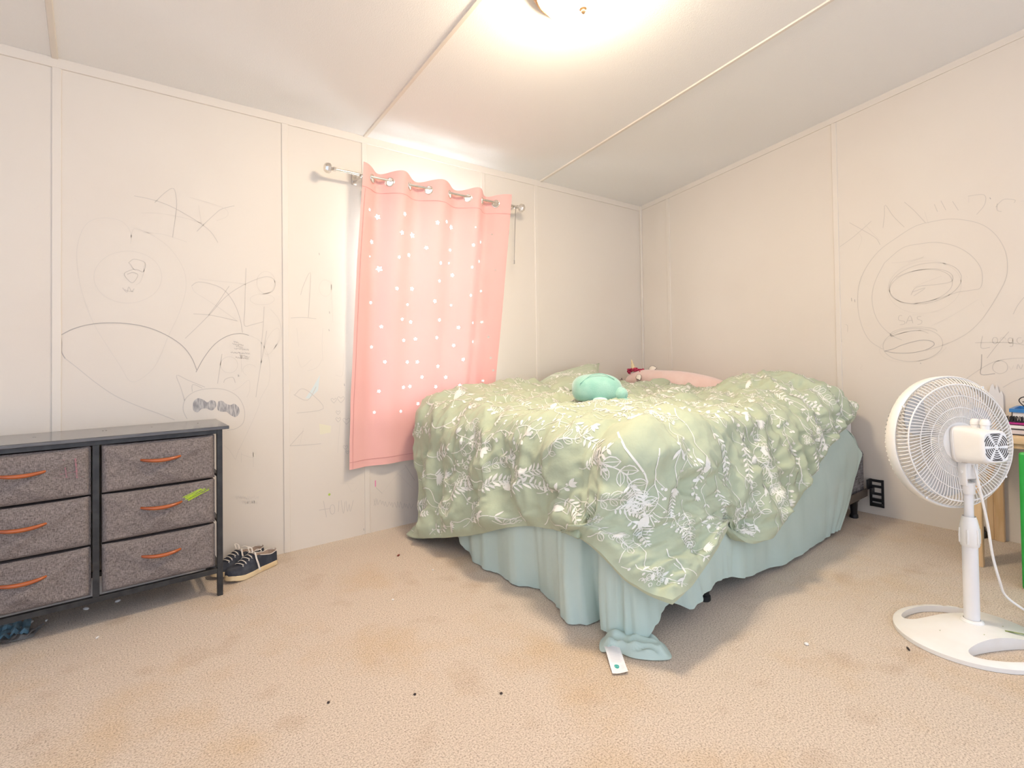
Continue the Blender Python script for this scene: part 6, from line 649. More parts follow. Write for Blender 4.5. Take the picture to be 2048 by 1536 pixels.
[[600,-20,-16,-12,-9,-7,-5,-6,-6,-7,-9,-10,-10,-12,-13,-14,-15,-15,-15,-15,-15,-14,-14,-13,-11,-10,-10,-11,-12,-12,-12,-13,-15,-14,-9,0,4,3,6,10,15,18,20,10,-1,0,2,-3,-6,-7,-12,-11,-12,-11,-11,-10,-11,-1,1,1],[3,-13,-18,-12,-6,-2,-1,-2,-4,-6,-8,-9,-10,-13,-13,-14,-14,-15,-16,-15,-14,-14,-14,-12,-12,-9,-11,-11,-12,-12,-12,-12,-13,-14,-9,1,0,-5,-6,-3,6,28,22,13,5,3,0,-2,-5,-7,-9,-11,-10,-11,-10,-10,-10,-6,-4,-5],[15,-9,-13,-10,-5,-3,-1,0,-3,-6,-8,-9,-11,-12,-13,-14,-15,-15,-15,-15,-14,-13,-13,-12,-12,-10,-11,-12,-11,-12,-11,-11,-12,-12,-7,-1,-4,-8,-9,-10,0,26,21,14,7,3,0,-2,-4,-7,-8,-9,-11,-10,-10,-11,-9,-9,-9,-11],[10,1,-5,-8,-6,-2,2,2,-1,-6,-10,-12,-13,-13,-14,-14,-14,-16,-14,-15,-13,-13,-13,-12,-11,-11,-11,-11,-11,-11,-11,-10,-11,-10,-6,-3,-5,-8,-10,-10,-3,18,17,11,7,3,0,-2,-4,-7,-8,-9,-10,-10,-11,-10,-11,-11,-12,-13],[4,5,-1,-3,-1,4,5,4,0,-4,-9,-13,-15,-17,-16,-14,-15,-15,-14,-14,-13,-13,-12,-12,-11,-11,-11,-10,-10,-10,-11,-10,-10,-9,-5,-4,-5,-8,-9,-10,-6,12,13,9,5,2,0,-3,-4,-7,-8,-9,-10,-11,-11,-11,-12,-12,-13,-14],[3,3,3,5,8,7,6,4,2,-3,-9,-10,-15,-17,-18,-17,-14,-15,-14,-13,-13,-12,-12,-12,-11,-11,-10,-9,-9,-11,-10,-10,-9,-8,-4,-5,-5,-8,-9,-10,-6,8,8,7,3,1,-1,-3,-5,-7,-9,-10,-10,-11,-12,-12,-12,-13,-14,-16],[2,8,11,12,9,7,5,3,2,-3,-6,-9,-12,-17,-18,-18,-15,-13,-13,-12,-13,-12,-12,-11,-11,-10,-9,-9,-10,-11,-10,-9,-8,-6,-5,-4,-6,-7,-9,-10,-7,5,6,3,2,0,-2,-5,-6,-8,-9,-10,-11,-12,-13,-12,-13,-13,-14,-15],[11,17,12,10,10,6,4,3,0,-2,-5,-7,-11,-15,-19,-15,-14,-14,-11,-11,-11,-12,-11,-11,-10,-10,-9,-10,-10,-10,-9,-8,-7,-6,-5,-4,-6,-7,-9,-9,-7,3,3,1,0,-1,-4,-5,-8,-8,-10,-12,-12,-13,-13,-13,-14,-13,-13,-13],[21,13,12,10,8,6,3,2,0,-2,-4,-6,-10,-14,-15,-14,-12,-14,-12,-10,-9,-9,-10,-10,-10,-9,-10,-10,-10,-9,-7,-8,-7,-5,-5,-4,-5,-8,-9,-8,-7,1,1,0,-1,-4,-5,-6,-8,-10,-12,-12,-14,-14,-14,-14,-14,-14,-12,-11],[11,14,13,10,7,5,3,2,0,-2,-4,-5,-9,-12,-13,-11,-11,-17,-15,-8,-6,-6,-7,-8,-9,-8,-9,-9,-9,-8,-8,-8,-6,-4,-5,-4,-5,-7,-9,-8,-7,0,0,-2,-3,-4,-6,-8,-10,-11,-13,-14,-15,-15,-16,-16,-15,-14,-13,-9],[9,14,13,9,7,5,4,2,0,-2,-4,-4,-7,-11,-12,-9,-16,-20,-16,-4,-3,-3,-5,-6,-5,-7,-6,-8,-7,-7,-7,-7,-6,-4,-5,-4,-5,-6,-9,-8,-7,0,-1,-3,-4,-6,-7,-9,-11,-13,-15,-15,-17,-18,-17,-17,-17,-16,-14,-13],[10,11,11,10,7,5,4,2,0,-2,-3,-2,-7,-11,-10,-13,-19,-19,-13,-2,-1,-4,-5,-3,-3,-4,-4,-4,-5,-5,-5,-5,-5,-4,-4,-5,-5,-6,-8,-8,-5,1,-3,-4,-5,-7,-8,-11,-12,-15,-16,-18,-19,-20,-19,-20,-18,-18,-16,-15],[1,14,11,9,7,7,4,1,-1,-1,1,-3,-9,-10,-11,-15,-19,-14,-7,-3,-4,-8,-6,-3,-1,-1,-1,-2,-2,-2,-3,-2,-3,-3,-4,-4,-5,-5,-6,-7,-4,3,-3,-5,-6,-8,-9,-11,-14,-16,-19,-20,-23,-22,-22,-22,-21,-20,-19,-17],[4,11,12,9,8,7,3,0,0,2,4,-6,-11,-10,-11,-14,-17,-9,-6,-6,-9,-11,-5,-3,0,0,0,0,0,0,0,0,-1,-2,-2,-2,-4,-4,-4,-6,-2,6,-4,-5,-5,-8,-8,-11,-14,-17,-22,-25,-26,-25,-25,-25,-23,-23,-22,-20],[-8,19,12,9,10,6,0,0,4,6,2,-9,-11,-9,-10,-14,-12,-7,-10,-11,-12,-9,-6,-2,0,1,0,1,0,1,1,1,1,0,0,-1,-1,-2,-3,-4,0,10,-3,-4,-5,-6,-7,-9,-13,-17,-25,-29,-31,-29,-28,-27,-27,-25,-25,-22],[1,14,13,10,9,4,1,3,6,5,-3,-9,-7,-8,-10,-11,-8,-11,-16,-13,-10,-8,-4,-1,0,1,1,2,-1,0,1,1,0,2,1,0,0,-1,-2,-2,3,12,-1,-2,-3,-4,-4,-6,-9,-16,-27,-35,-36,-33,-30,-30,-28,-29,-29,-30],[-9,17,13,10,7,4,4,5,4,1,-4,-4,-5,-8,-8,-6,-8,-18,-20,-11,-9,-6,-1,0,0,1,3,0,-3,0,1,0,1,1,2,0,0,0,-1,-2,4,14,1,-1,-1,-1,-2,-3,-5,-14,-28,-38,-39,-36,-32,-31,-30,-31,-33,-39],[-7,15,13,10,6,6,5,3,2,0,0,-2,-4,-6,-5,-6,-13,-22,-18,-9,-7,-1,0,1,0,0,1,-2,-1,0,-1,1,1,1,1,1,-1,0,-1,-1,3,9,0,0,-1,-1,0,0,-2,-12,-26,-35,-38,-35,-33,-32,-30,-32,-34,-45],[-6,11,11,10,7,5,5,3,2,3,1,-2,-3,-4,-5,-10,-16,-21,-12,-7,-2,0,1,0,-2,-1,0,1,-2,-1,-1,0,2,1,1,1,-1,0,-1,-1,-1,-1,-2,-1,-3,-1,0,0,-2,-11,-21,-29,-33,-34,-32,-31,-31,-30,-31,-29],[-14,13,11,9,7,5,4,4,4,2,1,-1,-2,-4,-6,-11,-17,-16,-6,-3,0,-1,-1,-1,-3,1,3,0,-4,-2,-1,1,1,1,0,1,0,0,-1,-1,-2,-1,-2,-1,-1,-2,-1,0,-3,-13,-23,-29,-33,-33,-32,-31,-30,-31,-31,-30],[-8,9,9,9,7,5,4,4,4,3,1,1,-2,-4,-6,-12,-15,-9,-3,-1,0,-2,-1,-2,1,3,1,-5,-5,-1,0,1,2,1,0,0,0,0,-1,-1,-1,-2,-1,0,-2,-3,-1,0,-5,-15,-25,-30,-32,-32,-32,-30,-30,-31,-32,-31],[-15,9,9,9,8,5,4,4,3,3,2,2,-1,-4,-7,-12,-9,-5,-1,1,-1,0,-1,3,3,1,-7,-7,-3,1,0,1,2,2,-1,0,0,0,-1,-1,-1,-3,-1,0,-3,-2,0,-1,-7,-18,-26,-31,-31,-32,-31,-31,-30,-30,-32,-34],[0,3,6,7,6,4,3,3,3,4,3,1,-1,-5,-7,-9,-5,0,3,3,1,1,4,4,0,-7,-11,-5,1,1,-1,0,3,2,-1,0,1,0,-1,-2,-2,-2,-2,-2,-1,-1,-1,-2,-9,-20,-28,-31,-31,-32,-31,-30,-31,-30,-31,-34],[1,1,3,3,2,1,2,2,4,3,3,0,-2,-4,-6,-4,3,4,6,6,4,3,3,-1,-6,-11,-8,-2,1,0,-1,1,2,2,0,0,2,-1,-2,-1,-2,-2,-2,-2,-2,-1,-1,-3,-11,-23,-29,-32,-31,-31,-31,-30,-31,-30,-32,-34],[-1,1,0,0,0,0,0,1,2,2,1,0,-1,-3,-1,2,7,8,10,10,5,0,-2,-6,-10,-10,-5,-1,0,0,1,1,2,1,1,1,1,-2,-1,-1,-2,-2,-2,-3,-2,-2,-1,-3,-14,-24,-30,-33,-32,-31,-30,-30,-30,-32,-32,-33],[0,0,0,0,0,0,0,0,0,0,0,0,0,0,0,3,11,14,14,8,0,-5,-8,-11,-8,-6,-2,0,1,-1,1,2,1,2,1,1,0,-1,-1,0,-2,-3,-3,-2,-3,-2,-1,-5,-17,-25,-31,-32,-33,-31,-30,-30,-30,-31,-33,-34],[0,0,0,0,0,0,0,0,0,0,0,0,0,0,1,9,16,14,10,2,-6,-10,-11,-8,-5,-2,0,1,0,-1,1,2,2,1,1,1,1,-2,-1,1,-2,-4,-3,-2,-2,-2,-3,-7,-18,-27,-31,-33,-32,-31,-30,-30,-30,-31,-33,-34],[0,0,0,0,0,0,0,0,0,0,0,0,0,1,7,15,14,9,2,-5,-9,-11,-8,-4,-1,0,0,0,-1,1,1,3,1,1,2,3,0,-3,-2,-1,-2,-3,-1,-3,-2,-1,-4,-9,-21,-28,-32,-33,-32,-31,-30,-29,-30,-32,-32,-34],[0,0,0,0,0,0,0,0,0,0,0,0,0,6,13,13,7,1,-5,-7,-8,-8,-3,0,0,0,0,0,0,0,2,2,1,1,3,4,-1,-3,-2,-2,-2,-2,-2,-2,-1,-1,-5,-13,-22,-29,-33,-33,-32,-31,-30,-29,-30,-31,-33,-35],[0,0,0,0,0,0,0,0,0,0,0,0,2,11,12,6,-1,-5,-6,-6,-5,-2,1,0,0,0,0,1,0,0,2,2,1,2,1,2,0,-2,-1,-2,-2,-2,-1,-2,-1,-2,-6,-14,-24,-31,-33,-33,-32,-31,-30,-29,-31,-31,-33,-35],[1,-1,0,0,0,0,0,0,0,0,0,1,5,10,5,-2,-4,-5,-4,-3,-1,1,1,2,-1,0,0,1,1,0,2,1,2,1,1,0,0,0,-1,-2,-1,-1,-2,-1,-1,-2,-8,-16,-26,-32,-33,-33,-33,-31,-30,-30,-31,-32,-33,-35],[1,-2,0,0,0,0,0,0,0,0,0,2,6,4,-3,-5,-2,-1,-1,0,0,1,1,1,0,1,1,0,1,1,1,0,2,1,1,0,0,-1,0,0,0,-2,-2,-1,-2,-2,-9,-19,-27,-33,-34,-34,-32,-32,-30,-31,-31,-33,-33,-35],[-2,0,0,0,0,0,0,0,0,0,1,3,1,-3,-2,0,0,0,0,0,0,0,0,1,1,3,1,0,0,0,0,1,1,1,1,0,1,0,0,-1,0,-2,-2,-1,-1,-4,-10,-21,-29,-34,-35,-34,-32,-32,-32,-32,-32,-32,-34,-35],[3,-2,-1,0,0,0,0,0,0,0,0,1,0,-1,0,0,0,0,0,0,0,0,0,0,3,4,0,-1,-1,0,1,1,0,0,1,1,2,0,-1,-2,-1,-1,0,0,-2,-5,-13,-23,-31,-34,-35,-35,-33,-33,-33,-32,-32,-33,-34,-36],[10,-9,-4,0,0,0,0,0,0,0,0,0,0,0,0,0,0,0,0,0,0,0,0,1,3,2,-1,0,0,0,0,1,0,0,2,1,-1,0,0,-1,0,0,-1,-1,-2,-6,-15,-26,-32,-35,-35,-35,-35,-33,-34,-33,-33,-33,-35,-36],[-2,-8,-3,0,0,0,0,0,0,0,0,0,0,0,0,0,0,0,0,0,0,0,0,1,1,0,0,3,1,-1,0,0,0,2,2,-1,-1,-1,-1,1,3,1,-3,-3,-1,-8,-18,-28,-33,-36,-35,-36,-35,-34,-35,-34,-33,-35,-36,-35],[4,-13,-2,0,0,2,1,-2,-1,0,0,0,0,0,0,0,0,0,0,0,0,0,0,0,0,1,1,4,2,-2,-1,1,1,0,0,-1,1,0,-1,-1,3,3,-2,-4,-3,-11,-20,-29,-35,-36,-36,-36,-35,-35,-35,-35,-35,-35,-36,-36],[-6,-7,-1,3,3,1,-4,-4,0,0,0,0,0,0,0,0,0,0,0,0,0,0,0,0,1,3,2,1,0,-2,-1,1,1,0,0,0,3,1,-3,-2,1,3,-1,-3,-5,-12,-23,-31,-35,-37,-37,-36,-35,-36,-35,-36,-35,-36,-37,-36],[3,-1,1,3,0,-7,-7,-1,0,0,0,0,0,0,0,0,0,0,0,0,0,0,0,1,3,3,1,0,-2,-1,0,1,0,0,0,1,3,-1,-2,-2,0,2,0,-3,-6,-14,-25,-32,-36,-37,-37,-37,-36,-36,-36,-36,-37,-36,-37,-37],[16,-2,-2,-5,-8,-8,-3,0,0,0,0,0,0,0,0,0,0,0,0,0,0,0,0,1,2,3,2,-2,-1,1,4,-1,-2,0,0,0,1,-1,-1,0,1,1,-1,-3,-8,-17,-26,-34,-37,-37,-37,-37,-37,-36,-36,-37,-37,-37,-37,-37],[0,-1,-8,-10,-6,-3,0,0,0,0,0,0,0,0,0,0,0,0,0,0,0,0,1,1,2,3,0,0,0,3,3,-3,-2,0,0,-1,0,0,0,0,0,0,-1,-3,-9,-20,-29,-34,-38,-37,-38,-37,-36,-37,-37,-36,-38,-37,-37,-37],[4,-13,-11,-7,-1,0,0,0,0,0,0,0,0,0,0,0,0,0,0,0,0,1,3,1,2,2,0,0,0,4,1,-4,-1,0,1,-1,1,0,0,-1,0,0,-2,-5,-11,-22,-31,-36,-38,-37,-38,-37,-37,-37,-36,-37,-37,-38,-38,-37],[-10,-13,-7,-2,0,0,0,0,0,0,0,0,0,0,0,0,0,0,0,0,1,3,3,1,2,3,1,-1,1,2,-1,-3,1,1,0,-1,1,2,-1,-2,-1,0,-3,-7,-15,-24,-33,-36,-38,-38,-37,-38,-37,-37,-37,-37,-37,-38,-38,-38],[-7,-6,-4,-4,-1,0,0,0,0,0,0,0,0,0,0,0,0,0,0,0,1,4,4,3,3,2,1,-1,0,1,0,-1,0,1,0,-1,1,4,-2,-3,-2,0,-5,-9,-17,-27,-34,-38,-37,-38,-38,-38,-38,-37,-37,-37,-37,-37,-38,-38],[5,-8,-7,-4,-1,0,0,0,0,0,0,0,0,0,0,0,0,0,0,0,1,5,7,4,2,2,2,-1,-2,1,2,0,-1,-1,0,1,1,2,-2,-3,-2,0,-6,-12,-21,-29,-36,-37,-38,-38,-38,-37,-38,-38,-38,-38,-37,-36,-37,-37],[-7,-9,-3,-1,0,0,0,0,0,0,0,0,0,0,0,0,0,0,0,0,3,7,7,5,3,3,3,-1,-3,0,1,0,-1,-2,2,2,-1,0,-1,-3,-1,-2,-8,-15,-23,-32,-37,-38,-38,-38,-37,-38,-38,-37,-38,-39,-37,-36,-36,-37],[-13,0,0,0,0,0,0,0,0,0,0,0,0,0,0,0,0,0,0,2,5,9,7,6,5,4,2,-2,-3,-2,-1,0,0,1,3,1,-1,-1,-2,-3,-4,-4,-9,-16,-28,-34,-37,-39,-38,-37,-38,-37,-38,-37,-38,-39,-38,-35,-36,-37],[-1,-1,0,1,0,0,0,1,0,0,0,0,0,0,0,0,0,0,0,4,8,10,10,7,5,2,0,-3,-2,-2,-1,0,0,2,3,1,-1,0,-3,-4,-5,-6,-12,-20,-30,-36,-38,-39,-38,-37,-37,-38,-37,-37,-39,-39,-37,-36,-35,-36],[-10,-2,-2,-1,-1,0,1,1,0,4,4,3,1,2,0,1,0,0,1,5,11,12,9,7,4,3,0,-2,-2,-1,-1,0,-1,2,2,2,2,-1,-4,-5,-5,-9,-16,-23,-33,-38,-39,-39,-38,-37,-37,-37,-37,-38,-39,-39,-38,-35,-34,-35],[-16,-6,-5,-5,-6,-6,-4,-1,3,10,10,10,8,6,4,2,2,2,2,9,13,11,9,7,5,4,0,-1,-1,-1,-1,-2,0,3,4,2,1,-2,-4,-6,-7,-12,-18,-26,-36,-40,-40,-38,-38,-37,-37,-36,-38,-38,-39,-39,-39,-35,-32,-33],[-13,-13,-10,-8,-9,-8,-4,3,7,9,9,9,10,7,7,6,6,6,7,11,12,11,11,8,7,3,1,-1,-1,-1,-2,-1,1,3,3,3,1,-2,-2,-7,-9,-13,-19,-29,-39,-42,-40,-39,-37,-37,-36,-36,-38,-38,-39,-39,-39,-36,-31,-31],[-15,-13,-11,-9,-7,-4,1,4,5,6,6,7,6,5,5,8,11,10,10,11,12,10,9,9,8,4,1,-1,-1,-2,0,-1,1,3,4,3,2,0,-1,-5,-10,-15,-20,-30,-40,-44,-41,-38,-37,-36,-36,-37,-37,-38,-39,-40,-39,-36,-30,-28],[2,-13,-11,-8,-5,-3,0,2,3,3,4,5,5,3,4,8,11,11,8,10,11,8,7,8,7,5,2,-1,-3,-1,-1,0,2,4,6,4,2,2,-1,-5,-7,-12,-20,-32,-42,-44,-42,-38,-36,-36,-36,-36,-37,-38,-39,-40,-40,-36,-28,-24],[13,-13,-11,-8,-6,-4,-2,-1,0,2,1,2,4,6,5,6,6,6,7,10,9,6,6,5,4,5,2,-1,-3,-2,-1,1,3,9,6,5,1,0,-1,-4,-2,-6,-15,-35,-45,-44,-41,-38,-36,-36,-35,-36,-37,-38,-39,-40,-40,-38,-25,-20]]], dtype=np.int64)
I = D.copy(); I[:, 1:, 0] = 0
for r in range(NV):
    base = D[:, r, 0] if r == 0 else I[:, r - 1, 0] + D[:, r, 0]
    I[:, r, 0] = base; I[:, r, 1:] = base[:, None] + np.cumsum(D[:, r, 1:], axis=1)
G = np.moveaxis(I, 0, 2) / 1000.0
def upsample(A, k, ax):
    A = np.moveaxis(A, ax, 0); n = A.shape[0]; P = np.concatenate([2 * A[:1] - A[1:2], A, 2 * A[-1:] - A[-2:-1]])
    o = []
    for i in range(n - 1):
        a, b, c, d = P[i], P[i + 1], P[i + 2], P[i + 3]
        for q in range(k):
            t = q / k; o.append(.5 * (2 * b + (c - a) * t + (2 * a - 5 * b + 4 * c - d) * t * t + (3 * b - a - 3 * c + d) * t ** 3))
    o.append(A[-1]); return np.moveaxis(np.array(o), 0, ax)
G = upsample(upsample(G, 4, 0), 4, 1)
for _ in range(4):
    Q = G.copy(); Q[1:-1, 1:-1] = .5 * G[1:-1, 1:-1] + .125 * (G[:-2, 1:-1] + G[2:, 1:-1] + G[1:-1, :-2] + G[1:-1, 2:]); G = Q
LU, LV = 2.08, 1.96
nv, nu = G.shape[:2]
def normals(G):
    du = np.gradient(G, axis=1); dv = np.gradient(G, axis=0); n = np.cross(du, dv); n /= np.maximum(1e-9, np.linalg.norm(n, axis=2, keepdims=True)); return n
nr = normals(G)
if nr[nv // 2, nu // 3, 2] < 0: nr = -nr
R = random.Random(21); tufts = []
for i in range(9):
    for j in range(9): tufts.append((.12 + i * .25 + R.uniform(-.03, .03) + (.06 if j % 2 else -.06), .10 + j * .24 + R.uniform(-.03, .03)))
tu = np.array(tufts)
disp = np.zeros((nv, nu)); lift = np.zeros((nv, nu, 3))
rid = lambda x: (1 - abs(x)) ** 2
for j in range(nv):
    for i in range(nu):
        s_, t_ = LU * i / (nu - 1), LV * j / (nv - 1)
        e = min(s_, t_, LU - s_, LV - t_); ed = sstep(-.012, .045, e)
        dd = np.hypot(tu[:, 0] - s_, tu[:, 1] - t_); k = int(dd.argmin()); d = float(dd[k])
        puff = .043 * (1 - .55 * math.exp(-(d / .030) ** 2) - .35 * math.exp(-(d / .09) ** 2))
        ang = math.atan2(t_ - tu[k, 1], s_ - tu[k, 0])
        puff += .007 * math.exp(-(d / .11) ** 2) * (rid(math.sin(ang * 2.5 + k * 2.3)) - .4) * sstep(0, .03, d)
        top = sstep(2.05, 1.60, s_) * sstep(.10, .40, t_)
        n1 = noise.noise(V3((s_ * 3.1 + 2, t_ * 3.6, 1.7))); n2 = noise.noise(V3((s_ * 6.5, t_ * 8.5 + 4, 3.1 + n1))); n3 = noise.noise(V3((s_ * 17, t_ * 15, 8.2 + n2)))
        n4 = noise.noise(V3((s_ * 9 + n1 * 2, t_ * 26 + n2, 4.4)))
        cr = .020 * (rid(n2) - .7) + .010 * (rid(n3) - .7) + .012 * n1 + .009 * (rid(n4) - .7)
        # gathers along the side that hangs towards the camera
        sd = sstep(.62, .05, t_) * sstep(.05, .30, s_) * sstep(1.45, 1.1, s_)
        cr += sd * .014 * math.sin(s_ * 52 + 2.2 * noise.noise(V3((s_ * 3, t_ * 4, 5))) + t_ * 5) * (.5 + .5 * noise.noise(V3((s_ * 6, t_ * 3, 12))) + .4)
        # soft upright folds of the foot drop
        fd = sstep(1.55, 1.85, s_) * sstep(.35, .55, t_)
        cr += fd * .022 * math.sin(t_ * 26 + 1.5 * noise.noise(V3((t_ * 3, s_ * 2, 7)))) 
        # creases over the corner
        cn = sstep(1.45, 1.75, s_) * sstep(.55, .25, t_)
        cr += cn * .006 * noise.noise(V3(((s_ + t_) * 9, (s_ - t_) * 4, 15)))
        # bunched folds towards the window wall
        bk = sstep(.95, 1.35, t_) * sstep(1.45, 1.0, s_) 
        cr += bk * .030 * rid(noise.noise(V3((s_ * 3.4 + t_ * 2, t_ * 7, 20))))
        disp[j, i] = .004 + ed * max(.004, puff + cr * 1.12)
        G0 = G[j, i]
topG = G + nr * disp[..., None]; botG = G - nr * .006
for A in (topG, botG):
    A[..., 1] = np.where(A[..., 0] > -2.6, np.minimum(A[..., 1], -.058 + 0 * A[..., 1]), A[..., 1]); A[..., 0] = np.minimum(A[..., 0], -.012); A[..., 2] = np.maximum(A[..., 2], .006)
topN = normals(topG)
if topN[nv // 2, nu // 3, 2] < 0: topN = -topN
def surf(s_, t_, off=.0016):
    a = min(max(s_ / LU, 0), 1) * (nu - 1); b = min(max(t_ / LV, 0), 1) * (nv - 1)
    i = min(int(a), nu - 2); j = min(int(b), nv - 2); f, g = a - i, b - j
    w = ((1 - f) * (1 - g), f * (1 - g), (1 - f) * g, f * g)
    p = w[0] * topG[j, i] + w[1] * topG[j, i + 1] + w[2] * topG[j + 1, i] + w[3] * topG[j + 1, i + 1]
    return tuple(p + topN[j, i] * off)
# the white botanical print, drawn stroke by stroke
def sprig(kind, R):
    S = []
    Ls = R.uniform(.16, .30); bend = R.uniform(-.03, .03)
    stem = [(Ls * k / 12, bend * math.sin(PI * k / 12) + .01 * math.sin(k * .8)) for k in range(13)]
    at = lambda f: stem[min(12, int(f * 12))]
    if kind == 'fern':
        S.append(('l', stem, .0030))
        for k in range(11):
            x, y = at(.25 + k * .068); l = .042 * (1 - abs(k - 4) / 12)
            for sg in (-1, 1): S.append(('f', leaf(x, y, sg * .95, l, .010), 0))
    elif kind == 'umbel':
        S.append(('l', stem, .0032)); x, y = stem[-1]
        for k in range(8):
            a = -1.0 + 2.0 * k / 7; l = .060 + R.uniform(-.008, .008); q = (x + l * math.cos(a), y + l * math.sin(a))
            S.append(('l', [(x, y), ((x + q[0]) / 2, (y + q[1]) / 2), q], .0020)); 
            for m in range(3): S.append(('f', disc(q[0] + R.uniform(-.006, .006), q[1] + R.uniform(-.006, .006), .0042), 0))
        S.append(('l', [(x + .064 * math.cos(a), y + .064 * math.sin(a)) for a in np.linspace(-1, 1, 12)], .0022))
    elif kind == 'leaf':
        S.append(('l', stem, .0032))
        for k in range(5):
            x, y = at(.30 + k * .16)
            for sg in (-1, 1):
                Lf = leaf(x, y, sg * .75, .044, .022); S.append(('l', Lf + [Lf[0]], .0026)); S.append(('l', [(x, y), Lf[4]], .0016))
    elif kind == 'berry':
        S.append(('l', stem, .0030))
        for k in range(8):
            x, y = at(.28 + k * .09); sg = 1 if k % 2 else -1; a = sg * R.uniform(.6, 1.0); l = R.uniform(.03, .06)
            q = (x + l * math.cos(a), y + l * math.sin(a)); S.append(('l', [(x, y), q], .0022)); S.append(('f', disc(*q, .0058), 0))
            q2 = (x + l * .6 * math.cos(a) + .014, y + l * .6 * math.sin(a) + sg * .004); S.append(('f', disc(*q2, .0046), 0))
    elif kind == 'calla':
        S.append(('l', stem, .0042)); x, y = stem[-1]
        S.append(('f', leaf(x - .01, y, .25, .085, .036), 0)); S.append(('l', [(x + .02, y), (x + .09, y + .05), (x + .11, y + .02)], .004)); S.append(('l', [(x, y - .01), (x + .06, y - .02), (x + .10, y + .0)], .003))
    elif kind == 'daisy':
        S.append(('l', stem, .0028)); x, y = stem[-1]
        for k in range(9): S.append(('f', leaf(x, y, -1.3 + 2.6 * k / 8, .040, .009), 0))
        x, y = at(.6)
        for sg in (-1, 1): S.append(('f', leaf(x, y, sg * .8, .040, .010), 0))
    elif kind == 'bloom':
        S.append(('l', stem, .0030)); x, y = stem[-1]
        for k in range(26):
            a = R.uniform(0, 2 * PI); r = .045 * math.sqrt(R.random()); S.append(('l', [(x + .03 + r * math.cos(a) + .0075 * math.cos(q), y + r * math.sin(a) + .0075 * math.sin(q)) for q in np.linspace(0, 2 * PI, 9)], .0026))
    else:
        S.append(('l', stem, .0026))
        for k in range(6):
            x, y = at(.2 + k * .15); sg = 1 if k % 2 else -1
            S.append(('f', leaf(x, y, sg * 1.0, .030, .013), 0))
            S.append(('f', disc(x + .012, y - sg * .010, .0046), 0))
        x, y = stem[-1]
        for a in (-.6, 0, .6): S.append(('f', leaf(x, y, a, .034, .014), 0))
    return S
def leaf(x, y, a, l, w):
    o = []
    for k in range(9):
        f = k / 8 if k <= 4 else (8 - k) / 8
        sg = 1 if k <= 4 else -1
        f = min(k, 8 - k) / 4.0; px = l * f; py = sg * w * .5 * math.sin(PI * min(1, f * .98)) ** .8
        if k == 4: py = 0
        o.append((x + px * math.cos(a) - py * math.sin(a), y + px * math.sin(a) + py * math.cos(a)))
    return o[:8]
def disc(x, y, r): return [(x + r * math.cos(k * PI / 4), y + r * math.sin(k * PI / 4)) for k in range(8)]
def put(mb, S, ox, oy, ang, sc, f, LU, LV, mi=1):
    ca, sa = math.cos(ang) * sc, math.sin(ang) * sc
    T = lambda p: (ox + p[0] * ca - p[1] * sa, oy + p[0] * sa + p[1] * ca)
    ok = lambda p: .012 < p[0] < LU - .012 and .012 < p[1] < LV - .012
    for kind, pts, w in S:
        P = [T(p) for p in pts]
        if kind == 'l':
            Q = [P[0]]
            for a, b in zip(P, P[1:]):
                n = max(1, int(math.hypot(b[0] - a[0], b[1] - a[1]) / .008))
                Q += [(a[0] + (b[0] - a[0]) * k / n, a[1] + (b[1] - a[1]) * k / n) for k in range(1, n + 1)]
            run = []
            for p in Q + [None]:
                if p is not None and ok(p): run.append(p)
                else:
                    if len(run) > 1: ribbon(mb, run, w * sc, mi, f)
                    run = []
        elif all(ok(p) for p in P):
            c = (sum(p[0] for p in P) / len(P), sum(p[1] for p in P) / len(P))
            mid = [((p[0] + c[0]) / 2, (p[1] + c[1]) / 2) for p in P]; n = len(P)
            mb.add([f(*p) for p in P] + [f(*p) for p in mid] + [f(*c)], [(k, (k + 1) % n, n + (k + 1) % n, n + k) for k in range(n)] + [(n + k, n + (k + 1) % n, 2 * n) for k in range(n)], mi)
mb = MB()
mb.grid(topG.tolist(), 0)
n0 = len(mb.v); mb.grid(botG[::2, ::2].tolist(), 0, flip=True)
# closed rolled edge between the two layers
def strip(A, B): mb.grid([[tuple(p) for p in A], [tuple((np.array(p) + np.array(q)) / 2) for p, q in zip(A, B)], [tuple(q) for q in B]], 0)
strip(topG[0], botG[0]); strip(topG[-1], botG[-1]); strip(topG[:, 0], botG[:, 0]); strip(topG[:, -1], botG[:, -1])
KINDS = ['fern', 'umbel', 'leaf', 'berry', 'calla', 'daisy', 'bloom', 'twig', 'fern', 'leaf', 'berry', 'twig', 'daisy']
R = random.Random(8); q = 0
for i in range(20):
    for j in range(18):
        ox = .02 + i * .106 + R.uniform(-.035, .035); oy = .09 + j * .110 + R.uniform(-.04, .04)
        put(mb, sprig(KINDS[(i * 5 + j * 3 + R.randint(0, 2)) % len(KINDS)], R), ox, oy, -PI / 2 + R.uniform(-.55, .75), R.uniform(.68, .98), surf, LU, LV)
tag(mb.build('comforter', [M['sage'], M['print']], origin=(-1.1, -.9, .6), sharp=0), 'puffy sage green comforter printed with white wildflowers, draped crookedly over the bed', 'comforter')

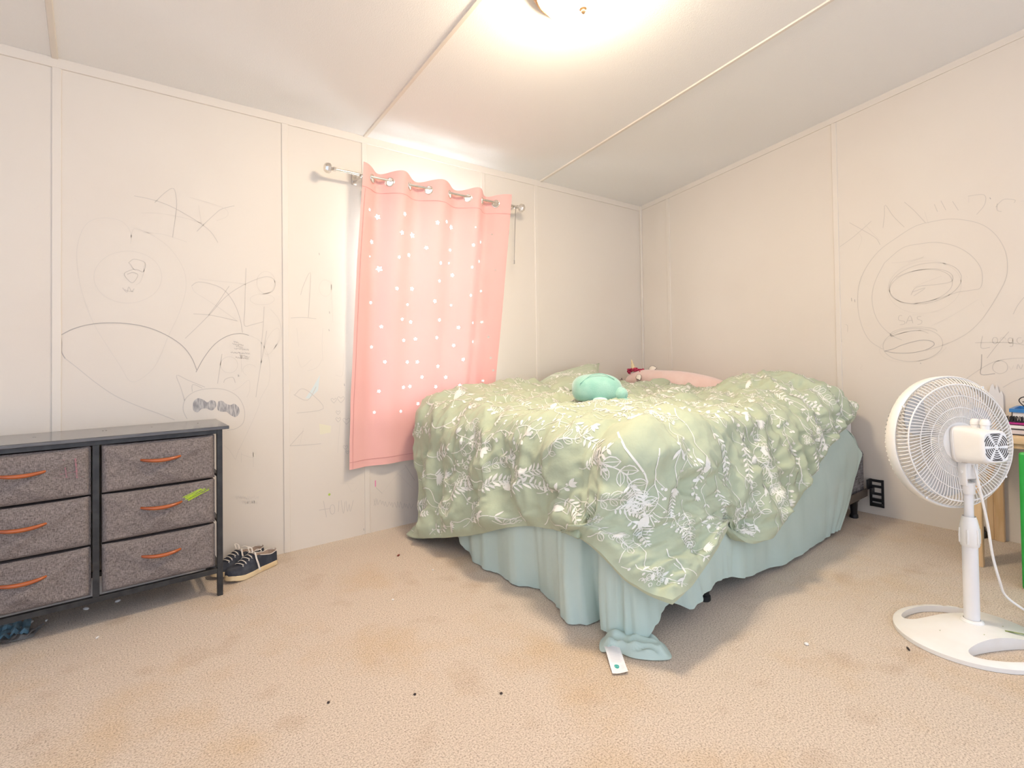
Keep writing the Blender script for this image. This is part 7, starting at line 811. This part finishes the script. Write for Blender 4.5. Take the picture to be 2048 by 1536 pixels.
# sham pillow at the window wall
def pillow_surface(C, th, nu_, nv_, seed):
    C = [V3(c) for c in C]
    nn = (C[1] - C[0]).cross(C[3] - C[0]).normalized()
    if nn.z < 0: nn = -nn
    def f(u, v, side):
        p = C[0] * (1 - u) * (1 - v) + C[1] * u * (1 - v) + C[2] * u * v + C[3] * (1 - u) * v
        b = (max(0, 1 - (2 * u - 1) ** 4) * max(0, 1 - (2 * v - 1) ** 4)) ** .7
        c = V3(((C[0] + C[2]) / 2)); pin = .05 * (1 - b) * (1 - max(abs(2 * u - 1), abs(2 * v - 1)) ** 8 * min(abs(2 * u - 1), abs(2 * v - 1)) ** 2)
        p = p + (c - p) * pin
        w = .010 * noise.noise(V3((u * 5 + seed, v * 5, side))) * b
        return p + nn * (side * th * .5 * b + w)
    return f, nn
PC = [(-1.20, -.080, .715), (-.60, -.085, .835), (-.98, -.44, .735), (-1.44, -.46, .675)]
pf, pn = pillow_surface(PC, .10, 40, 30, 2)
mb = MB()
mb.grid([[pf(i / 40, j / 28, 1) for i in range(41)] for j in range(29)], 0)
mb.grid([[pf(i / 40, j / 28, -1) for i in range(41)] for j in range(29)], 0, flip=True)
PLU, PLV = .66, .42
psf = lambda a, b: tuple(pf(min(1, max(0, a / PLU)), min(1, max(0, b / PLV)), 1) + pn * .0018)
R = random.Random(77)
for i in range(5):
    for j in range(4): put(mb, sprig(KINDS[(i * 3 + j * 5) % len(KINDS)], R), .04 + i * .12 + R.uniform(-.03, .03), .06 + j * .11, R.uniform(-.6, .8), .8, psf, PLU, PLV)
edge = [pf(k / 30, 0, 0) for k in range(31)] + [pf(1, k / 20, 0) for k in range(1, 21)] + [pf(1 - k / 30, 1, 0) for k in range(1, 31)] + [pf(0, 1 - k / 20, 0) for k in range(1, 20)]
mb.tube(edge, .003, 6, closed=True)
tag(mb.build('pillow', [M['sage'], M['print']], origin=(-1.05, -.27, .68), sharp=0), 'flat sage flower-print pillow leaning at the left wall behind the mint plush', 'pillow')

# ------------------------------------------------------------------ plush toys
def blob(mb, c, r, mi=0, rx=0, rz=0, pw=1.0, nseg=28, flat=None, seed=None):
    Mx = Matrix.Rotation(rz, 3, 'Z') @ Matrix.Rotation(rx, 3, 'X')
    P = []
    for j in range(nseg // 2 + 1):
        a = -PI / 2 + PI * j / (nseg // 2); row = []
        for i in range(nseg):
            b = 2 * PI * i / nseg
            ca = math.copysign(abs(math.cos(a)) ** pw, math.cos(a)); sa = math.copysign(abs(math.sin(a)) ** pw, math.sin(a))
            cb = math.copysign(abs(math.cos(b)) ** pw, math.cos(b)); sb = math.copysign(abs(math.sin(b)) ** pw, math.sin(b))
            p = V3((r[0] * ca * cb, r[1] * ca * sb, r[2] * sa))
            if seed is not None: p *= 1 + .05 * noise.noise(p * (1.2 / max(r)) + V3((seed, 0, 0)))
            if flat is not None and p.z < -flat: p.z = -flat + (p.z + flat) * .25
            row.append(V3(c) + Mx @ p)
        P.append(row)
    mb.grid(P, mi, cu=True)
PX = V3((-1.545,-.925,.685)); PS = .92; PA = math.radians(-45)
t = thing('plush_toy', 'round mint green plush toy lying on the middle of the comforter', 'plush toy', PX, rz=PA)
mb = MB(); blob(mb, (0, 0, .066 * PS), (.128 * PS, .095 * PS, .078 * PS), 0, pw=.82, flat=.055 * PS, seed=3)
mb.tube(cat_rom([(-.085 * PS, -.078 * PS, .10 * PS), (-.03 * PS, -.062 * PS, .139 * PS), (.03 * PS, -.055 * PS, .145 * PS), (.085 * PS, -.060 * PS, .118 * PS)], 6), .0022 * PS, 6); mb.build('body', M['plush_teal'], t)
mb = MB(); blob(mb, (.108 * PS, -.045 * PS, .045 * PS), (.036 * PS, .050 * PS, .036 * PS), 0, rz=.5, pw=.9); blob(mb, (.125 * PS, -.080 * PS, .016 * PS), (.040 * PS, .024 * PS, .012 * PS), 0, rz=-.3); mb.build('tail', M['plush_teal'], t)
mb = MB(); blob(mb, (.012 * PS, -.098 * PS, .020 * PS), (.036 * PS, .022 * PS, .013 * PS), 0, rz=-.15, rx=.2); mb.build('fin', M['plush_teal_pale'], t)
mb = MB(); blob(mb, (-.002 * PS, -.090 * PS, .008 * PS), (.030 * PS, .020 * PS, .008 * PS)); mb.build('belly_patch', M['plush_purple'], t)
mb = MB(); mb.lathe([(0, -.004), (.013 * PS, 0), (.010 * PS, .016 * PS), (.005 * PS, .032 * PS), (0, .040 * PS)], (-.058 * PS, -.070 * PS, .096 * PS), (.1, -.45, -1), 10); mb.build('horn', M['plush_teal_pale'], t)

UO = V3((.035, -.040, .0))
t = thing('unicorn_plush', 'long pale pink unicorn plush lying by the right wall with crimson mane', 'plush toy', V3((-.30, -.50, .62)) + UO)
mb = MB()
path = [(-.355, -.050, .680), (-.348, -.085, .696), (-.335, -.150, .712), (-.322, -.225, .716), (-.305, -.33, .704), (-.29, -.46, .690), (-.28, -.60, .676), (-.275, -.74, .660), (-.275, -.83, .645), (-.275, -.87, .635)]
path = [V3(p) + UO for p in cat_rom(path, 5)]; rr = cat_rom([(.010,), (.044,), (.064,), (.068,), (.078,), (.088,), (.084,), (.068,), (.038,), (.006,)], 5)
mb.tube(path, [float(r[0]) for r in rr], 24); mb.build('body', M['plush_pink'], t, world=True)
mb = MB(); mb.lathe([(.020, 0), (.0195, .014), (.0160, .017), (.0158, .034), (.0118, .037), (.0112, .054), (.0075, .057), (.0068, .074), (0, .094)], V3((-.342, -.118, .768)) + UO, (-.10, .20, 1), 16); mb.build('horn', M['goldhorn'], t, world=True)
mb = MB(); R = random.Random(4)
for k in range(110):
    f = R.random(); b_ = UO + V3((-.345 + .02 * f + R.uniform(-.028, .022), -.078 - .150 * f, .742 + .040 * math.sin(PI * min(1, .2 + f * .8)) + R.uniform(-.012, .006)))
    d = V3((R.uniform(-.8, .3), R.uniform(-.6, .8), R.uniform(-.1, .7))).normalized() * R.uniform(.014, .026)
    mb.tube([b_, b_ + d * .55, b_ + d + V3((0, 0, -.006))], [.0075, .007, .002], 5)
mb.build('mane', M['crimson'], t, world=True)
for c, dr in (((-.392, -.185, .752), (-.35, -.60, -.55)), ((-.315, -.225, .790), (.15, -1, .10))):
    mb = MB(); c = V3(c) + UO; d = V3(dr).normalized(); s_ = d.cross(V3((-.8, -.3, .3))).normalized(); n_ = d.cross(s_)
    P = [[c + d * .062 * f + s_ * .020 * math.sin(PI * min(1, f ** .8)) * math.cos(a) + n_ * .008 * math.sin(PI * min(1, f)) * math.sin(a) for a in [q * PI / 6 for q in range(12)]] for f in [k / 8 for k in range(9)]]
    mb.grid(P, 0, cu=True)
    mb.tube([c + d * .063 * f + s_ * .0205 * sg * math.sin(PI * min(1, f ** .8)) for sg, fs in ((1, range(9)), (-1, range(8, -1, -1))) for f in [k / 8 for k in fs]], .0013, 5, mi=1)
    mb.build('ear', [M['cream'], M['darkthread']], t, world=True)
mb = MB(); mb.tube([V3(p) + UO for p in cat_rom([(-.396, -.045, .722), (-.404, -.056, .707), (-.406, -.072, .700)], 5)], .0030, 6)
for k in range(3): mb.tube([V3((-.400, -.048 - k * .009, .714 - k * .005)) + UO, V3((-.412, -.040 - k * .009, .709 - k * .006)) + UO], .0016, 5)
mb.build('eye', M['darkthread'], t, world=True)
mb = MB(); blob(mb, V3((-.398, -.058, .672)) + UO, (.007, .011, .012)); mb.build('cheek', M['crimson'], t, world=True)

# ------------------------------------------------------------------ pedestal fan
px_, py_ = -1.185, -2.18
t = thing('pedestal_fan', 'white pedestal fan seen from behind on an oval base at the right', 'fan', (px_, py_, 0))
bc = (-1.206, -2.178); aa = math.radians(61)
def bl(u, v): return (bc[0] + u * math.cos(aa) - v * math.sin(aa), bc[1] + u * math.sin(aa) + v * math.cos(aa))
RU, RV = .190, .205
outer = [(RU * math.cos(k * PI / 40), RV * math.sin(k * PI / 40)) for k in range(80)]
def crescent(sg):
    cl = [(.152, -.072), (.163, -.03), (.166, 0), (.163, .03), (.152, .072), (.132, .112), (.112, .128), (.092, .116), (.082, .08), (.078, .03), (.078, -.03), (.082, -.08), (.092, -.116), (.112, -.128), (.132, -.112)]
    return [(sg * p[0], p[1]) for p in cat_rom(cl, 4, closed=True)]
holes = [crescent(1), crescent(-1)]
extra = [(RU * r * math.cos(k * PI / 24), RV * r * math.sin(k * PI / 24)) for r in (.18, .36, .52, .94, .975) for k in range(48)]
extra = [p for p in extra if not any(in_poly(p[0], p[1], h) for h in holes)]
vs, tris = cdt(outer, holes, extra)
def bz(u, v):
    r = math.sqrt((u / RU) ** 2 + (v / RV) ** 2); return .021 + .027 * (1 - sstep(.10, .95, r)) - .008 * sstep(.93, 1.0, r)
mb = MB(); mb.add([(*bl(*p), bz(*p)) for p in vs], tris)
def wall_loop(L, flip):
    n = 4; mb.grid([[(*bl(*p), bz(*p) * (1 - k / n) + .001 * k / n) for p in L] for k in range(n + 1)], 0, cu=True, flip=flip)
wall_loop(outer, True)
for h in holes: wall_loop(h, False)
for sg, pts in ((1, 0),):
    for q in (((.035, .10), (.050, .155)), ((.055, .115), (.060, .135))): pass
mb.lathe([(.030, .0), (.030, .050), (.026, .055), (.022, .056)], (px_, py_, 0), (0, 0, 1), 24)
for u, v, r in ((-.02, -.10, .003), (-.06, .02, .003), (.05, -.14, .003), (.0, .11, .003)):
    c = bl(u, v); z = bz(u, v); mb.add([(c[0] + r * (1.6 if r > .01 else 1) * math.cos(k * PI / 5) * (1 if k % 2 else .7), c[1] + r * .5 * math.sin(k * PI / 5), z + .0012) for k in range(10)], [tuple(range(10))], 1)
M['green_paint'] = mat('green_paint_smudge', (.13, .20, .05), .7, col2=(.40, .42, .10), nscale=60)
mb.add([(-1.170 + p[0], -2.245 + p[1], .0385 + p[2]) for p in ((0, 0, 0), (.012, -.006, 0), (.020, -.018, -.001), (.050, -.055, -.007), (.046, -.058, -.007), (.014, -.026, 0), (.006, -.014, .0005), (-.004, -.006, .0005))], [tuple(range(8))], 1)
o = mb.build('base', [M['white_plastic'], M['green_paint']], t, world=True, sharp=35)
mb = MB(); mb.lathe([(0, .048), (.0205, .048), (.0205, .295), (0, .295)], (px_, py_, 0), (0, 0, 1), 28); mb.build('lower_pole', M['white_metal'], t, world=True)
mb = MB(); mb.lathe([(0, .29), (.0125, .29), (.0125, .47), (0, .47)], (px_, py_, 0), (0, 0, 1), 24); mb.build('upper_pole', M['white_metal'], t, world=True)
mb = MB(); mb.lathe([(.0206, .285), (.0235, .286), (.0255, .292), (.0260, .325), (.0245, .350), (.0200, .372), (.0175, .380), (.0165, .373), (.0126, .372)], (px_, py_, 0), (0, 0, 1), 28)
for k in range(6):
    a = k * PI / 3; mb.tube([(px_ + .0255 * math.cos(a), py_ + .0255 * math.sin(a), .296), (px_ + .0262 * math.cos(a), py_ + .0262 * math.sin(a), .318), (px_ + .0248 * math.cos(a), py_ + .0248 * math.sin(a), .342)], .003, 6)
mb.build('height_collar', M['white_plastic'], t, world=True)
A = V3((-.5289, -.8463, .0643)).normalized(); S_ = A.cross(V3((0, 0, 1))).normalized(); U_ = S_.cross(A)
FC = V3((-1.159, -2.1384, .6097))
def fp(h, r, th): return FC + A * h + (S_ * math.cos(th) + U_ * math.sin(th)) * r
def fq(h, x, z): return FC + A * h + S_ * x + U_ * z
RG = .2125
mb = MB()                                                   # solid band between the guards
mb.grid([[fp(h, r, k * PI / 40) for k in range(80)] for h, r in ((.004, RG - .003), (.006, RG), (.002, RG + .003), (-.012, RG + .003), (-.030, RG + .001), (-.034, RG - .003), (-.030, RG - .006), (.002, RG - .006), (.004, RG - .003))], 0, cu=True)
for k in range(4): a = .6 + k * PI / 2; mb.tube([fp(.003, RG - .001, a), fp(.010, RG - .001, a)], .004, 8)
mb.build('guard_ring', M['white_plastic'], t, world=True)
prof = [(.052, .026), (.075, .028), (.100, .031), (.130, .034), (.160, .034), (.185, .029), (.202, .016), (.2105, .002)]
pc = cat_rom(prof, 3)
def guard(sign, n, name, tw, off):
    mb = MB()
    for k in range(n):
        th = 2 * PI * k / n
        mb.tube([fp(sign * q[1] + off, q[0], th + tw * ((.21 - q[0]) / .16) ** 1.5) for q in pc], .0017, 6, caps=False)
    for k in range(n):
        a_, b_ = k * len(pc) * 6, ((k + 1) % n) * len(pc) * 6; mb.f.append((a_, a_ + 1, b_ + 1, b_)); mb.m.append(0)
    for r_, thick in ((.187, .0026), (.150, .0016), (.112, .0016), (.082, .0016)):
        h = float(np.interp(r_, [p[0] for p in prof], [p[1] for p in prof])) + .0015
        mb.tube([fp(sign * h + off, r_, j * PI / 36) for j in range(72)], thick, 6, closed=True)
    mb.build(name, M['offwhite_wire'], t, world=True)
guard(1, 104, 'rear_guard', .35, 0)
guard(-1, 84, 'front_guard', -.30, -.030)
mb = MB(); mb.lathe([(0, .016), (.060, .016), (.064, .022), (.064, .030), (.060, .033), (.03, .034), (0, .034)], FC, A, 40); mb.build('hub_plate', M['white_plastic'], t, world=True)
mb = MB(); mb.lathe([(0, -.052), (.030, -.052), (.036, -.046), (.036, -.010), (0, -.008)], FC, A, 30); mb.lathe([(0, -.066), (.045, -.066), (.050, -.070), (.045, -.073), (0, -.074)], FC, A, 30); mb.build('hub', M['white_plastic'], t, world=True)
for k in range(3):
    mb = MB(); th0 = k * 2 * PI / 3 + .55; P = []; P2 = []
    for i in range(13):
        r = .033 + (.182 - .033) * i / 12; wl = .28 + .20 * sstep(0, .7, i / 12) - .10 * sstep(.85, 1, i / 12)
        row = []
        for j in range(13):
            f = j / 12 - .5; edge = 1 - .0 * f; th = th0 + f * 2 * wl * 1.05 + .22 * (i / 12)
            rr_ = r - .014 * (2 * f) ** 2 * (i / 12) ** 2
            row.append(fp(-.030 - .036 * f + .006 * math.cos(PI * f), rr_, th))
        P.append(row)
    mb.grid(P, 0); mb.grid([[q + A * .0018 for q in r] for r in P], 0, flip=True)
    mb.build('blade', M['blade'], t, world=True, sharp=0)
def sec(h, hw_, zt, zb_, n=28, e=.42):
    o = []
    for k in range(n):
        a = 2 * PI * k / n; c = math.copysign(abs(math.cos(a)) ** e, math.cos(a)); s_ = math.copysign(abs(math.sin(a)) ** e, math.sin(a))
        o.append(fq(h, hw_ * c, (zt + zb_) / 2 + (zt - zb_) / 2 * s_))
    return o
mb = MB(); secs = [sec(.034, .040, .048, -.056), sec(.037, .046, .055, -.062), sec(.045, .047, .056, -.063), sec(.047, .045, .054, -.061), sec(.050, .045, .054, -.061), sec(.090, .045, .052, -.060), sec(.128, .0445, .047, -.055), sec(.137, .043, .045, -.052), sec(.1405, .039, .040, -.047)]
mb.grid(secs, 0, cu=True, flip=True); mb.add(secs[-1], [tuple(range(28))], 0); mb.build('motor_housing', M['white_plastic'], t, world=True, sharp=50)
mb = MB(); R_s = [.010, .0165, .023, .0295, .036, .0415]
for ri, r in enumerate(R_s):
    for k in range(6):
        a0 = k * PI / 3 + .10 + .02 * (5 - ri); a1 = (k + 1) * PI / 3 - .10 - .02 * (5 - ri)
        arc = [(r * math.cos(a), -.0035 + r * math.sin(a)) for a in np.linspace(a0, a1, 9)]
        arc = [p for p in arc if abs(p[0]) < .0385 and -.0435 < p[1] < .0365]
        if len(arc) > 1: ribbon(mb, arc, .0030, 0, lambda x, z: tuple(fq(.1412, x, z)))
mb.lathe([(.004, 0), (.003, .001), (0, .0012)], fq(.1405, 0, -.0035), A, 10, 1)
mb.build('vent', [M['dark_slot'], M['chrome']], t, world=True, smooth=False)
for h, lean in ((.082, .0), (.112, .010)):
    mb = MB(); Mx = Matrix.Translation(fq(h, 0, .055)) @ Matrix(((S_.x, A.x, U_.x), (S_.y, A.y, U_.y), (S_.z, A.z, U_.z))).to_4x4()
    mb.lathe([(0, -.008), (.011, -.008), (.011, .004), (.013, .006), (.013, .016), (.010, .020), (0, .021)], fq(h, 0, .056), (U_ + A * lean * 10), 14); mb.box((-.004, -.012, .006), (.004, .012, .024), 0, .002, 1, Mx); mb.build('knob', M['white_plastic'], t, world=True)
mb = MB(); top_ = fq(.075, 0, -.060)
Mx = Matrix.Translation((px_, py_, 0)) @ Matrix(((S_.x, A.x, 0, 0), (S_.y, A.y, 0, 0), (0, 0, 1, 0), (0, 0, 0, 1)))
mb.lathe([(.0127, .452), (.0165, .452), (.0175, .462), (.0175, .488), (.0, .490)], (px_, py_, 0), (0, 0, 1), 24)
for sx in (-1, 1):
    mb.box((sx * .019 - .004, -.015, .478), (sx * .019 + .004, .015, .552), 0, .0035, 3, Mx)
    mb.lathe([(0, 0), (.006, 0), (.006, .003), (0, .004)], V3((px_, py_, .522)) + S_ * sx * .023, S_ * sx, 12)
mb.box((-.015, -.013, .500), (.015, .013, .560), 0, .003, 2, Mx)
mb.tube([V3((px_, py_, .522)) - S_ * .021, V3((px_, py_, .522)) + S_ * .021], .009, 12)
mb.build('neck', M['white_plastic'], t, world=True)
mb = MB(); mb.tube(cat_rom([(-1.190, -2.196, .545), (-1.196, -2.206, .500), (-1.190, -2.214, .44), (-1.181, -2.224, .36), (-1.176, -2.232, .27), (-1.160, -2.244, .19), (-1.125, -2.252, .135), (-1.105, -2.292, .098), (-1.06, -2.36, .045), (-.98, -2.42, .006), (-.86, -2.47, .005)], 6), .0036, 8); mb.build('power_cord', M['white_plastic'], t, world=True)

# ------------------------------------------------------------------ small desk and what is on it
t = thing('desk', 'small pale birch wooden desk against the right wall behind the fan', 'desk', (-.25, -2.5, 0))
mb = MB(); mb.box((-.485, -2.98, .528), (-.006, -1.995, .556), bev=.003, seg=2); mb.build('desktop', M['birch_top'], t, world=True)
mb = MB(); n = 24
up_ = [(-2.03 - .92 * k / n, .490 - .0 + .022 * math.sin(PI * k / n) ** .35) for k in range(n + 1)]
for x0, x1 in ((-.470, -.452),):
    mb.grid([[(x0, y, z) for y, z in up_], [(x0, y, .528) for y, z in up_], [(x1, y, .528) for y, z in up_], [(x1, y, z) for y, z in up_]], 0, cv=True)
mb.box((-.452, -2.045, .47), (-.06, -2.028, .528)); mb.box((-.452, -2.95, .47), (-.06, -2.932, .528)); mb.box((-.062, -2.93, .46), (-.046, -2.045, .528))
mb.build('apron', M['birch'], t, world=True, smooth=False)
for x in (-.472, -.030):
    for y in (-2.026, -2.955):
        mb = MB(); sg = -1 if y > -2.5 else 1
        sp = lambda a, b: (min(y + sg * a, y + sg * b), max(y + sg * a, y + sg * b))
        dp = .055 if x < -.2 else .024
        a, b = sp(.0225, .060); mb.box((x, a, 0), (x + .022, b, .527), bev=.0015, seg=1)
        a, b = sp(0, .022); mb.box((x, a, 0), (x + dp, b, .527), bev=.0015, seg=1)
        a, b = sp(.030, .059); mb.box((x - .006, a, 0), (x - .0004, b, .489), bev=.001, seg=1)
        mb.build('leg', M['birch'], t, world=True, smooth=False)
DT = .5565
t = thing('notebook', 'thick pale notebook with dark cover edges under the magenta hairbrush', 'book', (-.36, -2.27, DT))
mb = MB(); mb.box((-.07, -.12, .0), (.07, .118, .0025)); mb.box((-.07, -.12, .0225), (.07, .118, .025)); mb.box((-.07, -.121, .0), (.07, -.118, .025)); mb.build('cover', M['bristle'], t, smooth=False)
mb = MB(); mb.box((-.068, -.117, .0027), (.068, .116, .0223), bev=.002, seg=1); mb.build('pages', M['pages'], t, smooth=False)
mb = MB(); mb.box((-.43, -2.39, DT + .0255), (-.285, -2.160, DT + .036), bev=.002, seg=1)
tag(mb.build('paper_pad', M['paper'], origin=(-.36, -2.27, DT + .0255), smooth=False), 'thin white pad lying between the dark notebook and the hairbrush', 'notepad')
t = thing('hairbrush', 'magenta hairbrush with black bristles lying on the stacked notebooks', 'hairbrush', (-.37, -2.25, DT + .0365))
mb = MB(); mb.grid([[(.030 * math.cos(a) * w, y, .006 + .007 * math.sin(a)) for a in [k * PI / 8 for k in range(16)]] for y, w in ((.132, .05), (.126, .5), (.11, .85), (.07, 1), (.02, .95), (-.03, .7), (-.05, .42), (-.09, .40), (-.13, .42), (-.14, .1))], 0, cu=True); mb.build('handle', M['magenta'], t)
mb = MB(); R = random.Random(2)
for i in range(7):
    for j in range(17):
        x, y = -.022 + i * .0073, -.02 + j * .0087
        if (x / .028) ** 2 + ((y - .05) / .08) ** 2 < 1: mb.tube([(x, y, .012), (x + R.uniform(-.002, .002), y + R.uniform(-.002, .002), .034)], .0011, 4)
mb.box((-.022, -.012, .0125), (.022, .112, .0150)); mb.build('bristles', M['bristle'], t)
t = thing('storage_bin', 'white bin with a blue rim at the back of the desk', 'bin', (-.13, -2.32, DT))
mb = MB(); mb.box((-.085, -.20, 0), (.085, .172, .003)); 
for a, b in (((-.085, -.20, 0), (-.082, .172, .075)), ((.082, -.20, 0), (.085, .172, .075)), ((-.085, -.20, 0), (.085, -.197, .075)), ((-.085, .169, 0), (.085, .172, .075))): mb.box(a, b)
mb.build('body', M['paper'], t, smooth=False)
mb = MB()
for a, b in (((-.092, -.207, .073), (-.080, .179, .088)), ((.080, -.207, .073), (.092, .179, .088)), ((-.080, -.207, .073), (.080, -.195, .088)), ((-.080, .167, .073), (.080, .179, .088))): mb.box(a, b)
mb.build('rim', M['bluep'], t, smooth=False)
mb = MB(); mb.tube(cat_rom([(-.145, -2.19, .640), (-.15, -2.165, .672), (-.15, -2.172, .690), (-.15, -2.195, .694), (-.15, -2.23, .680), (-.15, -2.25, .665), (-.15, -2.21, .668), (-.15, -2.175, .672)], 6), .0022, 6)
mb.tube(cat_rom([(-.145, -2.19, .640), (-.13, -2.20, .60), (-.12, -2.22, .562)], 4), .0022, 6)
tag(mb.build('cord_loop', M['bristle'], origin=(-.145, -2.19, .56)), 'thin black loop of cord sticking up out of the white bin', 'cord')
mb = MB()
tp = [(-2.092, .560), (-2.092, .690), (-2.086, .712), (-2.078, .700), (-2.071, .742), (-2.063, .716), (-2.056, .744), (-2.049, .735), (-2.040, .700), (-2.030, .560)]
tp = [(a, b - .0035) for a, b in tp]
mb.add([(-.0125, *p) for p in tp], [tuple(range(len(tp)))]); mb.add([(-.0100, *p) for p in tp], [tuple(range(len(tp)))[::-1]])
mb.grid([[(-.0125, *p) for p in tp], [(-.0100, *p) for p in tp]], 0, cu=True)
tag(mb.build('paper_scrap', M['paper'], origin=(-.011, -2.06, .5565), smooth=False), 'torn off-white paper scrap with a jagged top standing at the back of the desk', 'paper')
mb = MB(); mb.box((-.040, -2.020, .001), (-.006, -1.985, .030), bev=.004, seg=2); mb.box((-.034, -2.014, .028), (-.008, -1.990, .052), bev=.004, seg=2); mb.tube([(-.02, -2.0, .05), (-.012, -2.0, .075), (-.008, -2.003, .05)], .003, 6)
tag(mb.build('power_adapter', M['blackplastic'], origin=(-.02, -2.0, .001)), 'small black plug block on the carpet by the desk leg', 'adapter')

# green furniture cut by the frame
t = thing('chair', 'bright green plastic chair cut off by the right edge in front of the desk', 'chair', (-.60, -2.42, 0))
mb = MB(); mb.box((-.032, -.19, 0), (-.004, .198, .518), bev=.010, seg=3); mb.build('back_panel', M['green_plastic'], t)
mb = MB(); mb.box((-.004, -.18, .245), (.22, .12, .270), bev=.008, seg=3); mb.build('seat', M['green_plastic'], t)
for y in (-.17, .10):
    mb = MB(); mb.box((.185, y - .012, 0), (.212, y + .012, .247), bev=.006, seg=2); mb.build('leg', M['green_plastic'], t)

# ------------------------------------------------------------------ litter on the carpet
t = thing('wrapper', 'crumpled blue and grey plastic wrapper under the left end of the dresser', 'wrapper', (-3.61, -.150, 0))
mb = MB(); R = random.Random(6)
mb.grid([[(-.06 + .12 * i / 10, -.05 + .12 * j / 8, .004 + .022 * abs(noise.noise(V3((i * .5, j * .6, 2)))) + .006 * (i % 2)) for i in range(11)] for j in range(9)], 0); mb.build('foil', M['blue_wrap'], t, sharp=10)
mb = MB(); mb.grid([[(-.03 + .105 * i / 8 + .02 * j / 6, -.085 + .07 * j / 6, .003 + .016 * abs(noise.noise(V3((i * .7, j * .5, 9))))) for i in range(9)] for j in range(7)], 0); mb.tube([(.052, -.082, .004), (.068, -.045, .010), (.095, .0, .006)], .0025, 6); mb.build('film', M['grey_wrap'], t, sharp=10)
def crumb(name, loc, r, m, label, cat, st=(1, 1, .6), rz=0.0):
    mb = MB(); blob(mb, (0, 0, r * st[2] * .9), (r * st[0], r * st[1], r * st[2]), 0, rz=rz, nseg=10, seed=loc[0] * 7)
    o = mb.build(name, m, sharp=0); o.location = (loc[0], loc[1], 0); return tag(o, label, cat, 'litter on the carpet')
crumb('crumb', (-2.889, -1.186), .004, M['crumb_d'], 'dark crumb on open carpet, lower left of the photo', 'crumb')
crumb('crumb', (-2.696, -1.303), .004, M['crumb_d'], 'dark crumb on open carpet right of another one, lower middle', 'crumb')
crumb('crumb', (-2.513, -1.449), .004, M['crumb_d'], 'dark crumb on open carpet straight below the bed corner', 'crumb')
crumb('crumb', (-1.639, -1.868), .007, M['crumb_w'], 'white crumb on carpet between the bed and the fan', 'crumb')
crumb('twig', (-1.430, -2.075), .011, M['crumb_d'], 'tiny dark twig on carpet left of the fan base', 'twig', (1, .28, .28), .6)
crumb('crumb', (-2.25, -.62), .0045, M['crumb_w'], 'white crumb on carpet left of the teal sheet', 'crumb')
crumb('crumb', (-2.291, -.38), .010, M['crumb_r'], 'reddish brown crumb on carpet near the comforter corner', 'crumb', (1, .4, .4), .5)
crumb('crumb', (-2.50, -.76), .0045, M['crumb_w'], 'white crumb on the orange carpet stain', 'crumb')
for k, (x, y, r, lb) in enumerate([(-3.555, -.10, .012, 'pale scrap under the dresser, second from the wrapper'), (-3.51, -.115, .008, 'white scrap under the dresser middle, third from the wrapper'), (-3.402, -.10, .012, 'pale scrap under the dresser below its centre post'), (-3.309, -.10, .010, 'pale scrap under the right half of the dresser'), (-3.575, -.13, .009, 'pale scrap under the dresser nearest the wrapper')]):
    crumb('lint', (x, y), r, M['crumb_w'], lb, 'lint', (1, .5, .45), .4 + k)
crumb('lint', (-3.369, -.375), .008, M['crumb_w'], 'white scrap on carpet in front of the dresser', 'lint', (1, .4, .4), .9)

# ------------------------------------------------------------------ camera, light
cam = bpy.data.cameras.new('camera'); co = bpy.data.objects.new('camera', cam); COL.objects.link(co)
cam.lens = 18.43741; cam.sensor_width = 36; cam.shift_y = -0.039945; cam.clip_start = .02
cm = [[0.784132,0.000505,-0.620593,-3.370102],[-0.620438,-0.021739,-0.783954,-2.599692],[-0.013887,0.999764,-0.016733,0.924711]]
co.matrix_world = Matrix(cm + [[0, 0, 0, 1]]); scene.camera = co
w = bpy.data.worlds.new('world'); scene.world = w; w.use_nodes = True; nt = w.node_tree
bg = nt.nodes['Background']; tc = N(nt, 'ShaderNodeTexCoord'); sp = N(nt, 'ShaderNodeSeparateXYZ'); nt.links.new(tc.outputs['Generated'], sp.inputs[0])
r = N(nt, 'ShaderNodeValToRGB'); e = r.color_ramp.elements
mr = N(nt, 'ShaderNodeMapRange'); mr.inputs['From Min'].default_value = -1; mr.inputs['From Max'].default_value = 1; nt.links.new(sp.outputs['Y'], mr.inputs['Value']); nt.links.new(mr.outputs[0], r.inputs['Fac'])
FILL = (.56, .655, .84, 1); DAY = (.86, .89, 1.0, 1)
e[0].position = .60; e[0].color = FILL; e[1].position = .65; e[1].color = DAY
st = N(nt, 'ShaderNodeMapRange'); st.inputs['From Min'].default_value = .20; st.inputs['From Max'].default_value = .32; st.inputs['To Min'].default_value = 2.35; st.inputs['To Max'].default_value = 27.0
nt.links.new(sp.outputs['Y'], st.inputs['Value']); nt.links.new(r.outputs['Color'], bg.inputs['Color']); nt.links.new(st.outputs[0], bg.inputs['Strength'])
li = bpy.data.lights.new('window_daylight', 'AREA'); li.shape = 'RECTANGLE'; li.size = WX1 - WX0; li.size_y = WZ1 - WZ0; li.cycles.is_portal = True
lo = bpy.data.objects.new('window_daylight', li); COL.objects.link(lo); lo.location = ((WX0 + WX1) / 2, .095, (WZ0 + WZ1) / 2); lo.rotation_euler = (-PI / 2, 0, 0)
vs_ = scene.view_settings; vs_.view_transform = 'Standard'; vs_.look = 'None'; vs_.gamma = 1.0; vs_.use_curve_mapping = False; vs_.exposure = -0.10
